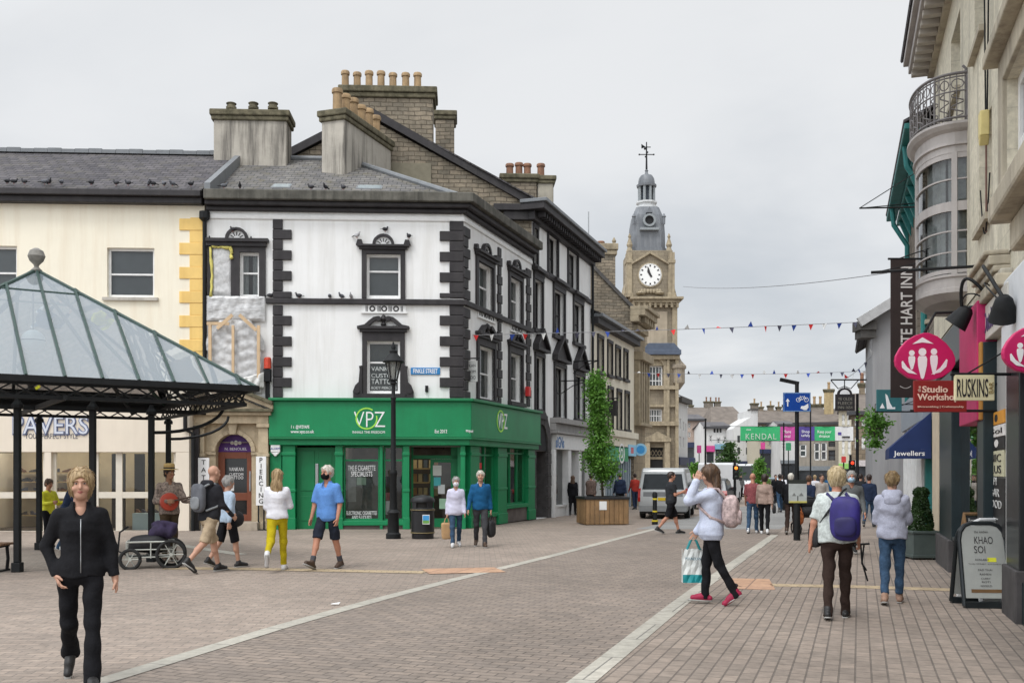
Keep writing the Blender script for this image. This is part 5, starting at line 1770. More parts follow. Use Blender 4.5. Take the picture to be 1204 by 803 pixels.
for wpx,py in rows:
 h=wpx/2/FPX*YT
 c=h*.28
 for a,b in((-h+c,-h),(h-c,-h),(h,-h+c),(h,h-c),(h-c,h),(-h+c,h),(-h,h-c),(-h,-h+c)):
  vs.append((cx_+a,cy_+b,Z(py)))
for i in range(len(rows)-1):
 for j in range(8):
  fs.append((i*8+j,i*8+(j+1)%8,(i+1)*8+(j+1)%8,(i+1)*8+j))
fs.append(tuple((len(rows)-1)*8+j for j in range(8)))
dm.add(vs,fs,LEAD_D)
for x in(746.2,781.8):
 dm.lathe([(.12,Z(262)),(.14,Z(254)),(.22,Z(253)),(.02,Z(249))],(T(x),YT+.6,0),LEAD_D,8)
dome=dm.build('dome',None,th)
mb=MB()
lc=(T(764.3),Z(257.5))
for R1,R0,n1,mt in((.62,.42,.1,M('lead_trim',(.24,.26,.27),.5)),(.42,0,-.1,BLACKISH)):
 for i in range(16):
  a,b=2*math.pi*i/16,2*math.pi*(i+1)/16
  P4=[(lc[0]+r*math.cos(t),lc[1]+r*math.sin(t))for r,t in((R1,a),(R1,b),(max(R0,.01),b),(max(R0,.01),a))]
  mb.fprism(TF,P4,-2.0,-.45+n1,mt)
mb.fbox(TF,lc[0]-.9,lc[0]+.9,lc[1]-.95,lc[1]-.72,-2,-.3,M('lead_trim',(.30,.32,.33)))
mb.fprism(TF,[(lc[0]-.3,lc[1]+.72),(lc[0]+.3,lc[1]+.72),(lc[0],lc[1]+1.3)],-1.6,-.4,LEAD_D)
mb.build('round_window',None,dome)
mb=MB()
c3=(cx_,cy_,0)
q45=math.pi/8
mb.lathe([(1.12,Z(239)),(1.12,Z(236.5)),(.85,Z(236)),(.85,Z(233)),(1.05,Z(232.5)),(1.05,Z(230.5))],c3,M('white_lead_band',(.55,.56,.56),.5,.1),8,q45)
for j in range(8):
 t=q45+j*math.pi/4
 mb.lathe([(.14,Z(230.5)),(.14,Z(212.5))],(cx_+.72*math.cos(t),cy_+.72*math.sin(t),0),M('lead_trim',(.30,.32,.33)),6)
mb.lathe([(.55,Z(230.5)),(.55,Z(212.5))],c3,M('louvre_dark',(.035,.045,.06),.6),8,q45)
mb.lathe([(.95,Z(212.5)),(.98,Z(210)),(.8,Z(209.5)),(.8,Z(206)),(.74,Z(202)),(.55,Z(198.5)),(.2,Z(197)),(.12,Z(194)),(.18,Z(192.5)),(.06,Z(191))],c3,LEAD_D,12)
mb.build('lantern',None,dome,smooth='auto')
mb=MB()
mb.tube([(cx_,cy_,Z(197)),(cx_,cy_,Z(158))],[.11,.05],BLACK_IRON,6)
for a in(0,math.pi/2):
 d=Vector((math.cos(a),math.sin(a),0))*.7
 c=Vector((cx_,cy_,Z(173)))
 mb.tube([c-d,c+d],.045,BLACK_IRON,6)
 for sg in(-1,1):mb.ball(c+d*sg,.09,BLACK_IRON,6,4)
c=Vector((cx_,cy_,Z(164)))
mb.prism([(c.x-.45,c.y-.02),(c.x+.4,c.y-.02),(c.x+.4,c.y+.02),(c.x-.45,c.y+.02)],c.z-.05,c.z+.03,BLACK_IRON)
mb.hexa([(c.x-.5,c.y-.02,c.z-.15),(c.x-.15,c.y-.02,c.z-.02),(c.x-.15,c.y-.02,c.z+.05),(c.x-.5,c.y-.02,c.z+.3),(c.x-.5,c.y+.02,c.z-.15),(c.x-.15,c.y+.02,c.z-.02),(c.x-.15,c.y+.02,c.z+.05),(c.x-.5,c.y+.02,c.z+.3)],BLACK_IRON)
mb.ball((c.x-.15,c.y,Z(166)),.12,BLACK_IRON,8,6)
mb.build('weathervane',None,dome)
# right side of the street
RF=Fac((8.04,18.5),(-.309,-.951))
RU=(.309,.951)
STUCCO=masonry('cream_roughcast',(.62,.575,.46),(.57,.53,.42),(.5,.46,.37),1.1,.5,.008,u=RU,bump=.25,var=.16,streak=.75,streak_col=(.20,.18,.15),vscale=.3,rough=.92)
STONE_R=M('dressed_stone',(.42,.375,.29),.9,.2,1.5,.3,30,streak=.6,streak_col=(.14,.12,.1))
MAUVE=M('mauve_grey_paint',(.37,.345,.33),.5,.1,2,streak=.3,streak_col=(.16,.14,.13))
TEAL=M('teal_paint',(.016,.15,.145),.5,.2,3)
NAVY_GREEN=M('dark_green_shopfront',(.010,.020,.024),.35,.2,4)
MAGENTA=M('magenta_panel',(.42,.014,.10),.5,.1,3)
PINK=M('pink_sign',(.52,.016,.115),.45,.08,3)
ri=thing('inn_building','cream stone inn with a curved mauve oriel, iron balcony and shops below','inn',RF.pt(0,0,0))
sa,sb=RF.s(1097)-.6,RF.s(1285)+2
sa=-2.9
zE=10.0
zg=-.05
fl2=[RF.R(1118,30,1129,118),RF.R(1146,-40,1157.5,50),(5.2,6.0,8.4,10.0),(8.2,9.1,7.6,9.6)]
near_win=RF.R(1184,50,1222,205)
side_win=RF.R(1151,142,1166,262)
zs_=4.25
mb=MB()
mb.wall(RF,sa,sb,zs_,zE,[fl2[0],fl2[1],near_win,side_win],0,STUCCO,.35)
shopA=(RF.s(1106),RF.s(1149),zg+.55,3.35)
mb.wall(RF,sa,sb,zg-.1,zs_-.001,[shopA,(RF.s(1178),sb-1.5,zg+.5,3.5)],-.02,STUCCO,.3)
q=[RF.pt(sa,0,0),RF.pt(sa,0,-8),RF.pt(sb,0,-8),RF.pt(sb,0,0)]
for a,b in zip(q,q[1:]):
 mb.quad((b.x,b.y,zg),(a.x,a.y,zg),(a.x,a.y,zE),(b.x,b.y,zE),STUCCO)
mb.build('wall',None,ri)
window(RF,ri,*fl2[0],rails=(.5,),back=BLACKISH,recess=.2,sill=.05,sill_mat=STONE_R)
window(RF,ri,*fl2[1],rails=(.5,),back=M('dim_blind',(.2,.21,.2)),recess=.2,sill=.14,sill_mat=STONE_R)
window(RF,ri,*side_win,rails=(.5,),back=M('dim_blind',(.2,.21,.2)),recess=.2,sill=.05,sill_mat=STONE_R)
window(RF,ri,*near_win,rails=(.45,),back=CURTAIN,recess=.12,fw=.12,sill=.1,sill_mat=STONE_R)
mb=MB()
a,b,c,d=near_win
mb.fbox(RF,a-.3,a,c,d+.3,-.02,.06,STONE_R)
mb.fbox(RF,a,b,d,d+.3,-.02,.058,STONE_R)
mb.fbox(RF,a-.45,b+.4,d+.302,d+.45,-.02,.22,STONE_R)
mb.build('window_head',None,ri,bevel=.02)
mb=MB()
mb.fbox(RF,sa-.15,sb,zE,zE+.12,-.1,.12,STONE_R)
mb.fbox(RF,sa-.1,sb,zE+.122,zE+.3,-.3,.5,MAUVE)
mb.fbox(RF,sa-.14,sb,zE+.302,zE+.42,-.3,.6,MAUVE)
s=sa
while s<sb:
 mb.fbox(RF,s,s+.16,zE+.0,zE+.121,.12,.45,M('eaves_block',(.36,.33,.29),.7,.1))
 s+=.42
mb.build('eaves',None,ri,bevel=.015)
mb=MB()
slope(mb,RF.pt(sa-.3,zE+.5,.65),RF.pt(sb,zE+.5,.65),RF.pt(sb,zE+3,-4),RF.pt(sa-.3,zE+3,-4),SLATE)
slope(mb,RF.pt(sa-.3,zE+.5,-8.4),RF.pt(sb,zE+.5,-8.4),RF.pt(sb,zE+3,-4),RF.pt(sa-.3,zE+3,-4),SLATE)
mb.build('roof',None,ri)
oc,hw,pr=1.8,1.06,.68
class RO:
 pt=staticmethod(lambda s,z,n=0:RF.pt(s,float(np.interp(z,[4.62,5.4,7.21,8.14,9.3],[4.3,4.75,6.68,7.15,8.02])),n))
def bow(k,t):
 """point on the bow's outline (k scales the projection), t from 0 to pi"""
 return oc-(hw+(k-1)*.6)*math.cos(t),pr*k*max(0.0,math.sin(t))**.7
def bow_band(mb,k0,z0,k1,z1,mat,n=22,t0=0,t1=math.pi):
 for i in range(n):
  a,b=t0+(t1-t0)*i/n,t0+(t1-t0)*(i+1)/n
  A,B=bow(k0,a),bow(k0,b)
  C_,D=bow(k1,b),bow(k1,a)
  mb.quad(RO.pt(A[0],z0,A[1]),RO.pt(B[0],z0,B[1]),RO.pt(C_[0],z1,C_[1]),RO.pt(D[0],z1,D[1]),mat)
o_base=MB()
bow_band(o_base,.05,4.62,.8,4.72,MAUVE)
bow_band(o_base,.8,4.72,1.0,4.86,MAUVE)
bow_band(o_base,1.0,4.86,1.06,4.9,MAUVE)
bow_band(o_base,1.06,4.9,1.06,5.02,MAUVE)
bow_band(o_base,1.06,5.02,1.0,5.05,MAUVE)
bow_band(o_base,1.0,5.05,1.0,5.3,MAUVE)
bow_band(o_base,1.0,5.3,1.05,5.33,MAUVE)
bow_band(o_base,1.05,5.33,1.05,5.4,MAUVE)
bow_band(o_base,1.05,5.4,.9,5.41,MAUVE)
oriel=o_base.build('oriel',None,ri,smooth='auto')
mb=MB()
for(k0,z0,k1,z1)in((.92,7.2,1.0,7.2),(1.0,7.2,1.0,7.4),(1.0,7.4,1.06,7.42),(1.06,7.42,1.06,7.5),(1.06,7.5,1.0,7.52),(1.0,7.52,1.02,7.82),(1.02,7.82,1.12,7.9),(1.12,7.9,1.2,8.02),(1.2,8.02,1.2,8.1),(1.2,8.1,.05,8.14)):
 bow_band(mb,k0,z0,k1,z1,MAUVE)
mb.build('oriel_cornice',None,oriel,smooth='auto')
mb=MB()
for t_ in(.03,.13,.24,.35,.47,.95):
 t=math.pi*t_
 wd=.05
 for k0,k1 in((.9,1.01),):
  A,B=bow(k0,t-wd),bow(k0,t+wd)
  C_,D=bow(k1,t+wd),bow(k1,t-wd)
  mb.hexa([RO.pt(p[0],5.4,p[1])for p in(A,B,C_,D)]+[RO.pt(p[0],7.21,p[1])for p in(A,B,C_,D)],MAUVE)
for z,h in((5.42,.06),(6.34,.14),(5.72,.022),(6.03,.022),(6.8,.022),(7.12,.09)):
 bow_band(mb,.99,z,.99,z+h,MAUVE)
 bow_band(mb,.93,z+h,.99,z+h,MAUVE)
 bow_band(mb,.99,z,.93,z,MAUVE)
mb.build('oriel_frame',None,oriel)
mb=MB()
bow_band(mb,.95,5.4,.95,7.21,GLASS)
mb.build('pane',None,oriel,smooth=True)
mb=MB()
for i in range(26):
 a,b=math.pi*i/26,math.pi*(i+1)/26
 if i%9==4:continue
 A,B=bow(.72+.05*(i%2),a),bow(.72+.05*((i+1)%2),b)
 mb.quad(RO.pt(A[0],5.4,A[1]),RO.pt(B[0],5.4,B[1]),RO.pt(B[0],7.2,B[1]),RO.pt(A[0],7.2,A[1]),CURTAIN)
bow_band(mb,.3,5.4,.3,7.2,M('dim_blind',(.2,.21,.2)))
mb.build('curtain',None,oriel)
IRON_G=M('grey_ironwork',(.13,.12,.12),.5,.2,8)
mb=MB()
N=30
pt=lambda k,t,z:RO.pt(bow(k,t)[0],z,bow(k,t)[1])
for z,r in((8.2,.02),(8.75,.013),(9.05,.013),(9.12,.026)):
 mb.tube([pt(1.12,math.pi*i/N,z)for i in range(N+1)],r,IRON_G,6)
for i in range(N+1):
 t=math.pi*i/N
 mb.tube([pt(1.12,t,8.14),pt(1.12,t,9.12)],.018 if i%5==0 else .009,IRON_G,5)
for i in range(0,N,2):
 t0,t1=math.pi*i/N,math.pi*(i+2)/N
 pts=[]
 for j in range(13):
  f=j/12
  pts.append(pt(1.12,t0+(t1-t0)*(.5+.42*math.sin(f*4*math.pi)),8.22+.5*f))
 mb.tube(pts,.011,IRON_G,4)
 c_t=(t0+t1)/2
 mb.tube([pt(1.12,c_t+.5*(t1-t0)*.8*math.cos(2*math.pi*j/10),8.9+.1*math.sin(2*math.pi*j/10))for j in range(11)],.009,IRON_G,4)
mb.tube([RO.pt(oc+hw+.05,8.1,.02),RO.pt(oc+hw+.05,9.2,.02),RO.pt(oc+hw+.02,9.28,.06)],.024,IRON_G,6)
mb.build('balcony_railing',None,ri,label='curved iron railing with scrollwork on top of the oriel')
mb=MB()
s,z=RF.s(1162.5),RF.z(1162,150)
mb.fbox(RF,s-.1,s+.1,z-.14,z+.2,0,.12,M('yellowed_box',(.62,.52,.22),.5,.1))
mb.fprism(RF,[(s-.1,z-.142),(s,z-.26),(s+.1,z-.142)][::1],0,.12,M('yellowed_box',(.62,.52,.22)))
tag(mb.build('alarm_box',None,None,bevel=.015),'yellowed alarm box high on the cream inn wall','alarm box')
mb=MB()
mb.tube([RF.pt(s,z-.25,.03),RF.pt(s+.01,z-1.0,.03),RF.pt(s+.02,zs_+.6,.03)],.014,M('reddish_cable',(.16,.09,.07),.7),5)
mb.tube([RF.pt(s-.25,z+3,.03),RF.pt(s-.05,z+.2,.03)],.012,BLACK_IRON,5)
mb.tube([RF.pt(s+.3,z+2.6,.03),RF.pt(s+.1,z+.2,.03)],.012,BLACK_IRON,5)
mb.tube([RF.pt(s-.5+.9*i/12,zs_+1.3-.7*math.sin(math.pi*i/12),.04)for i in range(13)],.01,BLACK_IRON,5)
tag(mb.build('cable',None,None),'loose cables running down the cream inn wall past the yellowed box','cable')
mb=MB()
p0,p1=RF.s(1104.5),RF.s(1118.5)
def part_box(name,s0,s1,z0,z1,n0,n1,mat,label=None,bevel=.012,parent=None):
 return MB().fbox(RF,s0,s1,z0,z1,n0,n1,mat).build(name,None,parent or ri,bevel=bevel,label=label)
SHOPN=.16
part_box('pilaster',RF.s(1104.5,SHOPN),RF.s(1118.5,SHOPN),zg,3.3,-.05,SHOPN,NAVY_GREEN)
part_box('plinth',RF.s(1103.5,SHOPN)-.03,RF.s(1118.5,SHOPN)+.03,zg,zg+.55,-.05,SHOPN+.05,M('dark_plinth_stone',(.06,.055,.055),.8,.25,4))
part_box('pilaster',RF.s(1149,SHOPN),RF.s(1156,SHOPN),zg,3.3,-.05,SHOPN,NAVY_GREEN)
part_box('pilaster',RF.s(1096,.05),RF.s(1103.5,.05),zg,4.2,-.05,.05,M('cream_strip',(.55,.46,.34),.8,.1,streak=.3))
part_box('stall_riser',RF.s(1118.6),RF.s(1149),zg,zg+.55,-.05,.1,M('grey_riser',(.15,.15,.15),.8,.2,3))
part_box('sill',RF.s(1118.6),RF.s(1149),zg+.552,zg+.62,-.05,.15,NAVY_GREEN)
MB().quad(RF.pt(RF.s(1118),zg+.6,.02),RF.pt(RF.s(1150),zg+.6,.02),RF.pt(RF.s(1150),3.3,.02),RF.pt(RF.s(1118),3.3,.02)).build('shop_window',glass_mat('teal_shop_glass',(.45,.58,.55),boost=1.8),ri)
part_box('fascia',RF.s(1101),RF.s(1157),3.32,3.95,-.05,.2,NAVY_GREEN)
mb=MB()
mb.quad(RF.pt(shopA[0],zg,-1.5),RF.pt(shopA[1],zg,-1.5),RF.pt(shopA[1],3.4,-1.5),RF.pt(shopA[0],3.4,-1.5),M('gallery_back',(.16,.17,.16),.9,.3,2))
for i in range(16):
 s=random.uniform(shopA[0]+.2,shopA[1]-.3);z=random.uniform(.7,2.8)
 mb.fbox(RF,s,s+random.uniform(.2,.45),z,z+random.uniform(.2,.5),-1.45+i*.04,-1.43+i*.04,random.choice([M('print_pink',(.6,.1,.3),.8,.3),M('print_white',(.7,.68,.65),.8,.2),M('print_dark',(.05,.06,.08),.8,.4),M('print_teal',(.1,.35,.33),.8,.3),M('print_red',(.5,.07,.06),.8,.3)]))
mb.fbox(RF,shopA[0],shopA[1],zg+.5,zg+.62,-1.4,-.1,WOOD_SHELF)
mb.build('shop_interior',None,ri)
part_box('panel',RF.s(1128,.22),RF.s(1148.5,.22),2.3,3.85,-.05,.22,MAGENTA,label='bright magenta panel beside the shop window')
part_box('pier',RF.s(1152,.12),RF.s(1176,.12),3.95,RF.z(1164,330,.12),-.05,.12,M('pale_pier_paint',(.48,.45,.38),.8,.15,2,streak=.6,streak_col=(.2,.18,.15)),bevel=.02)
mb=MB()
for z0,h,n1 in((RF.z(1164,330,.12),.08,.17),(RF.z(1164,330,.12)+.082,.12,.22),(RF.z(1164,330,.12)+.204,.06,.27)):
 mb.fbox(RF,RF.s(1152,.12)-.05,RF.s(1172,.12)+.05,z0,z0+h,-.05,n1,STONE_R)
mb.fbox(RF,RF.s(1151,.12),RF.s(1178,.12),3.8,3.948,-.05,.19,STONE_R)
mb.build('console',None,ri,bevel=.02)
part_box('fascia',RF.s(1156,.1),RF.s(1186,.1),3.33,3.777,-.05,.12,M('off_white_fascia',(.52,.5,.45),.6,.1))
lettering('Outdoor Place',RF.shift(.12),(RF.s(1156,.12)+RF.s(1186,.12))/2,3.55,.26,.002,M('purple_letters',(.075,.05,.13),.6),ri,width=(RF.s(1186,.12)-RF.s(1156,.12))*.9)
for x0,x1,y0,y1,mt,txt,tm in((1162.5,1181,484,499,M('orange_poster',(.66,.30,.04),.6,.1),None,None),(1163,1181,500,513.5,M('print_white',(.7,.68,.65)),'Sol',BLACK_TRIM),(1163,1181,514.5,528,M('dark_poster',(.02,.02,.022),.5,.5),None,None),(1163,1180,530,560,M('cream_poster',(.52,.50,.34),.7,.05),'NIC\nRUS',BLACK_TRIM),(1161,1181,562,628,M('black_poster',(.014,.013,.014),.5,.3),'Pl\nBAR\nFOOD\n......',M('chalk',(.5,.5,.48),.9))):
 s0,s1,z0,z1=RF.R(x0,y0,x1,y1,.04)
 mb=MB();mb.fbox(RF,s0,s1,z0,z1,.0,.04,mt)
 if txt is None and y0<490:
  mb.fprism(RF,[((s0+s1)/2+.13*math.cos(k_*.63),(z0+z1)/2+.05*math.sin(k_*.63))for k_ in range(10)],.04,.044,BLACK_TRIM)
 if txt is None and y0>500:
  mb.fprism(RF,[((s0+s1)/2+.16*math.cos(k_*.63),(z0+z1)/2+.05*math.sin(k_*.63))for k_ in range(10)],.04,.044,M('print_white',(.7,.68,.65)))
 lab={484:'orange poster with a small dark figure, topmost beside the shop window',500:'white poster lettered Sol under the orange one',514.5:'dark picture poster under the white lettered one',530:'cream poster lettered in black above the chalk board',562:'tall black board with chalked white lettering behind the sandwich boards'}[y0]
 po=tag(mb.build('poster',None,None,bevel=.004),lab,'poster','posters between the shops')
 if txt:
  lettering(txt,RF,(s0+s1)/2,(z0+z1)/2+(.0 if y0!=562 else .1),(z1-z0)*(.45 if '\n' not in txt else .75),.042,tm,po,width=(s1-s0)*.72)
part_box('wall_panel',RF.s(1157),RF.s(1183),zg,3.3,-.05,.0,M('grey_shop_panel',(.33,.33,.32),.7,.1,2))
part_box('wall_panel',RF.s(1150.5,.17),RF.s(1155,.17),2.3,3.3,.16,.2,M('ochre_panel',(.4,.19,.04),.7,.1),label='ochre strip')
NB=.08
part_box('pilaster',RF.s(1183,NB),RF.s(1198,NB),zg,2.94,-.05,NB,M('black_gloss_paint',(.008,.010,.012),.3,.2,4))
part_box('plinth',RF.s(1182.5,NB)-.02,RF.s(1198,NB)+.05,zg,zg+.62,-.05,NB+.04,M('dark_plinth_stone',(.06,.055,.055)))
part_box('pilaster',RF.s(1178,NB),RF.s(1182,NB),zg,2.94,-.05,NB-.04,M('white_joinery_b',(.55,.55,.53),.5,.1))
mb=MB()
c0=RF.s(1161,.75)
zc1=RF.z(1161,280,.75)+.2
for z0,z1,n1 in((zc1-.9,zc1-.35,.45),(zc1-.35+.002,zc1-.1,.6),(zc1-.1+.002,zc1+.1,.75)):
 mb.fbox(RF,c0+(.75-n1)*.6,sb,z0,z1,-.05,n1,STONE_R)
mb.fbox(RF,c0+.2,sb,3.86,zc1-.9,-.05,.35,M('grey_blue_fascia',(.25,.28,.32),.6,.1))
mb.fbox(RF,RF.s(1177,.1),sb,2.95,3.85,-.05,.1,M('white_upper_fascia',(.66,.68,.70),.5,.06))
mb.build('shop_cornice',None,ri,bevel=.03)
s0=RF.s(1198.2,NB)
MB().quad(RF.pt(s0,zg+.5,.03),RF.pt(sb,zg+.5,.03),RF.pt(sb,3.5,.03),RF.pt(s0,3.5,.03)).build('shop_window',SHOP_GLASS,ri)
mb=MB()
mb.fbox(RF,s0,sb,zg,zg+.5,-.05,NB-.02,NAVY_GREEN)
mb.quad(RF.pt(s0,zg,-.25),RF.pt(sb,zg,-.25),RF.pt(sb,3.5,-.25),RF.pt(s0,3.5,-.25),M('dark_interior',(.025,.024,.023)))
mb.build('shop_interior',None,ri)
mb=MB()
for i in range(9):
 z=.9+i*.28
 mb.hexa([RF.pt(s0+.12,z,.0),RF.pt(s0+.16,z,.0),RF.pt(s0+.36,z+.24,.01),RF.pt(s0+.3,z+.24,.01),RF.pt(s0+.12,z,.01),RF.pt(s0+.16,z,.01),RF.pt(s0+.36,z+.24,.02),RF.pt(s0+.3,z+.24,.02)],M('pale_teal_strip',(.35,.5,.5),.4))
mb.build('window_pattern',None,ri)
for n_,(x,y,sx,sy,lab)in enumerate(((1131,372,1152,335,'black swan-neck floodlight left of the pale pier'),(1180,362,1172,335,'black swan-neck floodlight right of the pale pier'))):
 Yl=13.2 if n_==0 else 10.9
 root=RF.pt(RF.s(1158 if n_==0 else 1168,.14),RF.z(1160,342,.14),.14)
 head=W(x,y,Yl)
 f=thing('floodlight',lab,'floodlight',root,'floodlights over the shop signs')
 mid=root+Vector((-.951,.309,0))*.28+Vector((0,0,.18))+(head-root)*.2
 pts=[]
 for i in range(13):
  t=i/12
  pts.append(root*(1-t)**2+(mid+Vector((0,0,.35)))*2*t*(1-t)+(head+Vector((0,0,.1)))*t*t)
 mb=MB();mb.tube(pts,.022,BLACK_IRON,6)
 mb.tube([p+Vector((.02,.02,-.08-.12*math.sin(i/12*math.pi)))for i,p in enumerate(pts)],.01,BLACK_IRON,5)
 mb.build('arm',None,f)
 d=Vector((-.5,.35,-.8)).normalized()if n_==0 else Vector((.2,.5,-.85)).normalized()
 R=d.to_track_quat('Z','Y').to_matrix()
 mb=MB();mb.lathe([(.05,-.14),(.09,-.1),(.12,0),(.15,.13),(.155,.14),(.14,.14)],(0,0,0),BLACK_IRON,14)
 mb.v=[R@p+head for p in mb.v]
 mb.build('lamp_housing',None,f,smooth='auto')
 mb=MB();mb.lathe([(.005,.141),(.13,.142)],(0,0,0),None,14)
 mb.v=[R@p+head for p in mb.v]
 mb.build('lens',M('lamp_lens',(.38,.38,.33),.25,.1),f)
FACE=(1,.0)
def hung(name,lab,cat,x0,y0,x1,y1,Y,mat,th=.03,bracket_to=1.0,bracket_y=None,bevel=.006):
 F=Fac((0,Y),FACE)
 mb=MB()
 mb.fbox(F,F.s(x0),F.s(x1),F.z(x0,y1),F.z(x0,y0),-th/2,th/2,mat)
 o=tag(mb.build(name,None,None,bevel=bevel),lab,cat)
 if bracket_y:
  k=(F.P-RF.P)
  t=(Y-18.5)/-.951
  wall_x=8.04-.309*t
  mb=MB()
  z=F.z(x0,bracket_y)
  mb.tube([(F.s(x0)-.04,Y,z),(wall_x,Y,z)],.018,BLACK_IRON,6)
  mb.tube([(F.s(x0)+.3*(F.s(x1)-F.s(x0)),Y,z+.0),(wall_x,Y,z+.35)],.01,BLACK_IRON,5)
  mb.build('bracket',None,o)
 return o,F
o,F=hung('hanging_banner','tall dark brown banner lettered upwards WHITE HART INN beside the oriel','banner',1047,305,1076.5,467.5,16.6,M('dark_brown_cloth',(.028,.018,.017),.8,.2,3),.02,bracket_y=304.5)
INN=M('pale_banner_letters',(.55,.53,.52),.8,.05)
lettering('WHITE HART INN',F,F.s(1065.5),F.z(1066,373.5),.185,.0105,INN,o,width=1.68,vertical=90,bold=.012)
mb=MB()
mb.tube([F.pt(F.s(1058)+.02*i,F.z(1060,454)-.035*math.sin(i/9*math.pi),.012)for i in range(10)],.006,INN,4)
mb.build('emblem',None,o)
def logo_sign(cx,cy,Y,lab,kpx=1.0):
 """pink rounded-triangle sign with three white figures and white corner shapes"""
 F=Fac((0,Y),FACE)
 P_=lambda x,y:(F.s(cx+x*kpx),F.z(cx,cy+y*kpx))
 out=[(-36,6),(-35,0),(-30,-9),(-22,-18),(-12,-24),(-2,-27),(4,-27),(14,-23),(24,-15),(32,-5),(35,3),(35,10),(30,18),(20,25),(8,28.5),(-6,29),(-20,26),(-30,19),(-35,12)]
 mb=MB()
 mb.fprism(F,[P_(*p)for p in out][::-1]if P_(0,0)else None,-.03,.03,PINK)
 o=tag(mb.build('logo_sign',None,None,bevel=.01),lab,'shop sign')
 F2=F.shift(.031)
 mb=MB()
 def person_(x,top,h,w_):
  r=w_*.42
  n=14
  c=(x,top+r)
  mb.fprism(F2,[P_(c[0]+r*math.cos(2*math.pi*i/n),c[1]-r*math.sin(2*math.pi*i/n))for i in range(n)],0,.004,WHT)
  y0=top+2*r+.2
  body=[(x-w_*.5,y0+h*.12),(x-w_*.38,y0),(x+w_*.38,y0),(x+w_*.5,y0+h*.12),(x+w_*.46,y0+h*.42),(x+w_*.16,y0+h*.95),(x,y0+h),(x-w_*.16,y0+h*.95),(x-w_*.46,y0+h*.42)]
  mb.fprism(F2,[P_(*p)for p in body][::-1],0,.0045,WHT)
 person_(-4,-9,27,11)
 person_(-16.5,-6.5,16,8)
 person_(9.5,-8.5,23,9)
 for tri in([(-16,-13.5),(-4,-21.5),(9,-14),(-4,-15.5)],[(-28.5,7),(-27,6),(-22,13.5),(-10,22),(-21,20),(-28,14)],[(24,4),(25.5,5),(24,13),(17,19.5),(6,22),(17,14)]):
  pp=[P_(*p)for p in tri]
  area=sum(a[0]*b[1]-b[0]*a[1]for a,b in zip(pp,pp[1:]+pp[:1]))
  mb.fprism(F2,pp if area>0 else pp[::-1],0,.004,WHT)
 mb.build('emblem',None,o)
 return o,F
o,F=logo_sign(1087.5,418.5,14.2,'pink rounded sign with three white figures above the dark red board')
mb=MB();z=F.z(1087,392)
mb.tube([(F.s(1087),14.2,F.z(1087,391)),(F.s(1100),14.2,F.z(1100,368)),(6.64,14.2,F.z(1100,366))],.02,BLACK_IRON,6)
mb.build('bracket',None,o)
o,F=logo_sign(1214,410,9.6,'pink rounded sign with white figures cut by the right edge of the photo',1.0)
mb=MB();mb.tube([(F.s(1210),9.6,F.z(1210,384)),(F.s(1210),9.6,F.z(1210,372)),(5.2,9.6,F.z(1210,372))],.02,BLACK_IRON,6)
mb.build('bracket',None,o)
o,F=hung('hanging_board','dark red hanging board lettered The Studio Workshop','shop sign',1074,447.5,1136,484.5,12.8,M('dark_red_board',(.22,.013,.012),.5,.08,4),.04,bracket_y=483)
PEACH=M('peach_letters',(.72,.50,.40),.6,.03)
lettering('Studio',F,F.s(1098.5),F.z(1098,457.8),.078,.021,PEACH,o,width=F.s(1113)-F.s(1083),bold=.022)
lettering('Workshop',F,F.s(1102),F.z(1102,468),.078,.021,PEACH,o,width=F.s(1126)-F.s(1077.5),bold=.022)
lettering('the',F,F.s(1080),F.z(1080,457.5),.04,.021,PEACH,o,vertical=90)
lettering('Silversmithing | Craftsmanship',F,F.s(1105),F.z(1105,478.5),.022,.021,PEACH,o,width=F.s(1132)-F.s(1078),bold=.01)
o,F=hung('hanging_board','cream hanging board lettered RUSKINS in thin black capitals','shop sign',1122,441,1168.5,471,11.3,M('cream_sign_board',(.66,.60,.38),.6,.05),.04,bracket_y=440)
lettering('RUSKINS',F,F.s(1142.5),F.z(1142,456.2),.2,.021,BLACK_TRIM,o,width=F.s(1161)-F.s(1124.5),bold=.004)
lettering('BAR',F,F.s(1164.3),F.z(1164,456),.05,.021,M('ochre_letters',(.28,.2,.07),.7),o,vertical=90,width=None)
o,F=hung('hanging_board','teal hanging sign with a white animal shape behind the brown banner','shop sign',1030.5,458,1060,483.5,23,M('teal_sign',(.035,.14,.15),.5,.1),.04,bracket_y=484)
mb=MB()
F2=F.shift(.021)
pp=[(1040.5,463),(1043,465),(1046,474),(1049,479),(1052,478.5),(1052,481),(1042.5,481)]
mb.fprism(F2,[(F.s(x),F.z(x,y))for x,y in pp][::-1],0,.006,WHT)
mb.fprism(F2,[(F.s(x),F.z(x,y))for x,y in((1034,480),(1037,474),(1040,480))][::1][::-1],0,.006,WHT)
mb.build('emblem',None,o)
o,F=hung('hanging_board','black inn board with arched white crest hanging far up the right side','inn sign',982,463.5,1005,483,40,BLACK_TRIM,.05)
mb=MB()
mb.tube([(F.s(977),40,F.z(977,446.5)),(F.s(1022),40,F.z(977,446.5))],.03,BLACK_IRON,6)
mb.tube([(F.s(993),40,F.z(993,463)),(F.s(993),40,F.z(993,446))],.02,BLACK_IRON,6)
pts=[(F.s(993)+.3*math.cos(math.pi*i/10),F.z(993,463.5)+.26*math.sin(math.pi*i/10))for i in range(11)]
mb.fprism(F,pts,-.03,.03,BLACK_TRIM)
pts=[(F.s(993)+.2*math.cos(math.pi*i/10),F.z(993,463.5)+.18*math.sin(math.pi*i/10))for i in range(11)]
mb.fprism(F,pts,.03,.04,WHT)
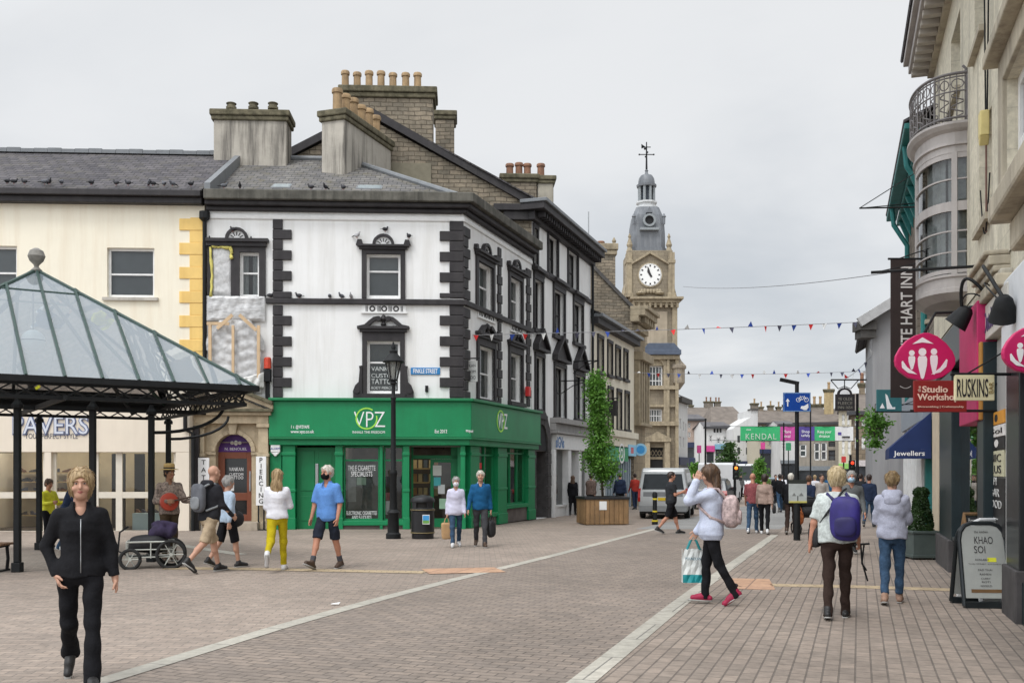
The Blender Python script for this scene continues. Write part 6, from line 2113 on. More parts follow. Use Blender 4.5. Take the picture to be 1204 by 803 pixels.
for sg in(-1,1):
 mb.tube([(F.s(993)+sg*.55,40,F.z(993,447)),(F.s(993)+sg*.25,40,F.z(993,457)),(F.s(993),40,F.z(993,454))],.02,BLACK_IRON,5)
mb.build('bracket',None,o)
for t_,py in(('YE OLDE',469),('FLEECE',474),('INN 1654',479)):
 lettering(t_,F,F.s(993.5),F.z(993,py),.11,.026,M('dim_gold_letters',(.25,.24,.2),.6),o,width=F.s(1002)-F.s(985))
mb=MB()
p=W(1024,320.5,13.6)
mb.tube([p,RF.pt(RF.s(1158,.1),p.z-.0,.1)],.02,BLACK_IRON,6)
mb.tube([p+Vector((.05,0,.0)),p+Vector((.6,0,.12))],.008,BLACK_IRON,5)
tag(mb.build('sign_pole',None,None),'long thin black pole standing out level from the pale pier across the oriel','pole')
r2=thing('teal_gutter_house','brown stone house with bright teal gutter and downpipes beyond the inn','house',RF.pt(-3.0,gz(22),0))
a,b=-11.2,-2.95
zt=8.7
mb=MB()
wn=[(-10.2,-9.2,5.0,6.9),(-7.6,-6.6,5.0,6.9),(-5,-4,5.0,6.9)]
mb.wall(RF,a,b,gz(26),zt,wn+[(-10.8,-3.3,.5,2.7)],0,masonry('brown_rubble',(.24,.20,.16),(.17,.145,.12),(.1,.09,.075),.45,.2,.014,u=RU,bump=.8,var=.3,streak=.4),.3)
q=[RF.pt(a,0,0),RF.pt(a,0,-8),RF.pt(b,0,-8)]
for u_,v_ in zip(q,q[1:]):
 mb.quad((v_.x,v_.y,-.2),(u_.x,u_.y,-.2),(u_.x,u_.y,zt),(v_.x,v_.y,zt),RUBBLE)
mb.build('wall',None,r2)
for w_ in wn:window(RF,r2,*w_,rails=(.5,),back=M('dim_blind',(.2,.21,.2)),sill=.1,sill_mat=STONE_R)
mb=MB()
mb.fbox(RF,a-.2,b,zt+.1,zt+.25,-.1,.3,TEAL)
mb.fbox(RF,a-.2,b,zt+.252,zt+.38,.3,.58,TEAL)
for i in range(9):
 s=a+.3+i*.95
 mb.hexa([RF.pt(s,zt-.55,0),RF.pt(s+.12,zt-.55,0),RF.pt(s+.12,zt-.45,.06),RF.pt(s,zt-.45,.06),RF.pt(s,zt+.1,0),RF.pt(s+.12,zt+.1,0),RF.pt(s+.12,zt+.1,.28),RF.pt(s,zt+.1,.28)],TEAL)
mb.build('gutter',None,r2,bevel=.02)
for s in(-4.2,-9.9):
 mb=MB()
 mb.tube([RF.pt(s,zt+.3,.5),RF.pt(s,zt-.2,.45),RF.pt(s,zt-.8,.1),RF.pt(s,3,.1)],.07,TEAL,8)
 mb.build('downpipe',None,r2)
mb=MB()
slope(mb,RF.pt(a-.2,zt+.45,.6),RF.pt(b,zt+.45,.6),RF.pt(b,zt+2.6,-4),RF.pt(a-.2,zt+2.6,-4),SLATE)
slope(mb,RF.pt(a-.2,zt+.45,-8),RF.pt(b,zt+.45,-8),RF.pt(b,zt+2.6,-4),RF.pt(a-.2,zt+2.6,-4),SLATE)
mb.build('roof',None,r2)
zw_=gz(25)
for s in(-10.8,-9.2,-7.6,-6.0,-4.4,-3.4):
 MB().fbox(RF,s-.14,s+.14,zw_,2.9,-.05,.14,WHITE_PAINT if s<-4 else M('teal_paint_b',(.02,.16,.15),.5)).build('pilaster',None,r2)
MB().fbox(RF,-10.9,-3.2,2.75,3.5,-.05,.2,M('grey_blue_fascia',(.25,.28,.32))).build('fascia',None,r2)
MB().quad(RF.pt(-10.8,zw_,-.05),RF.pt(-3.3,zw_,-.05),RF.pt(-3.3,2.8,-.05),RF.pt(-10.8,2.8,-.05)).build('shop_window',SHOP_GLASS,r2)
MB().quad(RF.pt(-10.8,zw_,-.28),RF.pt(-3.3,zw_,-.28),RF.pt(-3.3,2.8,-.28),RF.pt(-10.8,2.8,-.28)).build('shop_interior',M('dim_display',(.1,.11,.12),.8,.7,2),r2)
mb=MB()
p=W(1010.5,245,21.5)
wv=RF.pt(-3.0,p.z,.1)
mb.tube([p,wv],.018,BLACK_IRON,5)
mb.tube([p,RF.pt(-3.0,p.z+.9,.1)],.01,BLACK_IRON,5)
mb.tube([p,RF.pt(-3.6,p.z+.25,.1)],.01,BLACK_IRON,5)
tag(mb.build('flag_bracket',None,None),'empty flag bracket of thin rods high up beside the teal gutter','bracket')
aw=thing('awning','navy blue shop awning lettered Jewellers','awning',RF.pt(-3.6,2.3,.1))
AWN=M('navy_canvas',(.012,.028,.105),.85,.12,3)
A0,A1,hz1,hz0=-4.7,-2.9,RF.z(1092,492),RF.z(1092,526)
mb=MB()
n_out=.88
zt_,zl=2.86,2.1
mb.hexa([RF.pt(A0,zl,n_out),RF.pt(A1,zl,n_out),RF.pt(A1,zt_,.05),RF.pt(A0,zt_,.05),RF.pt(A0,zl+.025,n_out),RF.pt(A1,zl+.025,n_out),RF.pt(A1,zt_+.025,.05),RF.pt(A0,zt_+.025,.05)],AWN)
mb.fprism(Fac(RF.pt(A1,0,0).xy,RF.n),[(0.05,zl),(n_out,zl),(0.05,zt_)],-.01,.01,AWN)
mb.fprism(Fac(RF.pt(A0,0,0).xy,RF.n),[(0.05,zl),(n_out,zl),(0.05,zt_)],-.01,.01,AWN)
mb.build('canopy',None,aw)
mb=MB()
mb.fbox(RF,A0,A1,zl-.2,zl,n_out-.01,n_out+.01,AWN)
EF=Fac(RF.pt(A1,0,0).xy,-RF.n)
mb.fbox(EF,-n_out,-.05,zl-.2,zl-.002,0,.02,AWN)
mb.build('valance',None,aw)
lettering('Jewellers',EF,-n_out/2-.05,zl-.1,.1,.021,WHT,aw,width=.62,bold=.01)
YG=33.0
HF=Fac((0,YG),(1,.0))
r3=thing('grey_gable_house','pale grey house with a dark overhanging roof edge jutting out beyond the teal gutter house','house',HF.pt(HF.s(1026),gz(YG),0))
GREYW=M('pale_grey_render',(.36,.36,.37),.85,.06,1,streak=.35)
x0,x1=HF.s(1026),HF.s(1026)+5.5
e_z=HF.z(1026,372)
mb=MB()
wg=(HF.s(1040),HF.s(1052),HF.z(1040,455),HF.z(1040,425))
mb.wall(HF,x0,x1,gz(YG),e_z,[],0,GREYW)
mb.poly([HF.pt(x0,e_z,0),HF.pt(x1,e_z,0),HF.pt(x1,e_z+3.2,0)],GREYW)
o=Vector((.309,.951,0))*9
q=[HF.pt(x0,0,0)+o,HF.pt(x0,0,0)]
mb.quad((q[0].x,q[0].y,-.3),(q[1].x,q[1].y,-.3),(q[1].x,q[1].y,e_z),(q[0].x,q[0].y,e_z),GREYW)
q=[HF.pt(x1,0,0),HF.pt(x1,0,0)+o,HF.pt(x0,0,0)+o]
for u_,v_ in zip(q,q[1:]):
 mb.quad((u_.x,u_.y,-.3),(v_.x,v_.y,-.3),(v_.x,v_.y,e_z),(u_.x,u_.y,e_z),GREYW)
mb.build('wall',None,r3)
mb=MB()
lo=HF.pt(HF.s(1006),HF.z(1006,379),.35)
hi=HF.pt(x1,HF.z(1006,379)+(x1-HF.s(1006))*.62,.35)
slope(mb,lo,lo+o,hi+o,hi,SLATE,.1)
mb.build('roof',None,r3)
mb=MB()
mb.fbox(HF,HF.s(1007),HF.s(1027),HF.z(1010,389),HF.z(1010,378.5),-.4,.3,M('dark_coping',(.085,.08,.075)))
mb.fbox(HF,HF.s(1010),HF.s(1027),HF.z(1010,398),HF.z(1010,389.2),-.4,.25,M('dark_coping',(.085,.08,.075)))
mb.bar(lo+Vector((0,0,-.05)),hi+Vector((0,0,-.05)),.12,.3,M('white_verge',(.5,.5,.5),.7))
mb.build('verge',None,r3)
# the far end of the street
def house(lab,x0,x1,ye,yr,Y,wall,roof=None,depth=9,wins=(),hip=0.0,chim=(),name='terrace_house',cat='house',u=(1,0),shop=None,trim=None,pots=True,group=None):
 """building square to the view: eave row ye, ridge row yr, windows as (x0, y0, x1, y1, frame)"""
 F=Fac((W((x0+x1)/2,0,Y).x,Y),u)
 zb=gz(Y)-.3
 s0,s1=F.s(x0),F.s(x1)
 m=(x0+x1)/2
 ze,zr=F.z(m,ye),F.z(m,yr,-depth/2)
 b=thing(name,lab,cat,F.pt((s0+s1)/2,zb,0),group)
 holes=[F.R(*q[:4])for q in wins]
 mb=MB()
 mb.wall(F,s0,s1,zb,ze,holes,0,wall,.2)
 q=[F.pt(s1,0,0),F.pt(s1,0,-depth),F.pt(s0,0,-depth),F.pt(s0,0,0)]
 for a,c in zip(q,q[1:]):
  mb.quad((a.x,a.y,zb),(c.x,c.y,zb),(c.x,c.y,ze),(a.x,a.y,ze),wall)
 if not hip and zr>ze+.2:
  for s in(s0,s1):
   mb.poly([F.pt(s,ze,0),F.pt(s,ze,-depth),F.pt(s,zr-.05,-depth/2)],wall)
 mb.build('wall',None,b)
 for q_,h in zip(wins,holes):
  fm=q_[4]if len(q_)>4 else WHITE_PAINT
  mb=MB()
  w_=.1
  for r in((h[0],h[0]+w_,h[2],h[3]),(h[1]-w_,h[1],h[2],h[3]),(h[0],h[1],h[2],h[2]+w_),(h[0],h[1],h[3]-w_,h[3]),(h[0],h[1],(h[2]+h[3])/2-.05,(h[2]+h[3])/2+.05)):
   mb.fbox(F,*r,-.15,-.08,fm)
  o=mb.build('window',None,b)
  MB().quad(F.pt(h[0],h[2],-.12),F.pt(h[1],h[2],-.12),F.pt(h[1],h[3],-.12),F.pt(h[0],h[3],-.12)).build('pane',M('far_pane',(.05,.055,.06),.08,.3,spec=.7),o)
 rf=None
 if roof:
  mb=MB()
  hp=(s1-s0)*hip
  e=.3
  A,B,C_,D=F.pt(s0-e,ze,e),F.pt(s1+e,ze,e),F.pt(s1-hp,zr,-depth/2),F.pt(s0+hp,zr,-depth/2)
  slope(mb,A,B,C_,D,roof)
  A2,B2=F.pt(s0-e,ze,-depth-e),F.pt(s1+e,ze,-depth-e)
  slope(mb,A2,B2,C_,D,roof)
  if hip:
   mb.poly([A,D,A2],roof)
   mb.poly([B,C_,B2],roof)
  mb.fbox(F,s0-e,s1+e,ze-.2,ze+.05,-.1,e+.1,trim or M('dark_gutter',(.05,.05,.055),.6))
  rf=mb.build('roof',None,b)
 for c in chim:
  xa,xb,yt=c[:3]
  n=c[3]if len(c)>3 else-depth/2
  a,d=F.s(xa,n),F.s(xb,n)
  ch=stack(b,F,a,d,n-.5,n+.4,(zr if roof else ze)-1.5,F.z(xa,yt,n),wall if len(c)<5 else c[4],MOSS_CAP,caph=.25)
  if pots:
   k=max(1,int((d-a)/.5))
   chimney_pots(ch,[F.pt(a+(i+.5)*(d-a)/k,F.z(xa,yt,n)+.22,n)for i in range(k)],.75,.14,POT_RED if xa%2<1 else POT)
 if shop:
  for(xa,xb,ya,yb,mt)in shop:
   MB().fbox(F,F.s(xa),F.s(xb),F.z(xa,yb),F.z(xa,ya),-.05,.2,mt).build('fascia',None,b)
   MB().fbox(F,F.s(xa)+.1,F.s(xb)-.1,zb,F.z(xa,yb)-.02,-.05,.05,M('far_shop_glass',(.03,.034,.04),.15,.6,.8,spec=.6)).build('shop_window',None,b)
 return b,F
ST_A=masonry('far_stone_grey',(.23,.20,.165),(.18,.16,.135),(.12,.105,.09),.6,.28,.02,bump=.4,var=.3,streak=.4)
ST_B=masonry('far_stone_brown',(.27,.215,.15),(.21,.17,.125),(.13,.11,.085),.6,.28,.02,bump=.4,var=.3,streak=.4)
ST_P=M('far_pinkish_render',(.42,.33,.28),.9,.1,1,streak=.3)
RF_A=M('far_slate',(.105,.10,.105),.8,.25,1.2,.4,8)
RF_B=M('far_slate_brown',(.16,.135,.115),.85,.25,1.2,.4,8)
WH=M('far_white_wall',(.62,.62,.61),.85,.08,.5,streak=.3)
G_=M('far_green_sign',(.06,.35,.17),.5);PK=M('far_pink_sign',(.55,.06,.25),.5);NV=M('far_navy_sign',(.03,.04,.09),.5);PB_=M('far_blue_sign',(.2,.38,.5),.5)
WF=Fac((W(797,0,100).x,100),(.36,.933))
wb=thing('white_terrace','white rendered terrace with a dark cornice just past the town hall','terrace',WF.pt(0,gz(100)-.3,0))
s1=WF.s(808.5)
zt=WF.z(800,470)
mb=MB()
wn=[WF.R(799,492,800.6,504),WF.R(803,496,804.3,506),WF.R(806,498,807,507),WF.R(799,513,800.6,526),WF.R(803,514,804.3,526)]
mb.wall(WF,-.2,s1,gz(100)-.5,zt,wn,0,WH,.2)
q=[WF.pt(s1,0,0),WF.pt(s1,0,-9),WF.pt(-.2,0,-9),WF.pt(-.2,0,0)]
for a,c in zip(q,q[1:]):
 mb.quad((a.x,a.y,-.9),(c.x,c.y,-.9),(c.x,c.y,zt),(a.x,a.y,zt),WH)
mb.build('wall',None,wb)
for r_ in wn:window(WF,wb,*r_,back=BLACKISH,rails=(.5,),recess=.1)
mb=MB()
mb.fbox(WF,-.4,s1+.1,zt-.3,zt+.2,-.2,.5,M('dark_coping',(.085,.08,.075)))
slope(mb,WF.pt(-.4,zt+.2,.5),WF.pt(s1,zt+.2,.5),WF.pt(s1,zt+2.4,-4.5),WF.pt(-.4,zt+2.4,-4.5),RF_A)
mb.build('roof',None,wb)
MB().fbox(WF,.2,s1-.2,2.2,3.0,-.05,.2,M('far_navy_sign',(.03,.04,.09))).build('fascia',None,wb)
MB().fbox(WF,.2,s1-.2,-.9,2.19,-.05,.1,M('far_shop_glass',(.03,.034,.04),.15,.6,.8,spec=.6)).build('shop_window',None,wb)
house('grey stone house with tall white windows and many chimney pots on the skyline',806,845,491,479,165,ST_A,RF_B,12,[(x,482.5+9.5,x+2.5,501)for x in(812,817,831,837)],chim=((828,838,473.5),(840,847,473.8),(810,815,478)),hip=.15)
house('stone house with a broad hipped slate roof behind the white shops',838,884,503,478,140,ST_A,RF_B,14,hip=.2,chim=((883,891,476),))
house('pinkish narrow house beside the dark lamp post far down the street',806,827.5,493,487,130,ST_P,RF_A,8,[(809,497,812,503),(820,497,824,504),(809,508,812,514),(820,508,824,514)],shop=((806,827,520,526,NV),))
house('white house with a row of four small dark windows over a shop sign',830,858.5,502,496,122,WH,RF_A,8,[(839,503.5,841.5,508.5,BLACK_TRIM),(842.5,503.5,845,508.5,BLACK_TRIM),(846,503.5,848.5,508.5,BLACK_TRIM),(834,512,837,519),(843,515,847,521),(851,513,855,520)],shop=((830,840,524,531,PK),(840.3,858,522,528,PB_)))
GF5=Fac((0,118),(1,0))
b=thing('white_gable_house','white gabled house with a tall white chimney rising at the roof end','house',GF5 .pt(GF5 .s(877),gz(118),0))
mb=MB()
zz=lambda y:GF5 .z(602,y)
pp=[(862,570),(891,570),(891,482),(883,482),(883,490),(865,501),(862,504)]
mb.fprism(GF5,[(GF5 .s(x),zz(y))for x,y in pp],-7,0,WH)
mb.build('wall',None,b)
MB().fbox(GF5,GF5 .s(882.3),GF5 .s(891.7),zz(482.2),zz(480.5),-1.5,.2,M('dark_coping',(.085,.08,.075))).build('chimney',None,b)
mb=MB()
for x,y,x2,y2 in((867,512,870,520),(877,510,881,520),(867,526,870,534),(877,526,881,534)):
 mb=MB();mb.fbox(GF5,GF5 .s(x),GF5 .s(x2),zz(y2),zz(y),-.05,.03,M('far_pane',(.05,.055,.06),.08,.3,spec=.7));mb.build('window',None,b)
MB().fbox(GF5,GF5 .s(862),GF5 .s(891),zz(549),zz(542),-.05,.3,NV).build('fascia',None,b)
house('long brown stone terrace crowned with many chimney pots behind the street banner',889,962,497,482,150,ST_B,RF_B,10,[(x,500,x+3,506)for x in(893,901,909,930,938,946)]+[(x,522,x+4,530)for x in(895,906,940,950)],chim=((893,897,480),(903,909,478.5),(913,918,480),(921,926,477.5),(930,934,479),(943,949,478)))
house('pale cream shop with tall columns left of the blue cycle sign',893,917,511,508,112,M('far_cream',(.5,.46,.36),.9,.1),RF_A,6,[(896,514,899,524),(904,514,907,524),(911,514,914,524)],shop=((893,917,528,533,NV),))
house('narrow white house with a dark shop below right of the cream shop',917.5,936,499,495,108,WH,RF_A,6,[(920,504,923,512),(928,504,931,512),(920,518,923,526)],shop=((917.5,936,541,545,M('far_grey_band',(.2,.22,.24),.6)),))
house('grey rendered house with a valley roof and large white windows behind the banner',936,988,497,481,92,M('far_grey_render',(.30,.27,.23),.9,.15,1,streak=.4),RF_B,9,[(940,502,944,512),(948,502,952,512),(956,500,960,511),(978,501,982,511),(940,522,948,537),(957,520,964,541),(965,520,972,541),(974,519,982,525,BLACK_TRIM),(974,529,982,541,BLACK_TRIM)],u=(.945,-.327),chim=((969,980,461,-3,M('far_ochre_stack',(.40,.31,.17),.9,.2,streak=.5)),(947,968,478.5,-5)),shop=((936,988,548,553,M('far_grey_band',(.2,.22,.24))),))
house('cream fronted house with tall narrow windows behind the banner end',986,1006,480,474,84,M('far_cream',(.5,.46,.36)),RF_A,8,[(990,487,993,500),(996,487,999,500),(990,518,993,535),(997,518,1000,535)],u=(.945,-.327),shop=((986,1006,545,551,M('far_lime_sign',(.25,.5,.12),.5)),))
house('brown stone house with a steep slate roof rising behind the hanging basket',1001,1052,484,462,66,ST_B,RF_B,9,[(1005,490,1009,502),(1013,490,1017,502),(1021,490,1025,502),(1005,513,1009,528),(1013,513,1017,528),(1021,513,1025,528),(1030,513,1034,528)],u=(.945,-.327),chim=((1010,1017,455),),shop=((1001,1048,541,548,M('far_pale_band',(.5,.46,.46),.6)),))
house('low stone house closing the street in the far distance',820,905,540,531,190,ST_A,RF_A,8,[(x,543,x+3,549)for x in(828,840,852,866,880,892)])
for i,(x,y,w_,h,Y,mt,lab)in enumerate(((822,528,5,9,100,PK,'pink projecting shop sign far down the left side'),(814,541,7,6,96,NV,'navy projecting shop sign near the white terrace'),(897,524,5,8,90,PK,'pink and green flag sign on the cream shop'),(927,525,6,9,96,G_,'green flag sign on the narrow white house'),(848,538,12,4,110,WH,'white shop sign board above the far kerb'),(985,556,8,4,70,M('far_lime_sign',(.25,.5,.12),.5),'lime green shop board far up the right side'),(992,540,5,7,66,M('far_red_sign',(.5,.04,.04),.5),'small red round sign beside the red traffic light'))):
 p=W(x,y,Y)
 k=FPX/Y
 mb=MB()
 mb.box(p.x-w_/2/k,p.x+w_/2/k,p.y-.05,p.y+.05,p.z-h/2/k,p.z+h/2/k,mt)
 mb.tube([p+Vector((0,0,-h/2/k)),Vector((p.x,p.y,gz(Y)))],.05,BLACK_IRON,6)
 tag(mb.build('shop_sign',None,None,bevel=.01),lab,'shop sign')
# street furniture, vehicles, plants
def ty(p):
 return Vector((p.x,p.y,gz(p.y)))
PGREEN=M('pavilion_green_iron',(.03,.06,.05),.5,.2,5)
pav=thing('glass_pavilion','black iron shelter with pyramid glass roof and ball finial before the shoe shop','shelter',(-8.87,18.72,gz(18.7)))
ea,ra=Vector((.839,.545,0)),Vector((-.545,.839,0))
ap=Vector((-8.87,18.72,5.38))
zE_=3.12
H_=3.14
cpt=lambda a,b,z:Vector((ap.x,ap.y,0))+ea*a+ra*b+Vector((0,0,z))
crn=[cpt(-H_,-H_,zE_),cpt(H_,-H_,zE_),cpt(H_,H_,zE_),cpt(-H_,H_,zE_)]
gl=glass_mat('pavilion_glass',(.80,.86,.87),body=.42,body_col=(.40,.47,.52),boost=1.7)
mb=MB()
for i in range(4):
 mb.poly([crn[i],crn[(i+1)%4],ap],gl)
mb.build('glass_roof',None,pav)
mb=MB()
for c in crn:mb.tube([c,ap],.038,PGREEN,6)
up=Vector((0,0,.03))
for i in range(4):
 a,b=crn[i],crn[(i+1)%4]
 m_=(a+b)/2
 for k in range(-5,6):
  f=k/5.5
  base=m_+(b-m_)*f
  top_=base+(ap-m_)*(1-abs(f))
  if(top_-base).length>.3:
   mb.tube([base+up,top_+up],.026,PGREEN,6)
 for q in(.08,):
  mb.bar(a.lerp(b,0)+Vector((0,0,-.02)),b+Vector((0,0,-.02)),.1,.1,BLACK_IRON)
 if True:
  lo1,lo2=a.lerp(ap,.78),b.lerp(ap,.78)
  mb.tube([lo1,lo2],.02,PGREEN,6)
mb.build('roof_ribs',None,pav)
mb=MB()
for i in range(4):
 a,b=crn[i],crn[(i+1)%4]
 a=a.lerp(Vector((ap.x,ap.y,zE_)),.05);b=b.lerp(Vector((ap.x,ap.y,zE_)),.05)
 d1,d2=Vector((0,0,-.08)),Vector((0,0,-.30))
 mb.bar(a+d1,b+d1,.05,.05,BLACK_IRON)
 mb.bar(a+d2,b+d2,.06,.06,BLACK_IRON)
 n=16
 for k in range(n):
  p,q=a.lerp(b,k/n),a.lerp(b,(k+1)/n)
  mb.bar(p+d1,q+d2,.025,.025,BLACK_IRON)
  mb.bar(p+d2,q+d1,.025,.025,BLACK_IRON)
mb.bar(cpt(-H_,0,zE_-.3),cpt(H_,0,zE_-.3),.06,.08,BLACK_IRON)
mb.bar(cpt(0,-H_,zE_-.3),cpt(0,H_,zE_-.3),.06,.08,BLACK_IRON)
for a,b in((-1,-1),(1,1),(-1,1),(1,-1)):
 mb.bar(cpt(a*2.2,b*2.2,zE_-.25),cpt(a*.3,b*.3,4.9),.05,.05,BLACK_IRON)
mb.build('truss',None,pav)
mb=MB()
mb.lathe([(.07,-.1),(.1,0),(.04,.06),(.05,.1),(.12,.17),(.155,.26),(.12,.36),(.04,.41)],ap,M('grey_ball',(.20,.19,.17),.6,.3,8),16)
mb.build('finial',None,pav,smooth='auto')
mb=MB()
gp=Vector((*W(39,401,18.7).xy,W(39,401,18.7).z))
mb.ball(gp,.21,M('frosted_globe',(.55,.57,.57),.4,.05),16,10)
g_=mb.build('globe_lamp',None,pav,smooth=True)
mb=MB()
mb.tube([gp+Vector((0,0,.2)),Vector((gp.x,gp.y,4.95))],.015,BLACK_IRON,6)
mb.lathe([(.215,0),(.215,.02)],gp,BLACK_IRON,16)
mb.build('hanger',None,g_)
for px,Y in((20.5,16.6),(109,17.2),(178,18.6),(46,21.6),(198,22.4)):
 x=(px-CX)/FPX*Y
 z0=gz(Y)
 mb=MB()
 mb.box(x-.075,x+.075,Y-.075,Y+.075,z0,z0+.16,BLACK_IRON)
 mb.box(x-.05,x+.05,Y-.05,Y+.05,z0+.16,2.68,BLACK_IRON)
 mb.lathe([(.1,2.68),(.1,2.74),(.05,2.8),(.035,2.86)],(x,Y,0),BLACK_IRON,8)
 for d in((ea,)if px>150 else()):
  p=Vector((x,Y,2.35))
  mb.tube([p+d*1.35*math.sin(t*math.pi/16)+Vector((0,0,.55*(1-math.cos(t*math.pi/16))))for t in range(9)],.035,BLACK_IRON,6)
 mb.build('post',None,pav,bevel=.012)
p=G(-14,672)
bn=thing('park_bench','wooden slatted bench on black iron legs at the left edge of the square','bench',p)
WOODB=M('bench_wood',(.16,.085,.045),.7,.2,6)
mb=MB()
for i in range(5):mb.box(p.x-1.7,p.x+.32,p.y-.22+i*.1,p.y-.14+i*.1,p.z+.44,p.z+.475,WOODB)
mb.build('seat',None,bn,bevel=.006)
for x in(.2,-1.5):
 mb=MB()
 mb.tube([(p.x+x,p.y-.2,p.z),(p.x+x+.03,p.y-.18,p.z+.2),(p.x+x,p.y-.2,p.z+.44)],.028,BLACK_IRON)
 mb.tube([(p.x+x,p.y+.22,p.z),(p.x+x+.03,p.y+.2,p.z+.2),(p.x+x,p.y+.22,p.z+.44)],.028,BLACK_IRON)
 mb.bar((p.x+x,p.y-.25,p.z+.42),(p.x+x,p.y+.27,p.z+.42),.05,.04,BLACK_IRON)
 mb.bar((p.x+x,p.y-.28,p.z+.015),(p.x+x,p.y+.28,p.z+.015),.06,.03,BLACK_IRON)
 mb.build('leg',None,bn)
p=G(462.5,633)
lp=thing('lamp_post','black old-fashioned street lamp with a glass lantern in front of the green shop','street lamp',p)
hh=W(0,447,p.y).z-p.z
mb=MB()
mb.lathe([(.19,0),(.19,.12),(.15,.16),(.14,.62),(.165,.66),(.1,.74),(.085,1.6),(.1,1.63),(.1,1.7),(.07,1.76),(.06,hh-.5),(.075,hh-.45),(.05,hh-.4),(.045,hh-.12),(.09,hh-.08),(.05,hh)],p,BLACK_IRON,14)
mb.build('column',None,lp,smooth='auto')
mb=MB()
r4=math.pi/4
for j in range(6):
 t=j*math.pi/3
 a,b=Vector((.1*math.cos(t),.1*math.sin(t),hh)),Vector((.2*math.cos(t),.2*math.sin(t),hh+.45))
 mb.bar(p+a,p+b,.022,.022,BLACK_IRON)
mb.lathe([(.11,hh-.02),(.12,hh+.02)],p,BLACK_IRON,6)
mb.lathe([(.27,hh+.45),(.28,hh+.48),(.12,hh+.66),(.1,hh+.68),(.11,hh+.74),(.05,hh+.78),(.06,hh+.84),(.01,hh+.98)],p,BLACK_IRON,12)
lt=mb.build('lantern',None,lp,smooth='auto')
mb=MB()
mb.lathe([(.095,hh+.02),(.19,hh+.45)],p,None,6)
mb.f=mb.f[:6];mb.m=mb.m[:6]
mb.build('pane',glass_mat('lamp_glass',(.8,.82,.8),body=.35,body_col=(.45,.46,.44)),lt)
MB().lathe([(.04,hh+.1),(.06,hh+.2),(.04,hh+.34)],p,M('lamp_mantle',(.6,.6,.55),.5),8).build('mantle',None,lt)
p=G(497,633)
bn=thing('litter_bin','black domed litter bin with a small blue and green notice beside the lamp post','litter bin',p)
BINP=M('bin_plastic',(.016,.016,.018),.42,.2,6)
mb=MB()
mb.lathe([(.27,0),(.28,.03),(.28,.12),(.295,.14),(.295,.7),(.31,.72),(.31,.76),(.29,.78)],p,BINP,20)
mb.build('body',None,bn,smooth='auto')
mb=MB()
for j in range(4):
 t=j*math.pi/2+math.pi/4
 mb.bar(p+Vector((.27*math.cos(t),.27*math.sin(t),.76)),p+Vector((.27*math.cos(t),.27*math.sin(t),.94)),.16,.03,BINP,up=(math.cos(t),math.sin(t),0))
mb.lathe([(.31,.93),(.315,.97),(.28,1.04),(.18,1.09),(.02,1.11)],p,BINP,20)
mb.lathe([(.24,.78),(.24,.93)],p,DARK_ROOM,16)
mb.build('hood',None,bn,smooth='auto')
mb=MB()
for z in(.15,.73):mb.lathe([(.3,z),(.314,z),(.314,z+.018),(.3,z+.018)],p,M('bin_gold_band',(.24,.19,.09),.5),20)
mb.build('band',None,bn)
mb=MB()
mb.box(p.x+.02,p.x+.2,p.y-.3,p.y-.285,p.z+.38,p.z+.62,WHITE_PAINT)
nt_=mb.build('notice',None,bn)
mb=MB()
mb.box(p.x+.03,p.x+.19,p.y-.303,p.y-.3,p.z+.48,p.z+.6,M('bright_blue_sign',(.06,.32,.66)))
mb.box(p.x+.03,p.x+.19,p.y-.304,p.y-.3,p.z+.4,p.z+.479,M('notice_green',(.15,.35,.08),.6))
mb.build('picture',None,nt_)
def leaf_mat(name,a,b):
 if name in _mats:return _mats[name]
 m,nt,bs=_new(name)
 L=nt.links.new
 tc=node(nt,'ShaderNodeTexCoord')
 n=node(nt,'ShaderNodeTexNoise',i_Scale=5.0,i_Detail=4.0)
 L(tc.outputs['Object'],n.inputs['Vector'])
 r=ramp(nt,a,b,.3,.7)
 L(n.outputs['Fac'],r.inputs['Fac'])
 L(r.outputs['Color'],bs.inputs['Base Color'])
 bs.inputs['Roughness'].default_value=.55
 tr=node(nt,'ShaderNodeBsdfTranslucent')
 L(r.outputs['Color'],tr.inputs['Color'])
 mx=node(nt,'ShaderNodeMixShader')
 mx.inputs[0].default_value=.3
 L(bs.outputs[0],mx.inputs[1]);L(tr.outputs[0],mx.inputs[2])
 L(mx.outputs[0],nt.nodes['Material Output'].inputs['Surface'])
 _mats[name]=m
 return m
LEAF=leaf_mat('hornbeam_leaf',(.05,.14,.014),(.15,.34,.045))
LEAF_D=leaf_mat('dark_box_leaf',(.014,.04,.009),(.045,.095,.02))
def leaves(name,parent,pts,size,mat,seed=0,droop=.3):
 """many small pointed leaves at the given points"""
 r=np.random.default_rng(seed)
 n=len(pts)
 d=r.normal(size=(n,3));d[:,2]-=droop
 d/=np.linalg.norm(d,axis=1)[:,None]
 e=np.cross(d,r.normal(size=(n,3)));e/=np.linalg.norm(e,axis=1)[:,None]+1e-9
 s=size*r.uniform(.6,1.3,n)[:,None]
 P=np.asarray(pts)
 off=np.array(origin_of(parent))
 v=np.stack([P-d*s*.5,P+e*s*.32,P+d*s*.6,P-e*s*.32],1).reshape(-1,3)-off
 me=bpy.data.meshes.new(name)
 me.from_pydata(v.tolist(),[],[(4*i,4*i+1,4*i+2,4*i+3)for i in range(n)])
 me.materials.append(mat)
 return link_mesh(name,me,parent)
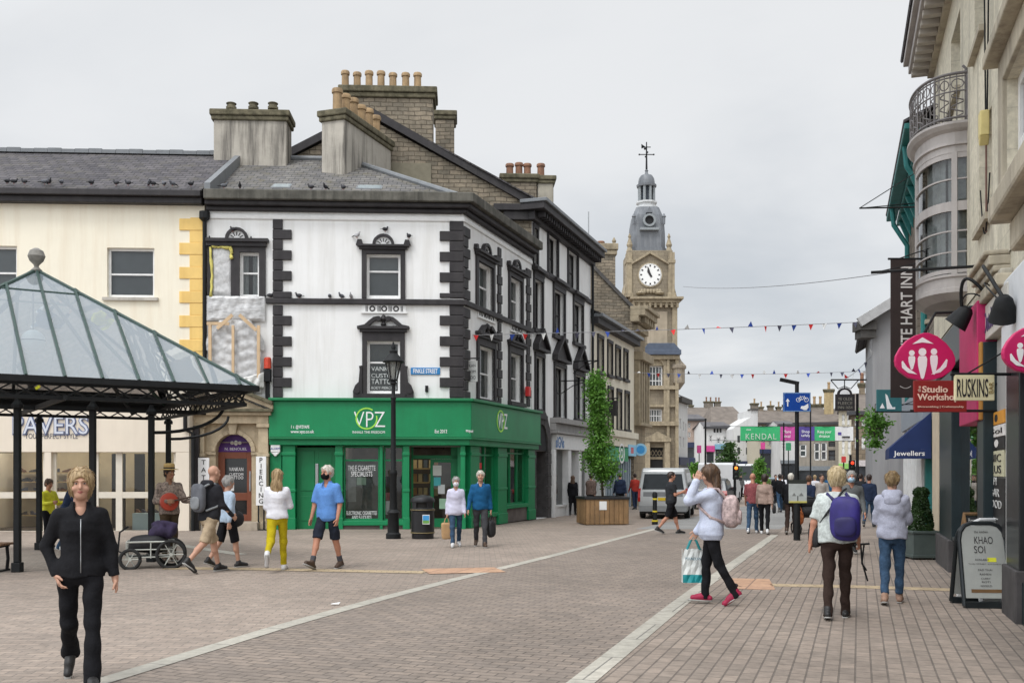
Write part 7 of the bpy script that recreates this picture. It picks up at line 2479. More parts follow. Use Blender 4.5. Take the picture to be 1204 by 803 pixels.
def column_tree(root,base,z0,z1,rmax,n,mat,seed,size,prof=None,wood=M('young_bark',(.09,.07,.05),.9,.3,8),lean=0):
 """slim upright tree: trunk, ascending twigs, leaves gathered round the twigs"""
 r=np.random.default_rng(seed)
 mb=MB()
 H=z1-z0
 mb.tube([base,base+Vector((lean*.3,.0,H*.4)),base+Vector((lean,.02,H*1.0))],[.045*H/4,.03*H/4,.006],wood,7)
 pts=[]
 prof=prof or(lambda f:(math.sin(math.pi*min(1,f*.9+.08))**.7)*(1-.35*f))
 nb=int(78*H/4)
 for i in range(nb):
  f=r.uniform(.02,.97)
  a=r.uniform(0,2*math.pi)
  L_=rmax*max(.12,prof(f))*r.uniform(.68,1.12)
  z=z0-base.z+H*f*.95
  s=base+Vector((lean*f,0,z-.25*L_-.1))
  e=s+Vector((math.cos(a)*L_,math.sin(a)*L_,L_*r.uniform(.7,1.6)))
  mb.tube([s,s.lerp(e,.5)+Vector((0,0,-.05)),e],[.012,.008,.003],wood,4)
  k=max(8,int(n/nb))
  for j in range(k):
   t=r.uniform(.15,1.08)
   q=s.lerp(e,t)
   g=.08+.07*t
   pts.append((q.x+r.normal()*g,q.y+r.normal()*g,q.z+r.normal()*g*.8))
 mb.build('trunk',None,root,smooth=True)
 leaves('crown',root,pts,size,mat,seed)
p=G(708,616)
pl=thing('timber_planter','large square timber planter with a dark rim holding a young tree','planter',p)
ang=rad(8)
Rz=Matrix.Rotation(ang,3,'Z')
TIMB=M('planter_timber',(.25,.15,.07),.8,.3,2.2,.3,30,streak=.5,streak_col=(.12,.075,.04))
hw_,ph_=.72,.92
def rbox(mb,x0,x1,y0,y1,z0,z1,mat):
 mb2=MB().box(x0,x1,y0,y1,z0,z1,mat)
 mb.add([Rz@v+p for v in mb2 .v],mb2 .f,mat)
mb=MB()
n_=9
for i in range(n_):
 a,b=-hw_+2*hw_*i/n_,-hw_+2*hw_*(i+1)/n_-.012
 rbox(mb,a,b,-hw_,-hw_+.04,.03,ph_-.08,TIMB)
 rbox(mb,a,b,hw_-.04,hw_,.03,ph_-.08,TIMB)
 rbox(mb,hw_-.04,hw_,a,b,.03,ph_-.08,TIMB)
 rbox(mb,-hw_,-hw_+.04,a,b,.03,ph_-.08,TIMB)
mb.build('box',None,pl,bevel=.008)
mb=MB()
for r_ in((-hw_-.03,hw_+.03,-hw_-.03,-hw_+.07),(-hw_-.03,hw_+.03,hw_-.07,hw_+.03),(-hw_-.03,-hw_+.07,-hw_+.07,hw_-.07),(hw_-.07,hw_+.03,-hw_+.07,hw_-.07)):
 rbox(mb,*r_,ph_-.08,ph_,M('planter_rim',(.02,.02,.022),.5))
mb.build('rim',None,pl,bevel=.008)
mb=MB();rbox(mb,-hw_+.05,hw_-.05,-hw_+.05,hw_-.05,ph_-.2,ph_-.12,M('soil',(.04,.028,.02),.95,.3,20));mb.build('soil',None,pl)
mb=MB();rbox(mb,-.26,-.02,-hw_-.012,-hw_,.5,.78,WHITE_PAINT);mb.build('notice',None,pl)
tr=thing('young_tree','slim upright bright green young tree growing in the timber planter','tree',p+Vector((.02,0,ph_-.12)))
column_tree(tr,p+Vector((.02,0,ph_-.12)),W(0,572,p.y).z,W(0,430,p.y).z,.5,11000,LEAF,21,.09,prof=lambda f:(.92+.1*math.sin(f*11))*(1.05-.82*f)*(.6+.4*min(1,f*6)),lean=-.26)
p=G(1083,657)
pl=thing('square_planter','grey-green square planter on small feet holding a clipped cone bush','planter',p)
PG=M('grey_green_paint',(.075,.095,.088),.6,.15,4)
mb=MB()
mb.box(p.x-.25,p.x+.25,p.y-.25,p.y+.25,p.z+.06,p.z+.5,PG)
mb.box(p.x-.28,p.x+.28,p.y-.28,p.y+.28,p.z+.501,p.z+.55,PG)
mb.box(p.x-.27,p.x+.27,p.y-.27,p.y+.27,p.z+.04,p.z+.1,PG)
mb.build('box',None,pl,bevel=.01)
mb=MB()
for a,b in((-1,-1),(1,-1),(1,1),(-1,1)):mb.box(p.x+a*.2-.04,p.x+a*.2+.04,p.y+b*.2-.04,p.y+b*.2+.04,p.z,p.z+.05,RUBBER)
mb.build('feet',None,pl)
bu=thing('topiary_bush','dark green clipped cone bush with a ball top in the grey-green planter','bush',p+Vector((0,0,.5)))
r=np.random.default_rng(4)
pts=[]
hC=W(0,574,p.y).z-p.z-.5
while len(pts)<5200:
 f=r.uniform(0,1);a=r.uniform(0,6.283)
 R_=.245*(1-.62*f)*(1+.1*math.sin(a*3+f*8))if f<.78 else .15*math.sqrt(max(0,1-((f-.88)/.13)**2))
 k=math.sqrt(r.uniform(.5,1))
 pts.append((p.x+R_*k*math.cos(a),p.y+R_*k*math.sin(a),p.z+.52+hC*f))
leaves('foliage',bu,pts,.045,LEAF_D,5,.1)
MB().tube([p+Vector((0,0,.45)),p+Vector((0,0,.5+hC*.7))],.03,M('young_bark',(.09,.07,.05))).build('stem',None,bu)
for px,py,yt,w_,lab in((857,590,516,.9,'dark green conical street tree above the white van'),(893.5,586,536,.5,'thin green street tree left of the far traffic lights'),(818,586,541,.5,'small green street tree far behind the silver van')):
 p=G(px,py)
 t_=thing('street_tree',lab,'tree',p)
 column_tree(t_,p,p.z+.8,W(0,yt,p.y).z,w_,2600,LEAF if px!=857 else leaf_mat('mid_leaf',(.025,.07,.012),(.07,.15,.03)),int(px),.17,prof=lambda f:1.15-f)
c=W(1029,503,23.5)
hb=thing('hanging_plant','bushy green hanging plant with trailing stems on the right-hand house','hanging plant',c)
pts=[(c.x+r.normal()*.13,c.y+r.normal()*.13,c.z+r.normal()*.2+.03)for _ in range(1100)]+[(c.x+.1+abs(r.normal())*.16,c.y+r.normal()*.06,c.z+.1+r.normal()*.05)for _ in range(120)]+[(c.x+r.normal()*.08,c.y,c.z-.3-r.uniform(0,.15))for _ in range(160)]
leaves('foliage',hb,pts,.075,LEAF,9)
mb=MB();mb.lathe([(.05,-.24),(.15,-.12),(.17,0)],c,M('basket_moss',(.05,.045,.03),.95),10)
mb.tube([c+Vector((0,0,-.05)),c+Vector((0,0,.55)),c+Vector((.9,.0,.55))],.012,BLACK_IRON,5)
mb.build('basket',None,hb)
c=G(1043,615)
hl=thing('lantern_post','black post with small glowing amber lanterns beneath the hanging plant','lantern post',c)
zt=W(0,519,c.y).z
mb=MB();mb.box(c.x-.07,c.x+.07,c.y-.07,c.y+.07,c.z,zt,BLACK_IRON);mb.box(c.x-.3,c.x+.25,c.y-.2,c.y+.2,zt,zt+.06,BLACK_IRON);mb.box(c.x-.34,c.x+.1,c.y-.1,c.y+.1,W(0,538,c.y).z,W(0,538,c.y).z+.05,BLACK_IRON)
mb.build('column',None,hl,bevel=.01)
for dx,py in((-.24,529),(-.13,527),(.0,529),(.2,534)):
 q=Vector((c.x+dx,c.y-.14,W(0,py,c.y).z))
 MB().ball(q,.045,None,8,6).build('lantern',emit('amber_lamp',(1,.45,.08),2.2),hl)
p=G(770,616.5)
bo=thing('bollard','black bollard with thin yellow bands behind the silver van','bollard',p)
hB=W(0,578,p.y).z-p.z
mb=MB();mb.lathe([(.1,0),(.1,.12),(.075,.15),(.07,hB-.2),(.085,hB-.18),(.085,hB-.06),(.05,hB)],p,BLACK_IRON,14);mb.build('post',None,bo,smooth='auto')
mb=MB()
for z in(.1,hB*.38,hB-.26):mb.lathe([(.06,z),(.106 if z<.2 else .08,z),(.106 if z<.2 else .08,z+.05),(.06,z+.05)],p,M('yellow_band',(.62,.48,.03),.5),14)
mb.build('band',None,bo)
p=G(937,635)
sg=thing('cycle_sign_post','black post carrying a blue cycle route sign, a lamp arm and a low information board','sign post',p)
mb=MB()
zt=W(0,449,p.y).z
mb.lathe([(.085,0),(.085,1.1),(.055,1.14),(.05,zt-p.z)],p,BLACK_IRON,12)
mb.build('post',None,sg,smooth='auto')
mb=MB();mb.bar((p.x+.05,p.y,zt-.04),(p.x-.42,p.y,zt+.06),.06,.09,BLACK_IRON);mb.build('lamp_arm',None,sg,bevel=.01)
SF=Fac((0,p.y-.07),(1,0))
mb=MB();mb.fbox(SF,SF.s(920.8),SF.s(953),SF.z(937,484),SF.z(937,461.5),-.015,.01,M('traffic_blue',(.006,.055,.30),.35,.05))
pn=mb.build('sign_panel',None,sg,bevel=.004)
mb=MB()
s0,s1,z0,z1=SF.s(920.8),SF.s(953),SF.z(937,484),SF.z(937,461.5)
for r_ in((s0+.01,s1-.01,z0+.01,z0+.022),(s0+.01,s1-.01,z1-.022,z1-.01),(s0+.01,s0+.022,z0+.022,z1-.022),(s1-.022,s1-.01,z0+.022,z1-.022)):
 mb.fbox(SF,*r_,.01,.013,M('sign_edge',(.25,.42,.6),.4))
s,z=SF.s(926),SF.z(926,473)
mb.fbox(SF,s-.014,s+.014,z-.1,z+.04,.01,.014,WHT)
mb.fprism(SF,[(s-.05,z+.02),(s+.05,z+.02),(s,z+.1)],.01,.0145,WHT)
def ring(cx,cz,r,w_=.012):
 for i in range(16):
  a,b=2*math.pi*i/16,2*math.pi*(i+1)/16
  mb.fprism(SF,[(cx+r*math.cos(a),cz+r*math.sin(a)),(cx+r*math.cos(b),cz+r*math.sin(b)),(cx+(r-w_)*math.cos(b),cz+(r-w_)*math.sin(b)),(cx+(r-w_)*math.cos(a),cz+(r-w_)*math.sin(a))],.01,.014,WHT)
cz=SF.z(943,470)
xa,xb=SF.s(938.5),SF.s(948)
ring(xa,cz,.055);ring(xb,cz,.055)
L2=lambda a,b:mb.bar(SF.pt(a[0],a[1],.013),SF.pt(b[0],b[1],.013),.012,.004,WHT,up=(0,1,0))
mx_=(xa+xb)/2
for a,b in(((xa,cz),(xa+.05,cz+.075)),((xa+.05,cz+.075),(xb-.04,cz+.075)),((xa+.05,cz+.07),(mx_,cz)),((mx_,cz),(xb-.04,cz+.075)),((xa,cz),(mx_,cz)),((xb,cz),(xb-.055,cz+.1)),((xa+.05,cz+.075),(xa+.045,cz+.1))):
 L2(a,b)
pts=[(945,482),(941,480),(942,477.5),(946,477),(950,474.5),(950.5,479),(948,482)]
mb.fprism(SF,[(SF.s(x),SF.z(x,y))for x,y in pts][::-1]if False else[(SF.s(x),SF.z(x,y))for x,y in pts][::-1],.01,.014,WHT)
mb.build('pictogram',None,pn)
mb=MB();mb.fbox(SF,SF.s(927.5),SF.s(948.5),SF.z(937,591),SF.z(937,568.5),-.02,.012,M('info_board_grey',(.44,.47,.46),.5,.15,5))
ib=mb.build('info_board',None,sg,bevel=.004)
mb=MB()
mb.fbox(SF,SF.s(927.5),SF.s(948.5),SF.z(937,591),SF.z(937,588.8),.012,.015,M('info_yellow',(.5,.45,.12),.6))
mb.fbox(SF,SF.s(927.5),SF.s(948.5),SF.z(937,568.4),SF.z(937,564),-.02,.012,M('info_dark',(.03,.035,.03),.6))
for x0,x1 in((931,936),(939,945)):
 mb.fprism(SF,[(SF.s(x0),SF.z(x0,583)),(SF.s(x1),SF.z(x1,583)),(SF.s((x0+x1)/2),SF.z(x1,579))],.012,.015,M('dim_blind',(.2,.21,.2)))
mb.build('picture',None,ib)
def aboard(lab,x0,x1,ytop,ybot,Y,frame,face,kind,yaw=0.0,depth=.5):
 """folding pavement board: two leaning panels with feet"""
 c=Vector((W((x0+x1)/2,0,Y).x,Y,gz(Y)))
 w_=(x1-x0)/FPX*Y
 h=W(0,ytop,Y).z-c.z
 b=thing('pavement_board',lab,'pavement sign',c)
 Rm=Matrix.Rotation(yaw,3,'Z')
 tr_=lambda x,y,z:Rm@Vector((x,y,z))+c
 for sg_ in(-1,1):
  ly=lambda z:sg_*depth/2*(1-z/h)
  out=[(-w_/2,.03)]+[(-w_/2+(.0 if kind!='round' else .0),h*.8)]+([(-w_*.46,h*.9),(-w_*.36,h*.97),(-w_*.22,h),(w_*.22,h),(w_*.36,h*.97),(w_*.46,h*.9)]if kind=='round' else[(-w_/2,h),(w_/2,h)])+[(w_/2,h*.8),(w_/2,.03)]
  mb=MB()
  mb.tube([tr_(x,ly(z),z)for x,z in out],.026,frame,8)
  mb.bar(tr_(-w_/2,ly(.04),.04),tr_(w_/2,ly(.04),.04),.08,.08,frame)
  fr_=mb.build('frame',None,b)
  k=.93
  mb=MB()
  pts=[tr_(x*k,ly(z)+.0,min(z,h-.03))for x,z in[(out[0][0],.12)]+out[1:-1]+[(out[-1][0],.12)]]
  n_=len(pts)
  nrm=(pts[-1]-pts[0]).cross(pts[1]-pts[0]).normalized()*.008
  mb.add([q+nrm for q in pts]+[q-nrm for q in pts],[tuple(range(n_)),tuple(range(2*n_-1,n_-1,-1))]+[(i,n_+i,n_+(i+1)%n_,(i+1)%n_)for i in range(n_)],face)
  pn=mb.build('panel',None,b)
  if sg_<0:
   front=pn
 return b,c,w_,h,Rm,depth,front
def board_text(b,c,w_,h,Rm,depth,items,parent):
 lean=math.atan2(depth/2,h)
 for txt,fx,fz,ht,wd,mat in items:
  me=text_mesh(txt,1,.0)
  co=np.zeros(len(me.vertices)*3);me.vertices.foreach_get('co',co);co=co.reshape(-1,3)
  x=co[:,0]-(co[:,0].max()+co[:,0].min())/2
  y=co[:,1]-(co[:,1].max()+co[:,1].min())/2
  if txt=='#':
   pass
  x=x/np.ptp(x)*wd*w_
  y=y/np.ptp(y)*ht*h
  Zp=fz*h+y
  Xp=fx*w_+x
  off=origin_of(parent)
  v=[Rm@Vector((a,-depth/2*(1-z/h)-.014,z))+c-off for a,z in zip(Xp,Zp)]
  for i,q in enumerate(v):me.vertices[i].co=q
  me.materials.clear();me.materials.append(mat)
  link_mesh('lettering',me,parent)
KH=M('poster_grey',(.33,.34,.32),.5,.08,3)
bk=aboard('black framed pavement board with a grey KHAO SOI poster beside the dark pilaster',1127,1179,615,709,12.25,M('board_black_frame',(.012,.016,.018),.35),KH,'round',rad(-6),.5)
BK=BLACK_TRIM
board_text(*bk[:6],[('KHAO',.02,.80,.085,.40,BK),('SOI',-.08,.69,.085,.24,BK),('the kitchen',-.02,.90,.03,.3,BK),('AVAILABLE',-.05,.57,.022,.3,BK),('THAI STREET KITCHEN',0,.52,.014,.7,BK),('PAD THAI',0,.45,.022,.3,BK),('RAMEN',0,.40,.022,.24,BK),('CURRY',0,.35,.022,.2,BK),('ROTI',0,.31,.022,.18,BK),('NOODLES',0,.265,.022,.24,BK)],bk[6])
c,w_,h,Rm,dp=bk[1:6]
def plate(fx0,fx1,fz0,fz1,mat,nm):
 v=[Rm@Vector((a*w_,-dp/2*(1-z)-.012,z*h))+c for a,z in((fx0,fz0),(fx1,fz0),(fx1,fz1),(fx0,fz1))]
 MB().poly(v,mat).build(nm,None,bk[6])
plate(.07,.26,.545,.595,M('highlight_yellow',(.62,.62,.04),.6),'yellow_patch')
plate(-.33,.33,.185,.225,M('brown_bar',(.14,.075,.03),.7),'brown_bar')
bw=aboard('white round-topped pavement board half hidden behind the black framed one',1138,1186,611,706,12.65,M('board_white_frame',(.62,.63,.63),.4),M('board_white',(.66,.67,.66),.5,.05),'round',rad(8),.5)
board_text(*bw[:6],[('Now\nOpen',.2,.62,.2,.4,BK),('coffee\ncakes',.2,.38,.16,.5,BK),('Lunch',.2,.17,.06,.5,BK)],bw[6])
bc=aboard('small wooden framed chalkboard behind the white pavement board',1133,1164,604,691,13.9,M('board_wood',(.19,.11,.05),.7,.2),M('chalkboard',(.022,.024,.026),.8,.2),'square',rad(4),.5)
board_text(*bc[:6],[('Beer Garden',0,.92,.05,.75,M('chalk',(.5,.5,.48))),('open',0,.84,.05,.5,M('chalk',(.5,.5,.48)))],bc[6])
p=G(180,667)
tr=thing('luggage_trailer','small two-wheeled bicycle trailer with a pale metal rail and black bags beside the busker','trailer',p)
PALE=M('pale_metal',(.45,.46,.42),.4,.1,6,metal=.3)
yw=rad(18)
Rt=Matrix.Rotation(yw,3,'Z')
q=lambda x,y,z:Rt@Vector((x,y,z))+p
mb=MB()
L0,L1,B0,B1=-.42,.34,-.24,.24
for z in(.2,.33,.46):
 r_=.012 if z<.4 else .016
 mb.tube([q(L0,B0,z),q(L1,B0,z),q(L1,B1,z),q(L0,B1,z),q(L0,B0,z)],r_,PALE,6)
for x,y in((L0,B0),(L1,B0),(L1,B1),(L0,B1),(-.03,B0),(-.03,B1)):
 mb.tube([q(x,y,.18),q(x,y,.47)],.012,PALE,6)
mb.tube([q(L0,0,.22),q(L0-.15,0,.3),q(L0-.12,0,.62),q(L0+.02,.0,.72)],.016,BLACK_IRON,6)
mb.add([q(L0,B0,.2),q(L1,B0,.2),q(L1,B1,.2),q(L0,B1,.2)],[(0,1,2,3)],M('trailer_floor',(.03,.03,.03),.8))
mb.build('frame',None,tr)
for x,y,r_ in((.3,-.3,.23),(.3,.3,.23),(-.36,-.27,.16)):
 mb=MB()
 ring_=[q(x+r_*math.cos(t*math.pi/12),y,r_+.01+r_*math.sin(t*math.pi/12))for t in range(25)]
 mb.tube(ring_,.03,RUBBER,8)
 wh=mb.build('wheel',None,tr,smooth=True)
 mb=MB()
 for t in range(6):
  mb.tube([q(x,y,r_+.01),q(x+r_*.93*math.cos(t*math.pi/3),y,r_+.01+r_*.93*math.sin(t*math.pi/3))],.008,PALE,5)
 mb.tube([q(x,y-.04,r_+.01),q(x,y+.04,r_+.01)],.03,PALE,8)
 mb.build('spokes',None,wh)
def blob(name,lab,cat,c,r3,mat,seed=0,amp=.12,power=.7,rz=0,parts=None,sub=3,parent=None):
 """soft bag-like body: rounded box, dented by noise"""
 bm=bmesh.new()
 bmesh.ops.create_icosphere(bm,subdivisions=sub,radius=1)
 rr=np.random.default_rng(seed)
 ks=rr.uniform(-3,3,(5,3));ph=rr.uniform(0,6,5)
 Rm=Matrix.Rotation(rz,3,'Z')
 for v in bm.verts:
  d=v.co.copy()
  s=1+amp*sum(math.sin(Vector(k).dot(d)*1.6+f)for k,f in zip(ks,ph))/3
  e=Vector([math.copysign(abs(t)**power,t)for t in d])
  v.co=Rm@Vector((e.x*r3[0],e.y*r3[1],e.z*r3[2]))*s
 me=bpy.data.meshes.new(name)
 bm.to_mesh(me);bm.free()
 me.polygons.foreach_set('use_smooth',[True]*len(me.polygons))
 me.materials.append(mat)
 o=link_mesh(name,me,parent,Vector(c)-(origin_of(parent)if parent else Vector()))
 if cat:tag(o,lab,cat)
 return o
BAGK=M('black_nylon',(.018,.018,.02),.65,.25,6)
blob('holdall','soft black bag lying in the trailer','bag',q(-.08,0,.42),(.3,.2,.16),BAGK,3)
blob('cloth_bundle','purple and dark cloth bundle on top of the bag in the trailer','bundle',q(.16,.02,.66),(.2,.17,.15),M('dark_purple_cloth',(.035,.025,.06),.85,.4,8),5,.3)
FLAGS=[M('flag_red',(.62,.03,.03),.8),M('flag_white',(.75,.75,.74),.8),M('flag_blue',(.03,.07,.33),.8),M('flag_dark',(.06,.06,.09),.8)]
def bunting(lab,a,b,sag,n,size,seed,first=0):
 rr=random.Random(seed)
 o=thing('bunting',lab,'bunting',a,'flag strings over the street')
 P=[a.lerp(b,i/40)-Vector((0,0,sag*4*(i/40)*(1-i/40)))for i in range(41)]
 mb=MB();mb.tube(P,.010,M('flag_cord',(.25,.25,.26),.8),5);mb.build('cord',None,o)
 d=(b-a);d.z=0;d.normalize()
 for i in range(n):
  t=(i+.5)/n+rr.uniform(-.12,.12)/n
  c=a.lerp(b,t)-Vector((0,0,sag*4*t*(1-t)))
  yaw=rr.uniform(-.9,.9)
  e=(Matrix.Rotation(yaw,3,'Z')@d)*size*.5
  f=Vector((-d.y,d.x,0))*rr.uniform(-.12,.12)
  up=-1 if rr.random()<.68 else rr.choice((.7,.9,.35))
  tip=c+f+Vector((0,0,up*size*1.15))
  th=e.cross(Vector((0,0,1))).normalized()*.003
  mb=MB()
  mb.add([c-e+th,c+e+th,tip+th,c-e-th,c+e-th,tip-th],[(0,1,2),(5,4,3),(0,3,4,1),(1,4,5,2),(2,5,3,0)],FLAGS[(i+first)%3]if rr.random()<.8 else FLAGS[3])
  mb.build('flag',None,o)
bunting('string of red, white and blue flags from the white corner building, highest over the street',W(551,394,31.0),W(1047,377,33.2),.05,27,.17,3)
bunting('lower string of small flags further along the street beyond the cream house',W(745,438,49.5),W(1024,436,46),.12,22,.19,5,1)
bunting('short flag string running from the black inn board to the grey gabled house',W(993,446,41),W(1030,412,33.5),.1,5,.2,8)
mb=MB();a,b=W(803,337,60),W(1043,321,30)
mb.tube([a.lerp(b,i/20)-Vector((0,0,.25*4*(i/20)*(1-i/20)))for i in range(21)],.014,M('flag_cord',(.25,.25,.26)),5)
tag(mb.build('overhead_wire',None,None),'thin overhead wire across the street above the flag strings','wire')
YB=62.0
BF=Fac((0,YB),(1,0))
bs=thing('street_banner','long green, pink, purple and white banner lettered KENDAL hung across the street','banner',BF.pt(BF.s(936),BF.z(936,518),0))
for x0,x1,mt,nm in((870.5,917,M('banner_green',(.04,.40,.15),.7,.1),'green'),(917.3,937.5,M('banner_pink',(.50,.07,.30),.7,.1),'pink'),(937.8,957.5,M('banner_purple',(.085,.06,.26),.7,.1),'purple'),(957.8,981.5,M('banner_green',(.04,.30,.13)),'green'),(981.8,1003,M('banner_white',(.66,.66,.66),.7,.05),'white')):
 mb=MB();n_=6
 for i in range(n_):
  a,b=BF.s(x0+(x1-x0)*i/n_),BF.s(x0+(x1-x0)*(i+1)/n_)
  d0,d1=.04*math.sin(i*1.3),.04*math.sin((i+1)*1.3)
  z0,z1=BF.z(936,518),BF.z(936,501.5)
  mb.hexa([BF.pt(a,z0,d0),BF.pt(b,z0,d1),BF.pt(b,z0,d1-.01),BF.pt(a,z0,d0-.01),BF.pt(a,z1,d0),BF.pt(b,z1,d1),BF.pt(b,z1,d1-.01),BF.pt(a,z1,d0-.01)],mt)
 mb.build('banner_panel',None,bs,label=nm+' panel of the banner')
lettering('KENDAL',BF,BF.s(894.5),BF.z(894,513),.36,.06,M('banner_letter',(.5,.62,.52),.7),bs,width=BF.s(912)-BF.s(876),spacing=1.2)
lettering('visit',BF,BF.s(880),BF.z(880,505),.13,.06,WHT,bs)
lettering('More\nlocal',BF,BF.s(925),BF.z(925,510),.45,.06,WHT,bs,width=.5)
lettering('Shop\nsafely',BF,BF.s(947),BF.z(947,510),.45,.06,WHT,bs,width=.55)
lettering('Keep your\ndistance',BF,BF.s(969),BF.z(969,510),.45,.06,WHT,bs,width=.85)
mb=MB();mb.fbox(BF,BF.s(985),BF.s(989),BF.z(986,511.5),BF.z(986,508),.02,.05,M('banner_purple',(.085,.06,.26)));mb.fbox(BF,BF.s(990),BF.s(999),BF.z(986,514.5),BF.z(986,512.8),.02,.05,BLACK_TRIM)
mb.build('emblem',None,bs)
mb=MB()
for z in(501.3,518.2):
 mb.tube([BF.pt(BF.s(835),BF.z(936,z-1),0),BF.pt(BF.s(870),BF.z(936,z),0),BF.pt(BF.s(1003),BF.z(936,z),0),BF.pt(BF.s(1012),BF.z(936,z-1),0)],.015,BLACK_IRON,5)
mb.build('cord',None,bs)
for px,yt,yb,w_,lab in((829.5,492,597,.055,'tall black street pole left of the white van'),(921.5,497,600,.04,'thin black pole behind the street banner left of the cycle sign'),(1008,463,606,.07,'tall dark pole beside the black inn board'),(953,474,600,.04,'thin pole rising right of the cycle sign')):
 p=G(px,yb)
 mb=MB();mb.lathe([(w_*1.7,0),(w_*1.7,.9),(w_,1.0),(w_*.8,W(0,yt,p.y).z-p.z)],p,BLACK_IRON,10)
 tag(mb.build('street_pole',None,None,smooth='auto'),lab,'pole','street poles')
for px,py,yb,lit,lab in((864,553,604,0,'traffic light showing amber in front of the white lorry'),(1000,547,604,1,'traffic light showing red far up the right pavement')):
 p=G(px,yb)
 z=W(0,py,p.y).z
 t_=thing('traffic_light',lab,'traffic light',p)
 mb=MB();mb.lathe([(.06,0),(.05,z-p.z+.45)],p,BLACK_IRON,10);mb.build('post',None,t_)
 mb=MB();mb.box(p.x-.12,p.x+.12,p.y-.25,p.y-.08,z-.38,z+.22,BLACK_IRON);hd=mb.build('head',None,t_,bevel=.03)
 for k in range(3):
  c=Vector((p.x,p.y-.25,z+.1-k*.19))
  on=(k==0)
  mb=MB();mb.ball(c,(.07,.03,.07),None,12,8)
  mb.build('lens',emit('amber_light' if not lit else 'red_light',(1,.28,.03)if not lit else(1,.06,.02),1.2)if on else M('dark_lens',(.02,.03,.02),.3),hd)
def vehicle(name,lab,cat,pos,yaw,L_,Wd,H,paint,kind,group=None):
 """car or van, tail towards the camera when yaw = 0 (nose along +Y)"""
 v=thing(name,lab,cat,pos,group)
 Rm=Matrix.Rotation(-yaw,3,'Z')
 tr_=lambda x,y,z:Rm@Vector((x,y,z))+pos
 hb=.28
 if kind=='van':
  prof=[(0,hb),(-.03,H*.42),(.02,H*.55),(.1,H*.94),(.22,H),(L_*.62,H*1.0),(L_*.70,H*.97),(L_*.86,H*.58),(L_*.985,H*.5),(L_,H*.32),(L_,hb)]
 elif kind=='high':
  prof=[(0,hb),(0,H*.5),(.05,H*.95),(.15,H),(L_*.68,H),(L_*.75,H*.94),(L_*.87,H*.5),(L_*.985,H*.42),(L_,H*.25),(L_,hb)]
 else:
  prof=[(0,hb),(-.05,H*.5),(.04,H*.62),(.38,H*.95),(.75,H),(L_*.5,H*.98),(L_*.58,H*.93),(L_*.76,H*.66),(L_*.97,H*.52),(L_,H*.35),(L_,hb)]
 def wid(z):
  f=(z-hb)/(H-hb)
  return Wd/2*(1-(.05*f if kind=='high' else .13*max(0,f-.45)/.55*1.3)-.04*(f<.05))
 mb=MB()
 n=len(prof)
 A=[tr_(-wid(z),y,z)for y,z in prof]
 B=[tr_(wid(z),y,z)for y,z in prof]
 mb.add(A+B,[tuple(range(n)),tuple(range(2*n-1,n-1,-1))]+[(i,n+i,n+(i+1)%n,(i+1)%n)for i in range(n)],paint)
 body=mb.build('body',None,v,smooth='auto',bevel=.05)
 GL=M('vehicle_glass',(.010,.013,.015),.08,.2,spec=.35)
 DK=M('vehicle_plastic',(.03,.03,.032),.6,.2)
 def onrear(f0,f1,z0,z1,d=.008):
  """panel on the tail: fractions of half width, heights, following the tail's slope"""
  def yy(z):
   for(ya,za),(yb,zb_)in zip(prof,prof[1:]):
    if za<=z<=zb_:return ya+(yb-ya)*(z-za)/max(1e-6,zb_-za)
   return prof[3][0]
  zs=[z0,z1]
  for _,z in prof[1:4]:
   if z0<z<z1:zs.append(z)
  zs.sort()
  m_=MB()
  for za,zb_ in zip(zs,zs[1:]):
   m_.hexa([tr_(f0*wid(za),yy(za)-d,za),tr_(f1*wid(za),yy(za)-d,za),tr_(f1*wid(za),yy(za)+.02,za),tr_(f0*wid(za),yy(za)+.02,za),tr_(f0*wid(zb_),yy(zb_)-d,zb_),tr_(f1*wid(zb_),yy(zb_)-d,zb_),tr_(f1*wid(zb_),yy(zb_)+.02,zb_),tr_(f0*wid(zb_),yy(zb_)+.02,zb_)])
  return m_
 if kind=='van':
  onrear(-.84,.84,H*.58,H*.88,.012).build('rear_window',GL,v)
  for sg_ in(-1,1):onrear(sg_*.995 if sg_<0 else .9,-.9 if sg_<0 else .995,H*.34,H*.6,.02).build('tail_light',M('red_lens',(.30,.012,.01),.2,.1),v)
  onrear(-.2,.2,H*.36,H*.42,.015).build('number_plate',M('plate_yellow',(.6,.42,.02),.5),v)
  onrear(-.97,.97,hb,H*.26,.07).build('bumper',M('bumper_silver',(.22,.23,.235),.45,.1),v)
  onrear(-.78,.78,H*.44,H*.53,.006).build('tailgate_recess_shade',M('silver_shadow',(.13,.135,.14),.4),v)  # flat darker silver panel, the recess's shade put into its colour
 elif kind=='high':
  onrear(-.012,.012,H*.2,H*.93,.01).build('door_seam',DK,v)
  for sg_ in(-1,1):
   onrear(*sorted((sg_*.8,sg_*.15)),H*.3,H*.5,.006).build('door_panel',paint,v)
   onrear(*sorted((sg_*.98,sg_*.9)),H*.24,H*.42,.02).build('tail_light',M('red_lens',(.30,.012,.01)),v)
  onrear(-.95,.95,hb,H*.16,.08).build('bumper',DK,v)
  onrear(-.2,.2,H*.19,H*.24,.02).build('number_plate',M('plate_yellow',(.6,.42,.02)),v)
 else:
  onrear(-.8,.8,H*.66,H*.92,.012).build('rear_window',GL,v)
  for sg_ in(-1,1):onrear(*sorted((sg_*.99,sg_*.72)),H*.45,H*.6,.02).build('tail_light',M('red_lens',(.30,.012,.01)),v)
  onrear(-.96,.96,hb,H*.3,.06).build('bumper',DK,v)
  onrear(-.24,.24,H*.36,H*.43,.02).build('number_plate',M('plate_yellow',(.6,.42,.02)),v)
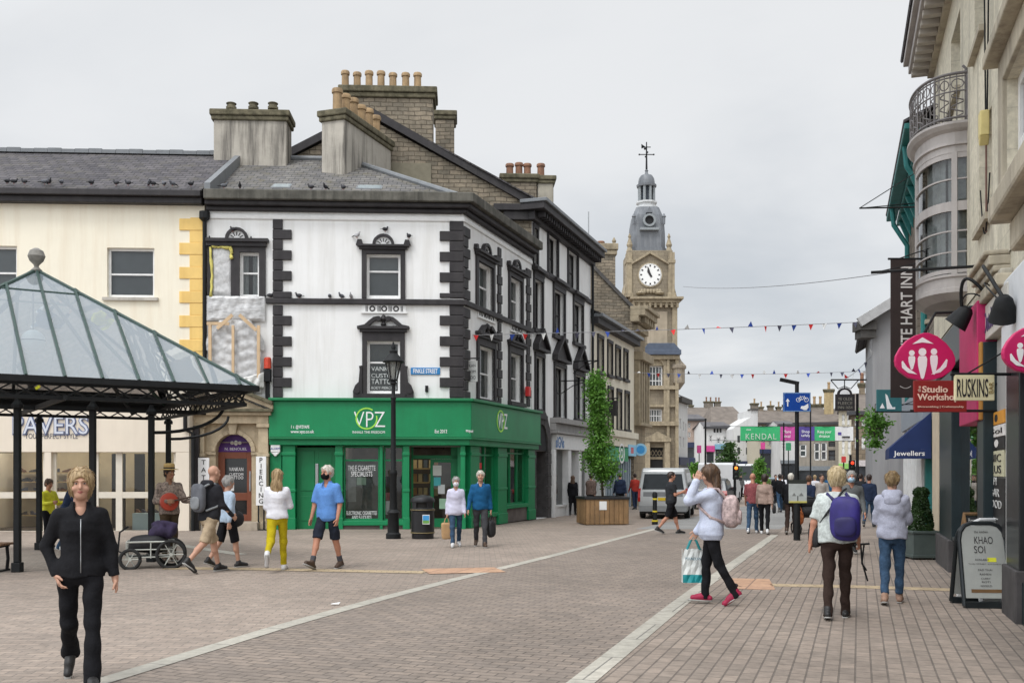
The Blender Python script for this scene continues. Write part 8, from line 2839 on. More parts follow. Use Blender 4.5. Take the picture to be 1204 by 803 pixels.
 for sg_ in(-1,1):
  z0,z1=H*.6,H*.9
  y0,y1=(.35,L_*.72)if kind!='high' else(L_*.6,L_*.78)
  if kind=='car':y0,y1=.5,L_*.66
  a=[tr_(sg_*(wid(z0)+.004),y0,z0),tr_(sg_*(wid(z0)+.004),y1+.35,z0),tr_(sg_*(wid(z1)+.004),y1,z1),tr_(sg_*(wid(z1)+.004),y0+.15,z1)]
  o_=Rm@Vector((sg_*-.02,0,0))
  MB().hexa(a+[q_+o_ for q_ in a]).build('side_window',GL,v)
 (ya,za),(yb,zb_)=prof[-5:-3]if kind!='car' else prof[6:8]
 a=[tr_(-wid(za)*.9,ya+.01,za+.01),tr_(wid(za)*.9,ya+.01,za+.01),tr_(wid(zb_)*.92,yb+.01,zb_+.01),tr_(-wid(zb_)*.92,yb+.01,zb_+.01)]
 MB().hexa(a+[q_-Vector((0,0,.03))for q_ in a]).build('windscreen',GL,v)
 for sg_ in(-1,1):
  MB().hexa([tr_(sg_*(Wd/2+b_),L_*.72+a_,H*.56+c_)for c_ in(0,.2)for a_,b_ in((0,-.02),(.1,-.02),(.1,.18),(0,.18))]).build('wing_mirror',DK,v,bevel=.02)
  MB().hexa([tr_(sg_*Wd*.4+b_,L_-.04+a_,H*.36+c_)for c_ in(0,.14)for a_,b_ in((0,-.14),(.06,-.14),(.06,.14),(0,.14))]).build('headlight',M('headlight_glass',(.6,.62,.62),.1),v)
 R_=.33
 for y in(L_*.19,L_*.8):
  for sg_ in(-1,1):
   mb=MB()
   x0,x1=sg_*(Wd/2-.2),sg_*(Wd/2+.005)
   k=20
   vs=[tr_(x,y+rr_*math.cos(2*math.pi*j/k),R_+rr_*math.sin(2*math.pi*j/k))for x,rr_ in((x0,R_*.9),(x0+(x1-x0)*.15,R_),(x0+(x1-x0)*.85,R_),(x1,R_*.92))for j in range(k)]
   fs=[(i*k+j,i*k+(j+1)%k,(i+1)*k+(j+1)%k,(i+1)*k+j)for i in range(3)for j in range(k)]+[tuple(range(k)),tuple(3*k+j for j in range(k))]
   mb.add(vs,fs,RUBBER)
   wh=mb.build('wheel',None,v)
   mb=MB()
   vs=[tr_(x1+sg_*.006,y+.22*math.cos(2*math.pi*j/k),R_+.22*math.sin(2*math.pi*j/k))for j in range(k)]
   mb.add(vs,[tuple(range(k))],M('wheel_rim',(.35,.36,.37),.4,metal=.5));mb.build('rim',None,wh)
 MB().hexa([tr_(x,y,z)for z in(.2,.3)for x,y in((-Wd*.44,.1),(Wd*.44,.1),(Wd*.44,L_-.1),(-Wd*.44,L_-.1))]).build('underbody',DK,v)
 return v
SILV=M('silver_paint',(.40,.41,.41),.3,.06,1,metal=.35)
WHV=M('white_van_paint',(.62,.63,.64),.35,.06,1)
ctr=lambda px,Y:Vector(((px-CX)/FPX*Y,Y,gz(Y)))
vehicle('silver_van','silver passenger van seen from behind with a dark rear window, parked near the planter','van',ctr(779.5,37.2),rad(13),5.0,1.86,1.9,SILV,'van')
vehicle('white_van','tall plain white van seen from behind further along the street','van',ctr(841,56),rad(17),5.8,2.0,2.35,WHV,'high')
vehicle('grey_car','dark grey car seen from behind in front of the white van','car',ctr(833,48),rad(17),4.2,1.78,1.5,M('dark_grey_paint',(.06,.065,.07),.3,.1,metal=.3),'car')
vehicle('white_lorry','white lorry far down the street beyond the white van','lorry',ctr(877,84),rad(190),6.5,2.1,2.6,WHV,'high')
vehicle('parked_car','silver-blue car far down the street beside the white lorry','car',ctr(905,92),rad(20),4.2,1.78,1.5,M('silver_blue_paint',(.2,.26,.3),.3,.1,metal=.3),'car')
vehicle('parked_car','pale car far away at the left kerb near the town hall','car',ctr(818,72),rad(20),4.2,1.78,1.5,SILV,'car')
PIG=[M('pigeon_grey',(.10,.105,.12),.7,.3,20),M('pigeon_dark',(.03,.03,.035),.7,.3,20),M('pigeon_pale',(.42,.42,.43),.7,.2,20)]
def pigeon(at,yaw,lab,k=0,group=None,size=.74):
 mb=MB()
 m_=PIG[k]
 mb.ball((0,0,.115),(.13,.07,.075),m_,10,8)
 mb.tube([(.08,0,.13),(.115,0,.18),(.13,0,.215)],[.055,.036,.03],m_,8)
 mb.ball((.135,0,.225),(.034,.028,.03),m_,8,6)
 mb.tube([(.16,0,.222),(.195,0,.212)],[.01,.003],BLACK_IRON,5)
 mb.hexa([(-.08,-.04,.12),(-.08,.04,.12),(-.08,.035,.1),(-.08,-.035,.1),(-.24,-.035,.08),(-.24,.035,.08),(-.24,.03,.07),(-.24,-.03,.07)],PIG[1])
 for y in(-.025,.025):mb.tube([(.0,y,.06),(.01,y,0),(.04,y,.002)],.006,M('pigeon_leg',(.3,.08,.06),.7),4)
 R=Matrix.Rotation(yaw,3,'Z')
 mb.v=[R@q_*size+Vector(at)for q_ in mb.v]
 return tag(mb.build('pigeon',None,None,smooth=True),lab,'pigeon',group)
random.seed(3)
for x,py in((8,228),(16,227),(29,226),(52,224),(58,226),(72,225),(107,231),(137,232),(151,231),(175,233),(180,233),(193,233),(203,233),(224,234)):
 n=.2
 pigeon(CU.pt(CU.s(x,n),ze if False else CU.z(120,240)+.5,n),random.uniform(0,6),'pigeon on the slate roof edge above the cream shop wall',random.choice((0,1,1)),'pigeons on the cream building roof')
zc_t=VF.z(440,251)+.62
for x,n in((263,-.9),(282,-.7),(366,-.6),(383,-.6),(404,-.5)):
 pigeon(VF.pt(VF.s(x,.25),zc_t,.25),random.uniform(0,6),'pigeon on the mossy parapet of the white corner building',random.choice((0,1)),'pigeons on the parapet')
r0=VF.R(431,299,471,350.5)
za=r0[3]+.28
for s,dz,k,lab in((r0[0]-.28,.17,2,'pale pigeon on the left end of the upper window hood'),(VF.s(453),.36,1,'dark pigeon on top of the arched hood of the upper window'),(r0[1]+.26,.17,1,'dark pigeon on the right end of the upper window hood')):
 pigeon(VF.pt(s,za+dz,.12),random.uniform(0,6),lab,k)
zs_c=VF.z(440,352)
for x,k,lab in((318,1,'dark pigeon on the string course above the left quoins'),(352,1,'dark pigeon on the string course right of the left quoins'),(388,0,'grey pigeon on the string course left of the fret panel'),(402,0,'second grey pigeon on the string course left of the fret panel'),(413,2,'pale pigeon on the string course next to the upper window')):
 pigeon(VF.pt(VF.s(x),zs_c,.06),random.uniform(0,6),lab,k)
for x,k,lab in((247,1,'dark pigeon on the hood of the boarded window, left of its arch'),(275,1,'dark pigeon on top of the arch over the boarded window'),(296,1,'dark pigeon on the hood of the boarded window, right of its arch')):
 pigeon(VF.pt(VF.s(x),f_up[2][3]+.24+(.34 if x==275 else .01),.12),random.uniform(0,6),lab,k)
p=G(864,693)
pigeon(p+Vector((0,0,.01)),rad(200),'small dark bird on the pale orange paving behind the woman with the carrier bag',1,None,.42)
p=G(394,711)
mb=MB();mb.add([p+Vector(q_)for q_ in((-.05,-.02,.012),(.05,-.03,.014),(.06,.03,.03),(-.04,.03,.013),(-.05,-.02,.016),(.05,-.03,.018),(.06,.03,.034),(-.04,.03,.017))],[(3,2,1,0),(4,5,6,7),(0,1,5,4),(1,2,6,5),(2,3,7,6),(3,0,4,7)],WHITE_PAINT)
tag(mb.build('paper_scrap',None,None),'scrap of white paper lying on the paving left of the pale line','litter')
# people
def smin(a,b,k):
 h=np.clip(.5+.5*(b-a)/k,0,1)
 return b+(a-b)*h-k*h*(1-h)
def cap_(P,a,b,ra,rb):
 a=np.array(a,float);b=np.array(b,float)
 pa=P-a;ba=b-a
 h=np.clip(pa@ba/(ba@ba+1e-12),0,1)
 return np.linalg.norm(pa-h[:,None]*ba,axis=1)-(ra+(rb-ra)*h)
def ell_(P,c,r):
 q=(P-np.array(c))/np.array(r)
 k0=np.linalg.norm(q,axis=1)
 k1=np.linalg.norm(q/np.array(r),axis=1)+1e-9
 return k0*(k0-1)/k1
def surfnet(fn,lo,hi,h):
 """surface of a signed distance on a grid (surface nets)"""
 lo=np.array(lo)-2*h;hi=np.array(hi)+2*h
 n=np.maximum(4,np.ceil((hi-lo)/h).astype(int)+1)
 ax=[lo[i]+h*np.arange(n[i])for i in range(3)]
 P=np.stack(np.meshgrid(*ax,indexing='ij'),-1).reshape(-1,3)
 F=fn(P).reshape(n)
 s=F<0
 cnt=sum(s[i:n[0]-1+i,j:n[1]-1+j,k:n[2]-1+k].astype(np.int8)for i in(0,1)for j in(0,1)for k in(0,1))
 act=(cnt>0)&(cnt<8)
 cells=np.argwhere(act)
 idx=-np.ones(act.shape,int)
 idx[act]=np.arange(len(cells))
 acc=np.zeros((len(cells),3));num=np.zeros(len(cells))
 cor=[np.array((i,j,k))for i in(0,1)for j in(0,1)for k in(0,1)]
 for a in range(8):
  for b in range(a+1,8):
   if np.abs(cor[a]-cor[b]).sum()!=1:continue
   fa=F[tuple((cells+cor[a]).T)];fb=F[tuple((cells+cor[b]).T)]
   m=(fa<0)!=(fb<0)
   t=(fa/(fa-fb+1e-12))[m,None]
   acc[m]+=cor[a]+t*(cor[b]-cor[a]);num[m]+=1
 V=(cells+acc/num[:,None])*h+lo
 Q=[]
 for d in range(3):
  u,w_=[(1,2),(2,0),(0,1)][d]
  sl0=[slice(None)]*3;sl1=[slice(None)]*3
  sl0[d]=slice(0,-1);sl1[d]=slice(1,None)
  ch=np.argwhere(s[tuple(sl0)]!=s[tuple(sl1)])
  ok=(ch[:,u]>0)&(ch[:,w_]>0)&(ch[:,u]<n[u]-1)&(ch[:,w_]<n[w_]-1)
  ch=ch[ok]
  if not len(ch):continue
  e_u=np.eye(3,dtype=int)[u];e_w=np.eye(3,dtype=int)[w_]
  q=np.stack([idx[tuple((ch-e_u-e_w).T)],idx[tuple((ch-e_w).T)],idx[tuple(ch.T)],idx[tuple((ch-e_u).T)]],1)
  ins=s[tuple(ch.T)]
  q[~ins]=q[~ins][:,::-1]
  Q.append(q)
 return V,np.concatenate(Q)
def folds(P,seed,amp):
 r=np.random.default_rng(seed)
 o=np.zeros(len(P))
 for _ in range(6):
  k=r.normal(size=3)*np.array((20,20,26));o+=np.sin(P@k+r.uniform(0,6))
 return o*amp/3
TORSO_M=np.array([(.78,.085,.075),(.84,.155,.11),(.93,.163,.117),(1.03,.15,.112),(1.13,.155,.115),(1.23,.17,.12),(1.31,.176,.108),(1.36,.158,.09),(1.395,.115,.072),(1.425,.072,.06),(1.47,.058,.056)])
TORSO_F=np.array([(.78,.085,.08),(.84,.16,.117),(.93,.165,.118),(1.03,.135,.102),(1.13,.133,.102),(1.23,.148,.124),(1.30,.152,.108),(1.355,.137,.082),(1.39,.1,.065),(1.42,.062,.055),(1.47,.052,.05)])
def hairmat(name,a,b):
 if name in _mats:return _mats[name]
 m,nt,bs=_new(name)
 L=nt.links.new
 tc=node(nt,'ShaderNodeTexCoord');mp=node(nt,'ShaderNodeMapping');mp.inputs['Scale'].default_value=(60,60,6)
 L(tc.outputs['Object'],mp.inputs['Vector'])
 n=node(nt,'ShaderNodeTexNoise',i_Scale=1.0,i_Detail=4.0);L(mp.outputs[0],n.inputs['Vector'])
 r=ramp(nt,a,b,.35,.65);L(n.outputs['Fac'],r.inputs['Fac']);L(r.outputs['Color'],bs.inputs['Base Color'])
 bp=node(nt,'ShaderNodeBump',i_Strength=.5,i_Distance=.01);L(n.outputs['Fac'],bp.inputs['Height']);L(bp.outputs[0],bs.inputs['Normal'])
 bs.inputs['Roughness'].default_value=.5
 _mats[name]=m
 return m
def cloth(name,c,var=.2,scale=7,rough=.9):
 return M('cloth_'+name,c,rough,var,scale,.55,16,spec=.15,fine=.3)
def skin(name,c):
 m=M('skin_'+name,c,.55,.1,9,spec=.35)
 return m
SK1,SK2,SK3=skin('fair',(.47,.265,.185)),skin('ruddy',(.46,.22,.145)),skin('tan',(.30,.15,.085))
BLONDE,GREYH,BROWNH,DARKH,WHITEH=hairmat('blonde_hair',(.22,.14,.06),(.42,.30,.16)),hairmat('grey_hair',(.25,.24,.23),(.45,.44,.42)),hairmat('brown_hair',(.05,.027,.014),(.12,.065,.033)),hairmat('dark_hair',(.012,.008,.006),(.045,.024,.018)),hairmat('white_hair',(.45,.42,.36),(.68,.65,.58))
LIP=skin('lips',(.38,.13,.11));EYEW=M('eye_white',(.42,.39,.37),.3,.03);EYED=M('eye_dark',(.03,.025,.02),.2,.1);SOLE=M('shoe_sole',(.35,.34,.32),.8,.1)
def mesh_part(name,V,Q,mat,parent,extra=None):
 """surface (local) -> object under the figure; extra MB pieces keep their own materials"""
 me=bpy.data.meshes.new(name)
 v=V.tolist();f=Q.tolist();mi=[0]*len(f);mats=[mat]
 if extra is not None:
  b=len(v);v+=[tuple(p)for p in extra.v];f+=[[b+i for i in q]for q in extra.f]
  for k in extra.m:
   m_=extra.mats[k]
   if m_ not in mats:mats.append(m_)
   mi.append(mats.index(m_))
 me.from_pydata(v,[],f)
 for m_ in mats:me.materials.append(m_)
 me.polygons.foreach_set('material_index',mi)
 me.polygons.foreach_set('use_smooth',[True]*len(f))
 me.update()
 return link_mesh(name,me,parent)
def person(lab,px,py,H,yaw,legs=((20,5,0),(-18,25,20)),arms=((-15,8,10,0),(15,8,20,0)),fem=False,top=None,sleeve=1.0,hem=.84,bottom=None,leg=1.05,flare=0.0,shoes=None,hair='short',hmat=BROWNH,sk=SK1,mask=None,hood=None,bulk=0.0,loose=.0,Y=None,lean=0.0,hy=0,hp=0,collar=None,hat=None,group=None,fine=None,sock=None,zip_=False):
 pos=G(px,py)if Y is None else Vector(((px-CX)/FPX*Y,Y,gz(Y)))
 D=pos.y
 e=thing('person',lab,'person',pos,group)
 yaw=yaw+math.degrees(math.atan2(-pos.x,pos.y))
 e.rotation_euler=(0,0,rad(yaw))
 k=H/1.7
 hv=fine or max(.011,min(.024,D*.00082))
 seed=int(px*7+D)
 T_=TORSO_F if fem else TORSO_M
 J=[]
 for i,(th,kb,ft)in enumerate(legs):
  sx=-1 if i==0 else 1
  hip=np.array((sx*.088,0,0.))
  a=rad(th);kn=hip+.43*np.array((0,-math.sin(a),-math.cos(a)))
  b=rad(th-kb);an=kn+.415*np.array((0,-math.sin(b),-math.cos(b)))
  c=rad(ft+(th-kb)*.0)
  toe=an+np.array((sx*.02,-.185*math.cos(c),-.045-.185*math.sin(c)))
  heel=an+np.array((0,.055*math.cos(c),-.05+.055*math.sin(c)))
  J.append([hip,kn,an,toe,heel])
 low=min(min(j[3][2]-.028,j[4][2]-.03)for j in J)
 hz0=-low
 for j in J:
  for p in j:p[2]+=hz0
 dz=hz0-.905
 ly=lambda z:-(z-hz0)*math.tan(rad(lean))
 A=[]
 for i,(pt_,ab,el,inw)in enumerate(arms):
  sx=-1 if i==0 else 1
  zs=1.352+dz
  sh=np.array((sx*(.148 if fem else .17),ly(zs)+.005,zs))
  a,b=rad(pt_),rad(ab)
  d1=np.array((sx*math.sin(b),-math.sin(a)*math.cos(b),-math.cos(a)*math.cos(b)))
  elb=sh+.285*d1
  c=rad(pt_+el)
  d2=np.array((sx*(math.sin(b)*.6-math.sin(rad(inw))),-math.sin(c)*math.cos(rad(inw)),-math.cos(c)*math.cos(rad(inw))))
  d2/=np.linalg.norm(d2)
  A.append([sh,elb,elb+.25*d2,d2,sx])
 nz=1.46+dz
 hc=np.array((0,ly(nz)-.016-.02*(lean>5),1.587+dz))
 al=k
 def build(fn,lo,hi,h):
  V,Q=surfnet(lambda P:fn(P/al),np.array(lo)*al,np.array(hi)*al,h)
  return V,Q
 def bounds(pts,r):
  p=np.array(pts)
  return p.min(0)-r,p.max(0)+r
 def f_limbs(P):
  d=np.full(len(P),9.)
  for j in J:
   if leg>.6:
    d=np.minimum(d,smin(cap_(P,j[0],j[1],.05,.042),cap_(P,j[1],j[2],.04,.032),.02))
    continue
   d=np.minimum(d,smin(cap_(P,j[0],j[1],.066,.05),cap_(P,j[1],j[2],.05,.034),.03))
   q=j[1]*.62+j[2]*.38+np.array((0,.02,0))
   d=smin(d,cap_(P,j[1],q,.038,.047),.03)
  for a in A:
   d=np.minimum(d,smin(cap_(P,a[0],a[1],.047,.039),cap_(P,a[1],a[2],.04,.027),.02))
  d=smin(d,cap_(P,(0,ly(.95+dz),.95+dz),(0,ly(1.38+dz),1.38+dz),.085,.06),.03)
  d=smin(d,cap_(P,A[0][0],A[1][0],.042,.042),.02)
  d=smin(d,cap_(P,J[0][0],J[1][0],.05,.05),.03)
  return d
 pts=[p for j in J for p in j[:3]]+[p for a in A for p in a[:3]]
 lo,hi=bounds(pts,.09);hi[2]=max(hi[2],1.47+dz)
 V,Q=build(f_limbs,lo,hi,hv)
 Vs,Qs=[V],[Q];nV=len(V)
 yr,pr_=rad(hy),rad(hp)
 Rh=np.array(Matrix.Rotation(yr,3,'Z')@Matrix.Rotation(pr_,3,'X'))
 toH=lambda P:(P-hc)@Rh
 def f_head(P):
  q=toH(P)
  d=smin(ell_(q,(0,.012,.03),(.073,.093,.088)),ell_(q,(0,-.018,-.03),(.06,.072,.09)),.03)
  d=smin(d,ell_(q,(0,-.05,-.088),(.034,.034,.028)),.03)
  d=smin(d,cap_(q,(0,-.088,.014),(0,-.106,-.022),.008,.0135),.012)
  d=smin(d,cap_(q,(-.03,-.084,.03),(.03,-.084,.03),.012,.012),.014)
  for sx in(-1,1):
   d=-smin(-d,ell_(q,(sx*.03,-.1,.012),(.017,.017,.011)),.012)
   d=smin(d,ell_(q,(sx*.075,.008,-.004),(.011,.02,.031)),.008)
   d=smin(d,ell_(q,(sx*.042,-.062,-.03),(.022,.025,.022)),.02)
  d=smin(d,cap_(P,hc+np.array((0,.015,-.07)),(0,ly(1.42+dz)+.01,1.42+dz),.05,.058),.025)
  return d
 V,Q=build(f_head,hc-np.array((.11,.14,.17)),hc+np.array((.11,.13,.14)),max(.0052,hv*.45))
 Vs.append(V);Qs.append(Q+nV);nV+=len(V)
 for ai,a in enumerate(A):
  w_,d2,sx=a[2],a[3],a[4]
  inn=np.array((-sx,0,0.))if abs(d2[0])<.8 else np.array((0,0,-1.))
  pn=inn-d2*(inn@d2);pn/=np.linalg.norm(pn)
  sd_=np.cross(d2,pn);sd_/=np.linalg.norm(sd_)
  if sd_[1]>0:sd_=-sd_
  pl_=[(w_+sd_*o*.6,w_+d2*.085+sd_*o)for o in(-.028,-.01,.01,.028)]
  segs=[]
  for fi,(o,L_)in enumerate(((.03,.068),(.011,.078),(-.009,.072),(-.028,.056))):
   s_=w_+d2*.085+sd_*o
   m_=s_+(d2*.93+pn*.3)*L_*.52
   segs.append((s_,m_,.0092,.0085));segs.append((m_,m_+(d2*.62+pn*.78)*L_*.5,.0085,.0068))
  ts=w_+d2*.028+sd_*.03
  tm=ts+(d2*.6+sd_*.62+pn*.3)*.042
  segs+=[(ts,tm,.013,.0105),(tm,tm+(d2*.85+sd_*.2+pn*.35)*.034,.0105,.008)]
  def f_hand(P):
   d=cap_(P,w_-d2*.05,w_+d2*.012,.028,.024)
   for p,q in pl_:d=smin(d,cap_(P,p,q,.016,.0125),.012)
   for p,q,r0,r1 in segs:d=smin(d,cap_(P,p,q,r0,r1),.004)
   return d
  V,Q=build(f_hand,w_-.1,w_+d2*.1+.09+0*d2,max(.0048,hv*.42))
  Vs.append(V);Qs.append(Q+nV);nV+=len(V)
 ex=MB()
 hm=lambda x,y,z:Vector(((Rh@np.array((x,y,z))+hc)*al).tolist())
 if abs(yaw)<120 or True:
  for sx in(-1,1):
   c=hm(sx*.03,-.0775,.011)
   ex.ball(c,(.0115*al,.0105*al,.0062*al),EYEW,8,6);ex.ball(hm(sx*.03,-.0835,.011),.0064*al,EYED,8,6)
   ex.tube([hm(sx*.016,-.094,.031),hm(sx*.032,-.094,.036),hm(sx*.05,-.08,.03)],[.004*al,.0045*al,.003*al],hmat if hmat not in(WHITEH,)else GREYH,5)
  ex.tube([hm(-.024,-.078,-.056),hm(-.01,-.0885,-.0535),hm(.01,-.0885,-.0535),hm(.024,-.078,-.056)],[.003*al,.0062*al,.0062*al,.003*al],LIP,6)
  ex.tube([hm(-.02,-.08,-.0605),hm(0,-.0885,-.064),hm(.02,-.08,-.0605)],[.003*al,.0068*al,.003*al],LIP,6)
 mesh_part('body',np.concatenate(Vs),np.concatenate(Qs),sk,e,ex)
 tz=T_[:,0]+dz
 def torso(P,off):
  z=P[:,2]
  a=np.interp(z,tz,T_[:,1])+off+bulk;b=np.interp(z,tz,T_[:,2])+off+bulk
  x,y=P[:,0],P[:,1]-ly(z)
  return np.maximum((np.sqrt((x/a)**2+(y/b)**2)-1)*np.minimum(a,b),tz[0]-z)
 hemz=hem+dz
 def f_top(P):
  off=.012+loose
  d=torso(P,off)
  z=P[:,2]
  d=np.maximum(d,z-(1.432+dz))
  if hem<.8:
   for j in J:d=smin(d,cap_(P,j[0],j[1],.1,.085),.08)
  for a in A:
   n_=max(.3,sleeve)
   if sleeve>.52:
    en=a[1]+(a[2]-a[1])*min(1,(sleeve-.5)/.5)
    d=smin(d,smin(cap_(P,a[0],a[1],.056+loose*.6,.047+loose*.7),cap_(P,a[1],en,.047+loose*.7,.036+loose*.6),.02),.045)
   else:
    en=a[0]+(a[1]-a[0])*min(1,sleeve*2)
    s_=cap_(P,a[0],en,.058+loose*.7,.058+loose*.8)
    dv_=(a[1]-a[0])/np.linalg.norm(a[1]-a[0])
    s_=np.maximum(s_,(P-en)@dv_)
    d=smin(d,s_,.03)
  d=d+folds(P,seed,.006)
  d=np.maximum(d,hemz+.008*np.sin(P[:,0]*25+seed)-z)
  nk=cap_(P,(0,ly(1.44+dz)-.04,1.445+dz),(0,ly(1.44+dz)-.11,1.36+dz),.05,.025 if not collar else .045)
  return np.maximum(d,-nk)
 pts=[p for a in A for p in a[:3]]
 lo,hi=bounds(pts,.1);lo=np.minimum(lo,(-.3,-.3,hemz));hi=np.maximum(hi,(.3,.3,1.48+dz));lo[2]=min(lo[2],hemz)
 V,Q=build(f_top,lo,hi,hv)
 mesh_part('jacket' if sleeve>.6 else 'shirt',V,Q,top,e)
 if collar:
  V,Q=build(lambda P:np.maximum(np.abs(cap_(P,(0,ly(1.43+dz)+.005,1.39+dz),(0,ly(1.49+dz)+.01,1.47+dz),.07,.068))-.007,np.maximum(1.375+dz-P[:,2],np.maximum(P[:,2]-1.455-dz,-(P[:,1]+.03)-np.abs(P[:,0])*.3))),(-.1,-.1,1.38+dz),(.1,.12,1.52+dz),max(.007,hv*.6))
  mesh_part('collar',V,Q,collar,e)
 if zip_:
  mb=MB();mb.tube([Vector((.004,(ly(z+dz)-np.interp(z,T_[:,0],T_[:,2])-.024-bulk)*1,z+dz))*al for z in(1.32,1.2,1.1,1.0,.9)],.004,STEEL,5)
  V0=np.zeros((0,3));mesh_part('zip',V0,np.zeros((0,4),int),STEEL,e,mb)
 def f_bot(P):
  z=P[:,2]
  d=np.maximum(torso(P,-.004),z-(hem+.09+dz))
  for j in J:
   L1=min(1,leg*2);L2=max(0,(leg-.5)*2)
   s_=cap_(P,j[0],j[0]+(j[1]-j[0])*L1,.088,.064+(.02 if leg<.6 else 0))
   if L2>0:
    en=j[1]+(j[2]-j[1])*L2
    s_=smin(s_,cap_(P,j[1],en,.062,.05+flare),.03)
    dv_=(j[2]-j[1])/np.linalg.norm(j[2]-j[1])
   else:
    en=j[0]+(j[1]-j[0])*L1
    dv_=(j[1]-j[0])/np.linalg.norm(j[1]-j[0])
   s_=np.maximum(s_,(P-en)@dv_-.01)
   d=smin(d,s_,.03)
  return d+folds(P,seed+5,.0075+flare*.1)
 pts=[p for j in J for p in j[:3]]
 lo,hi=bounds(pts,.12);hi[2]=1.05+dz
 V,Q=build(f_bot,np.minimum(lo,(-.24,-.2,lo[2])),np.maximum(hi,(.24,.2,hi[2])),hv)
 mesh_part('trousers' if leg>.6 else 'shorts',V,Q,bottom,e)
 for j in J:
  an,toe,heel=j[2],j[3],j[4]
  f_sh=lambda P:smin(smin(cap_(P,heel+np.array((0,0,.012)),toe+np.array((0,.03,.008)),.036,.036),cap_(P,an+np.array((0,0,.0)),(an+toe)/2+np.array((0,0,.0)),.042,.036),.03),cap_(P,an,an+np.array((0,0,.03)),.042,.044),.02)
  pts=[an,toe,heel]
  lo,hi=bounds(pts,.06)
  V,Q=build(f_sh,lo,hi,max(.009,hv*.7))
  so=MB();d_=Vector((toe-heel).tolist()).normalized()
  w_=Vector((1,0,0))*.036
  hh_,tt_=Vector(heel.tolist())-d_*.03,Vector(toe.tolist())+d_*.03
  nn_=Vector((1,0,0)).cross(d_).normalized();nn_=nn_ if nn_.z>0 else-nn_;up_=nn_*.016;dn=nn_*-.028
  q=[hh_+dn-w_*.8,hh_+dn+w_*.8,(hh_+tt_)/2+dn*1+w_*1.1,tt_+dn+w_*.7,tt_+dn-w_*.7,(hh_+tt_)/2+dn-w_*1.1]
  so.add([p*al for p in q]+[(p+up_)*al for p in q],[(5,4,3,2,1,0),(6,7,8,9,10,11)]+[(i,(i+1)%6,6+(i+1)%6,6+i)for i in range(6)],SOLE)
  mesh_part('shoe',V,Q,shoes,e,so)
  if sock:
   V,Q=build(lambda P:cap_(P,an,j[2]+(j[1]-j[2])*.25,.043,.046),*bounds([an,j[2]+(j[1]-j[2])*.25],.05),max(.01,hv*.7))
   mesh_part('sock',V,Q,sock,e)
 if hair!='bald':
  def f_hair(P):
   q=toH(P)
   t={'short':.010,'bob':.022,'long':.02,'bun':.012,'puff':.024}[hair]
   d=ell_(q,(0,.014,.034),(.073+t,.093+t,.088+t))
   if hair in('bob','long','puff'):
    d=smin(d,ell_(q,(0,.022,-.02),(.09,.09,.105 if hair!='puff' else .085)),.02)
   if hair=='short':d=smin(d,ell_(q,(0,.04,-.01),(.07,.07,.075)),.02)
   if hair=='bun':d=smin(smin(d,ell_(q,(0,.045,-.005),(.066,.066,.07)),.02),ell_(q,(0,.09,.075),(.04,.035,.036)),.012)
   fc=ell_(q,(0,-.1,-.035),(.062 if hair in('bob','long')else .082,.075 if hair!='bob' else .07,.098 if hair!='short' else .1))
   d=-smin(-d,fc,.012)
   if hair=='long':
    d=smin(d,ell_(P,hc+np.array((0,.085,-.17)),(.1,.05,.2)),.04)
   w_=.4 if hair in('bob','puff')else .8
   d=d+w_*(.004*np.sin(q[:,0]*110+2*np.sin(q[:,2]*14))+.003*np.sin(q[:,1]*90+q[:,0]*40))
   if hair in('bob','puff'):d=np.maximum(d,-.1-q[:,2]+.01*np.sin(q[:,0]*60))
   return d
  V,Q=build(f_hair,hc-np.array((.13,.15,.16 if hair!='long' else .4)),hc+np.array((.13,.17,.17)),max(.006,hv*.5))
  st=MB()
  if D<24:
   rr=np.random.default_rng(seed)
   a_,b_=V[Q[:,1]]-V[Q[:,0]],V[Q[:,2]]-V[Q[:,0]]
   N_=np.cross(a_,b_);N_/=np.linalg.norm(N_,axis=1)[:,None]+1e-12
   for qi in rr.choice(len(Q),min(len(Q),260),replace=False):
    v0,n0=V[Q[qi,0]],N_[qi]
    d0=np.array((0,0,-1.))+rr.normal(size=3)*.35
    d0=d0-n0*(d0@n0);d0/=np.linalg.norm(d0)+1e-9
    L_=rr.uniform(.02,.055)
    st.tube([v0-d0*.01,v0+d0*L_*.5+n0*.006,v0+d0*L_+n0*rr.uniform(-.002,.007)],[.0022,.003,.0008],hmat,4,False)
  mesh_part('hair',V,Q,hmat,e,st)
 if mask:
  V,Q=build(lambda P:np.maximum(ell_(toH(P),(0,-.024,-.05),(.073,.094,.07)),toH(P)[:,1]+.015),hc-.14,hc+.12,max(.006,hv*.5))
  mesh_part('face_mask',V,Q,mask,e)
 if hood:
  V,Q=build(lambda P:smin(ell_(P,(0,ly(1.36+dz)+.105,1.345+dz),(.105,.05,.095)),np.abs(cap_(P,(-.07,.04,1.42+dz),(.07,.04,1.42+dz),.05,.05))-.012,.04),(-.16,-.05,1.2+dz),(.16,.2,1.5+dz),hv)
  mesh_part('hood',V,Q,hood,e)
 if hat:
  mb=MB();mb.lathe([(.165,.0),(.168,.006),(.1,.02),(.096,.03)],(0,0,0),hat,18);mb.lathe([(.1,.018),(.096,.09),(.085,.115),(.03,.12)],(0,0,0),hat,18);mb.lathe([(.1005,.02),(.1,.045)],(0,0,0),BLACKISH,18)
  mb.v=[hm(v.x,v.y+.008,v.z+.058)for v in mb.v]
  mesh_part('hat',np.zeros((0,3)),np.zeros((0,4),int),hat,e,mb)
 Rz_=Matrix.Rotation(rad(yaw),3,'Z')
 at=lambda v:Rz_@(Vector([float(t)for t in v])*al)+pos
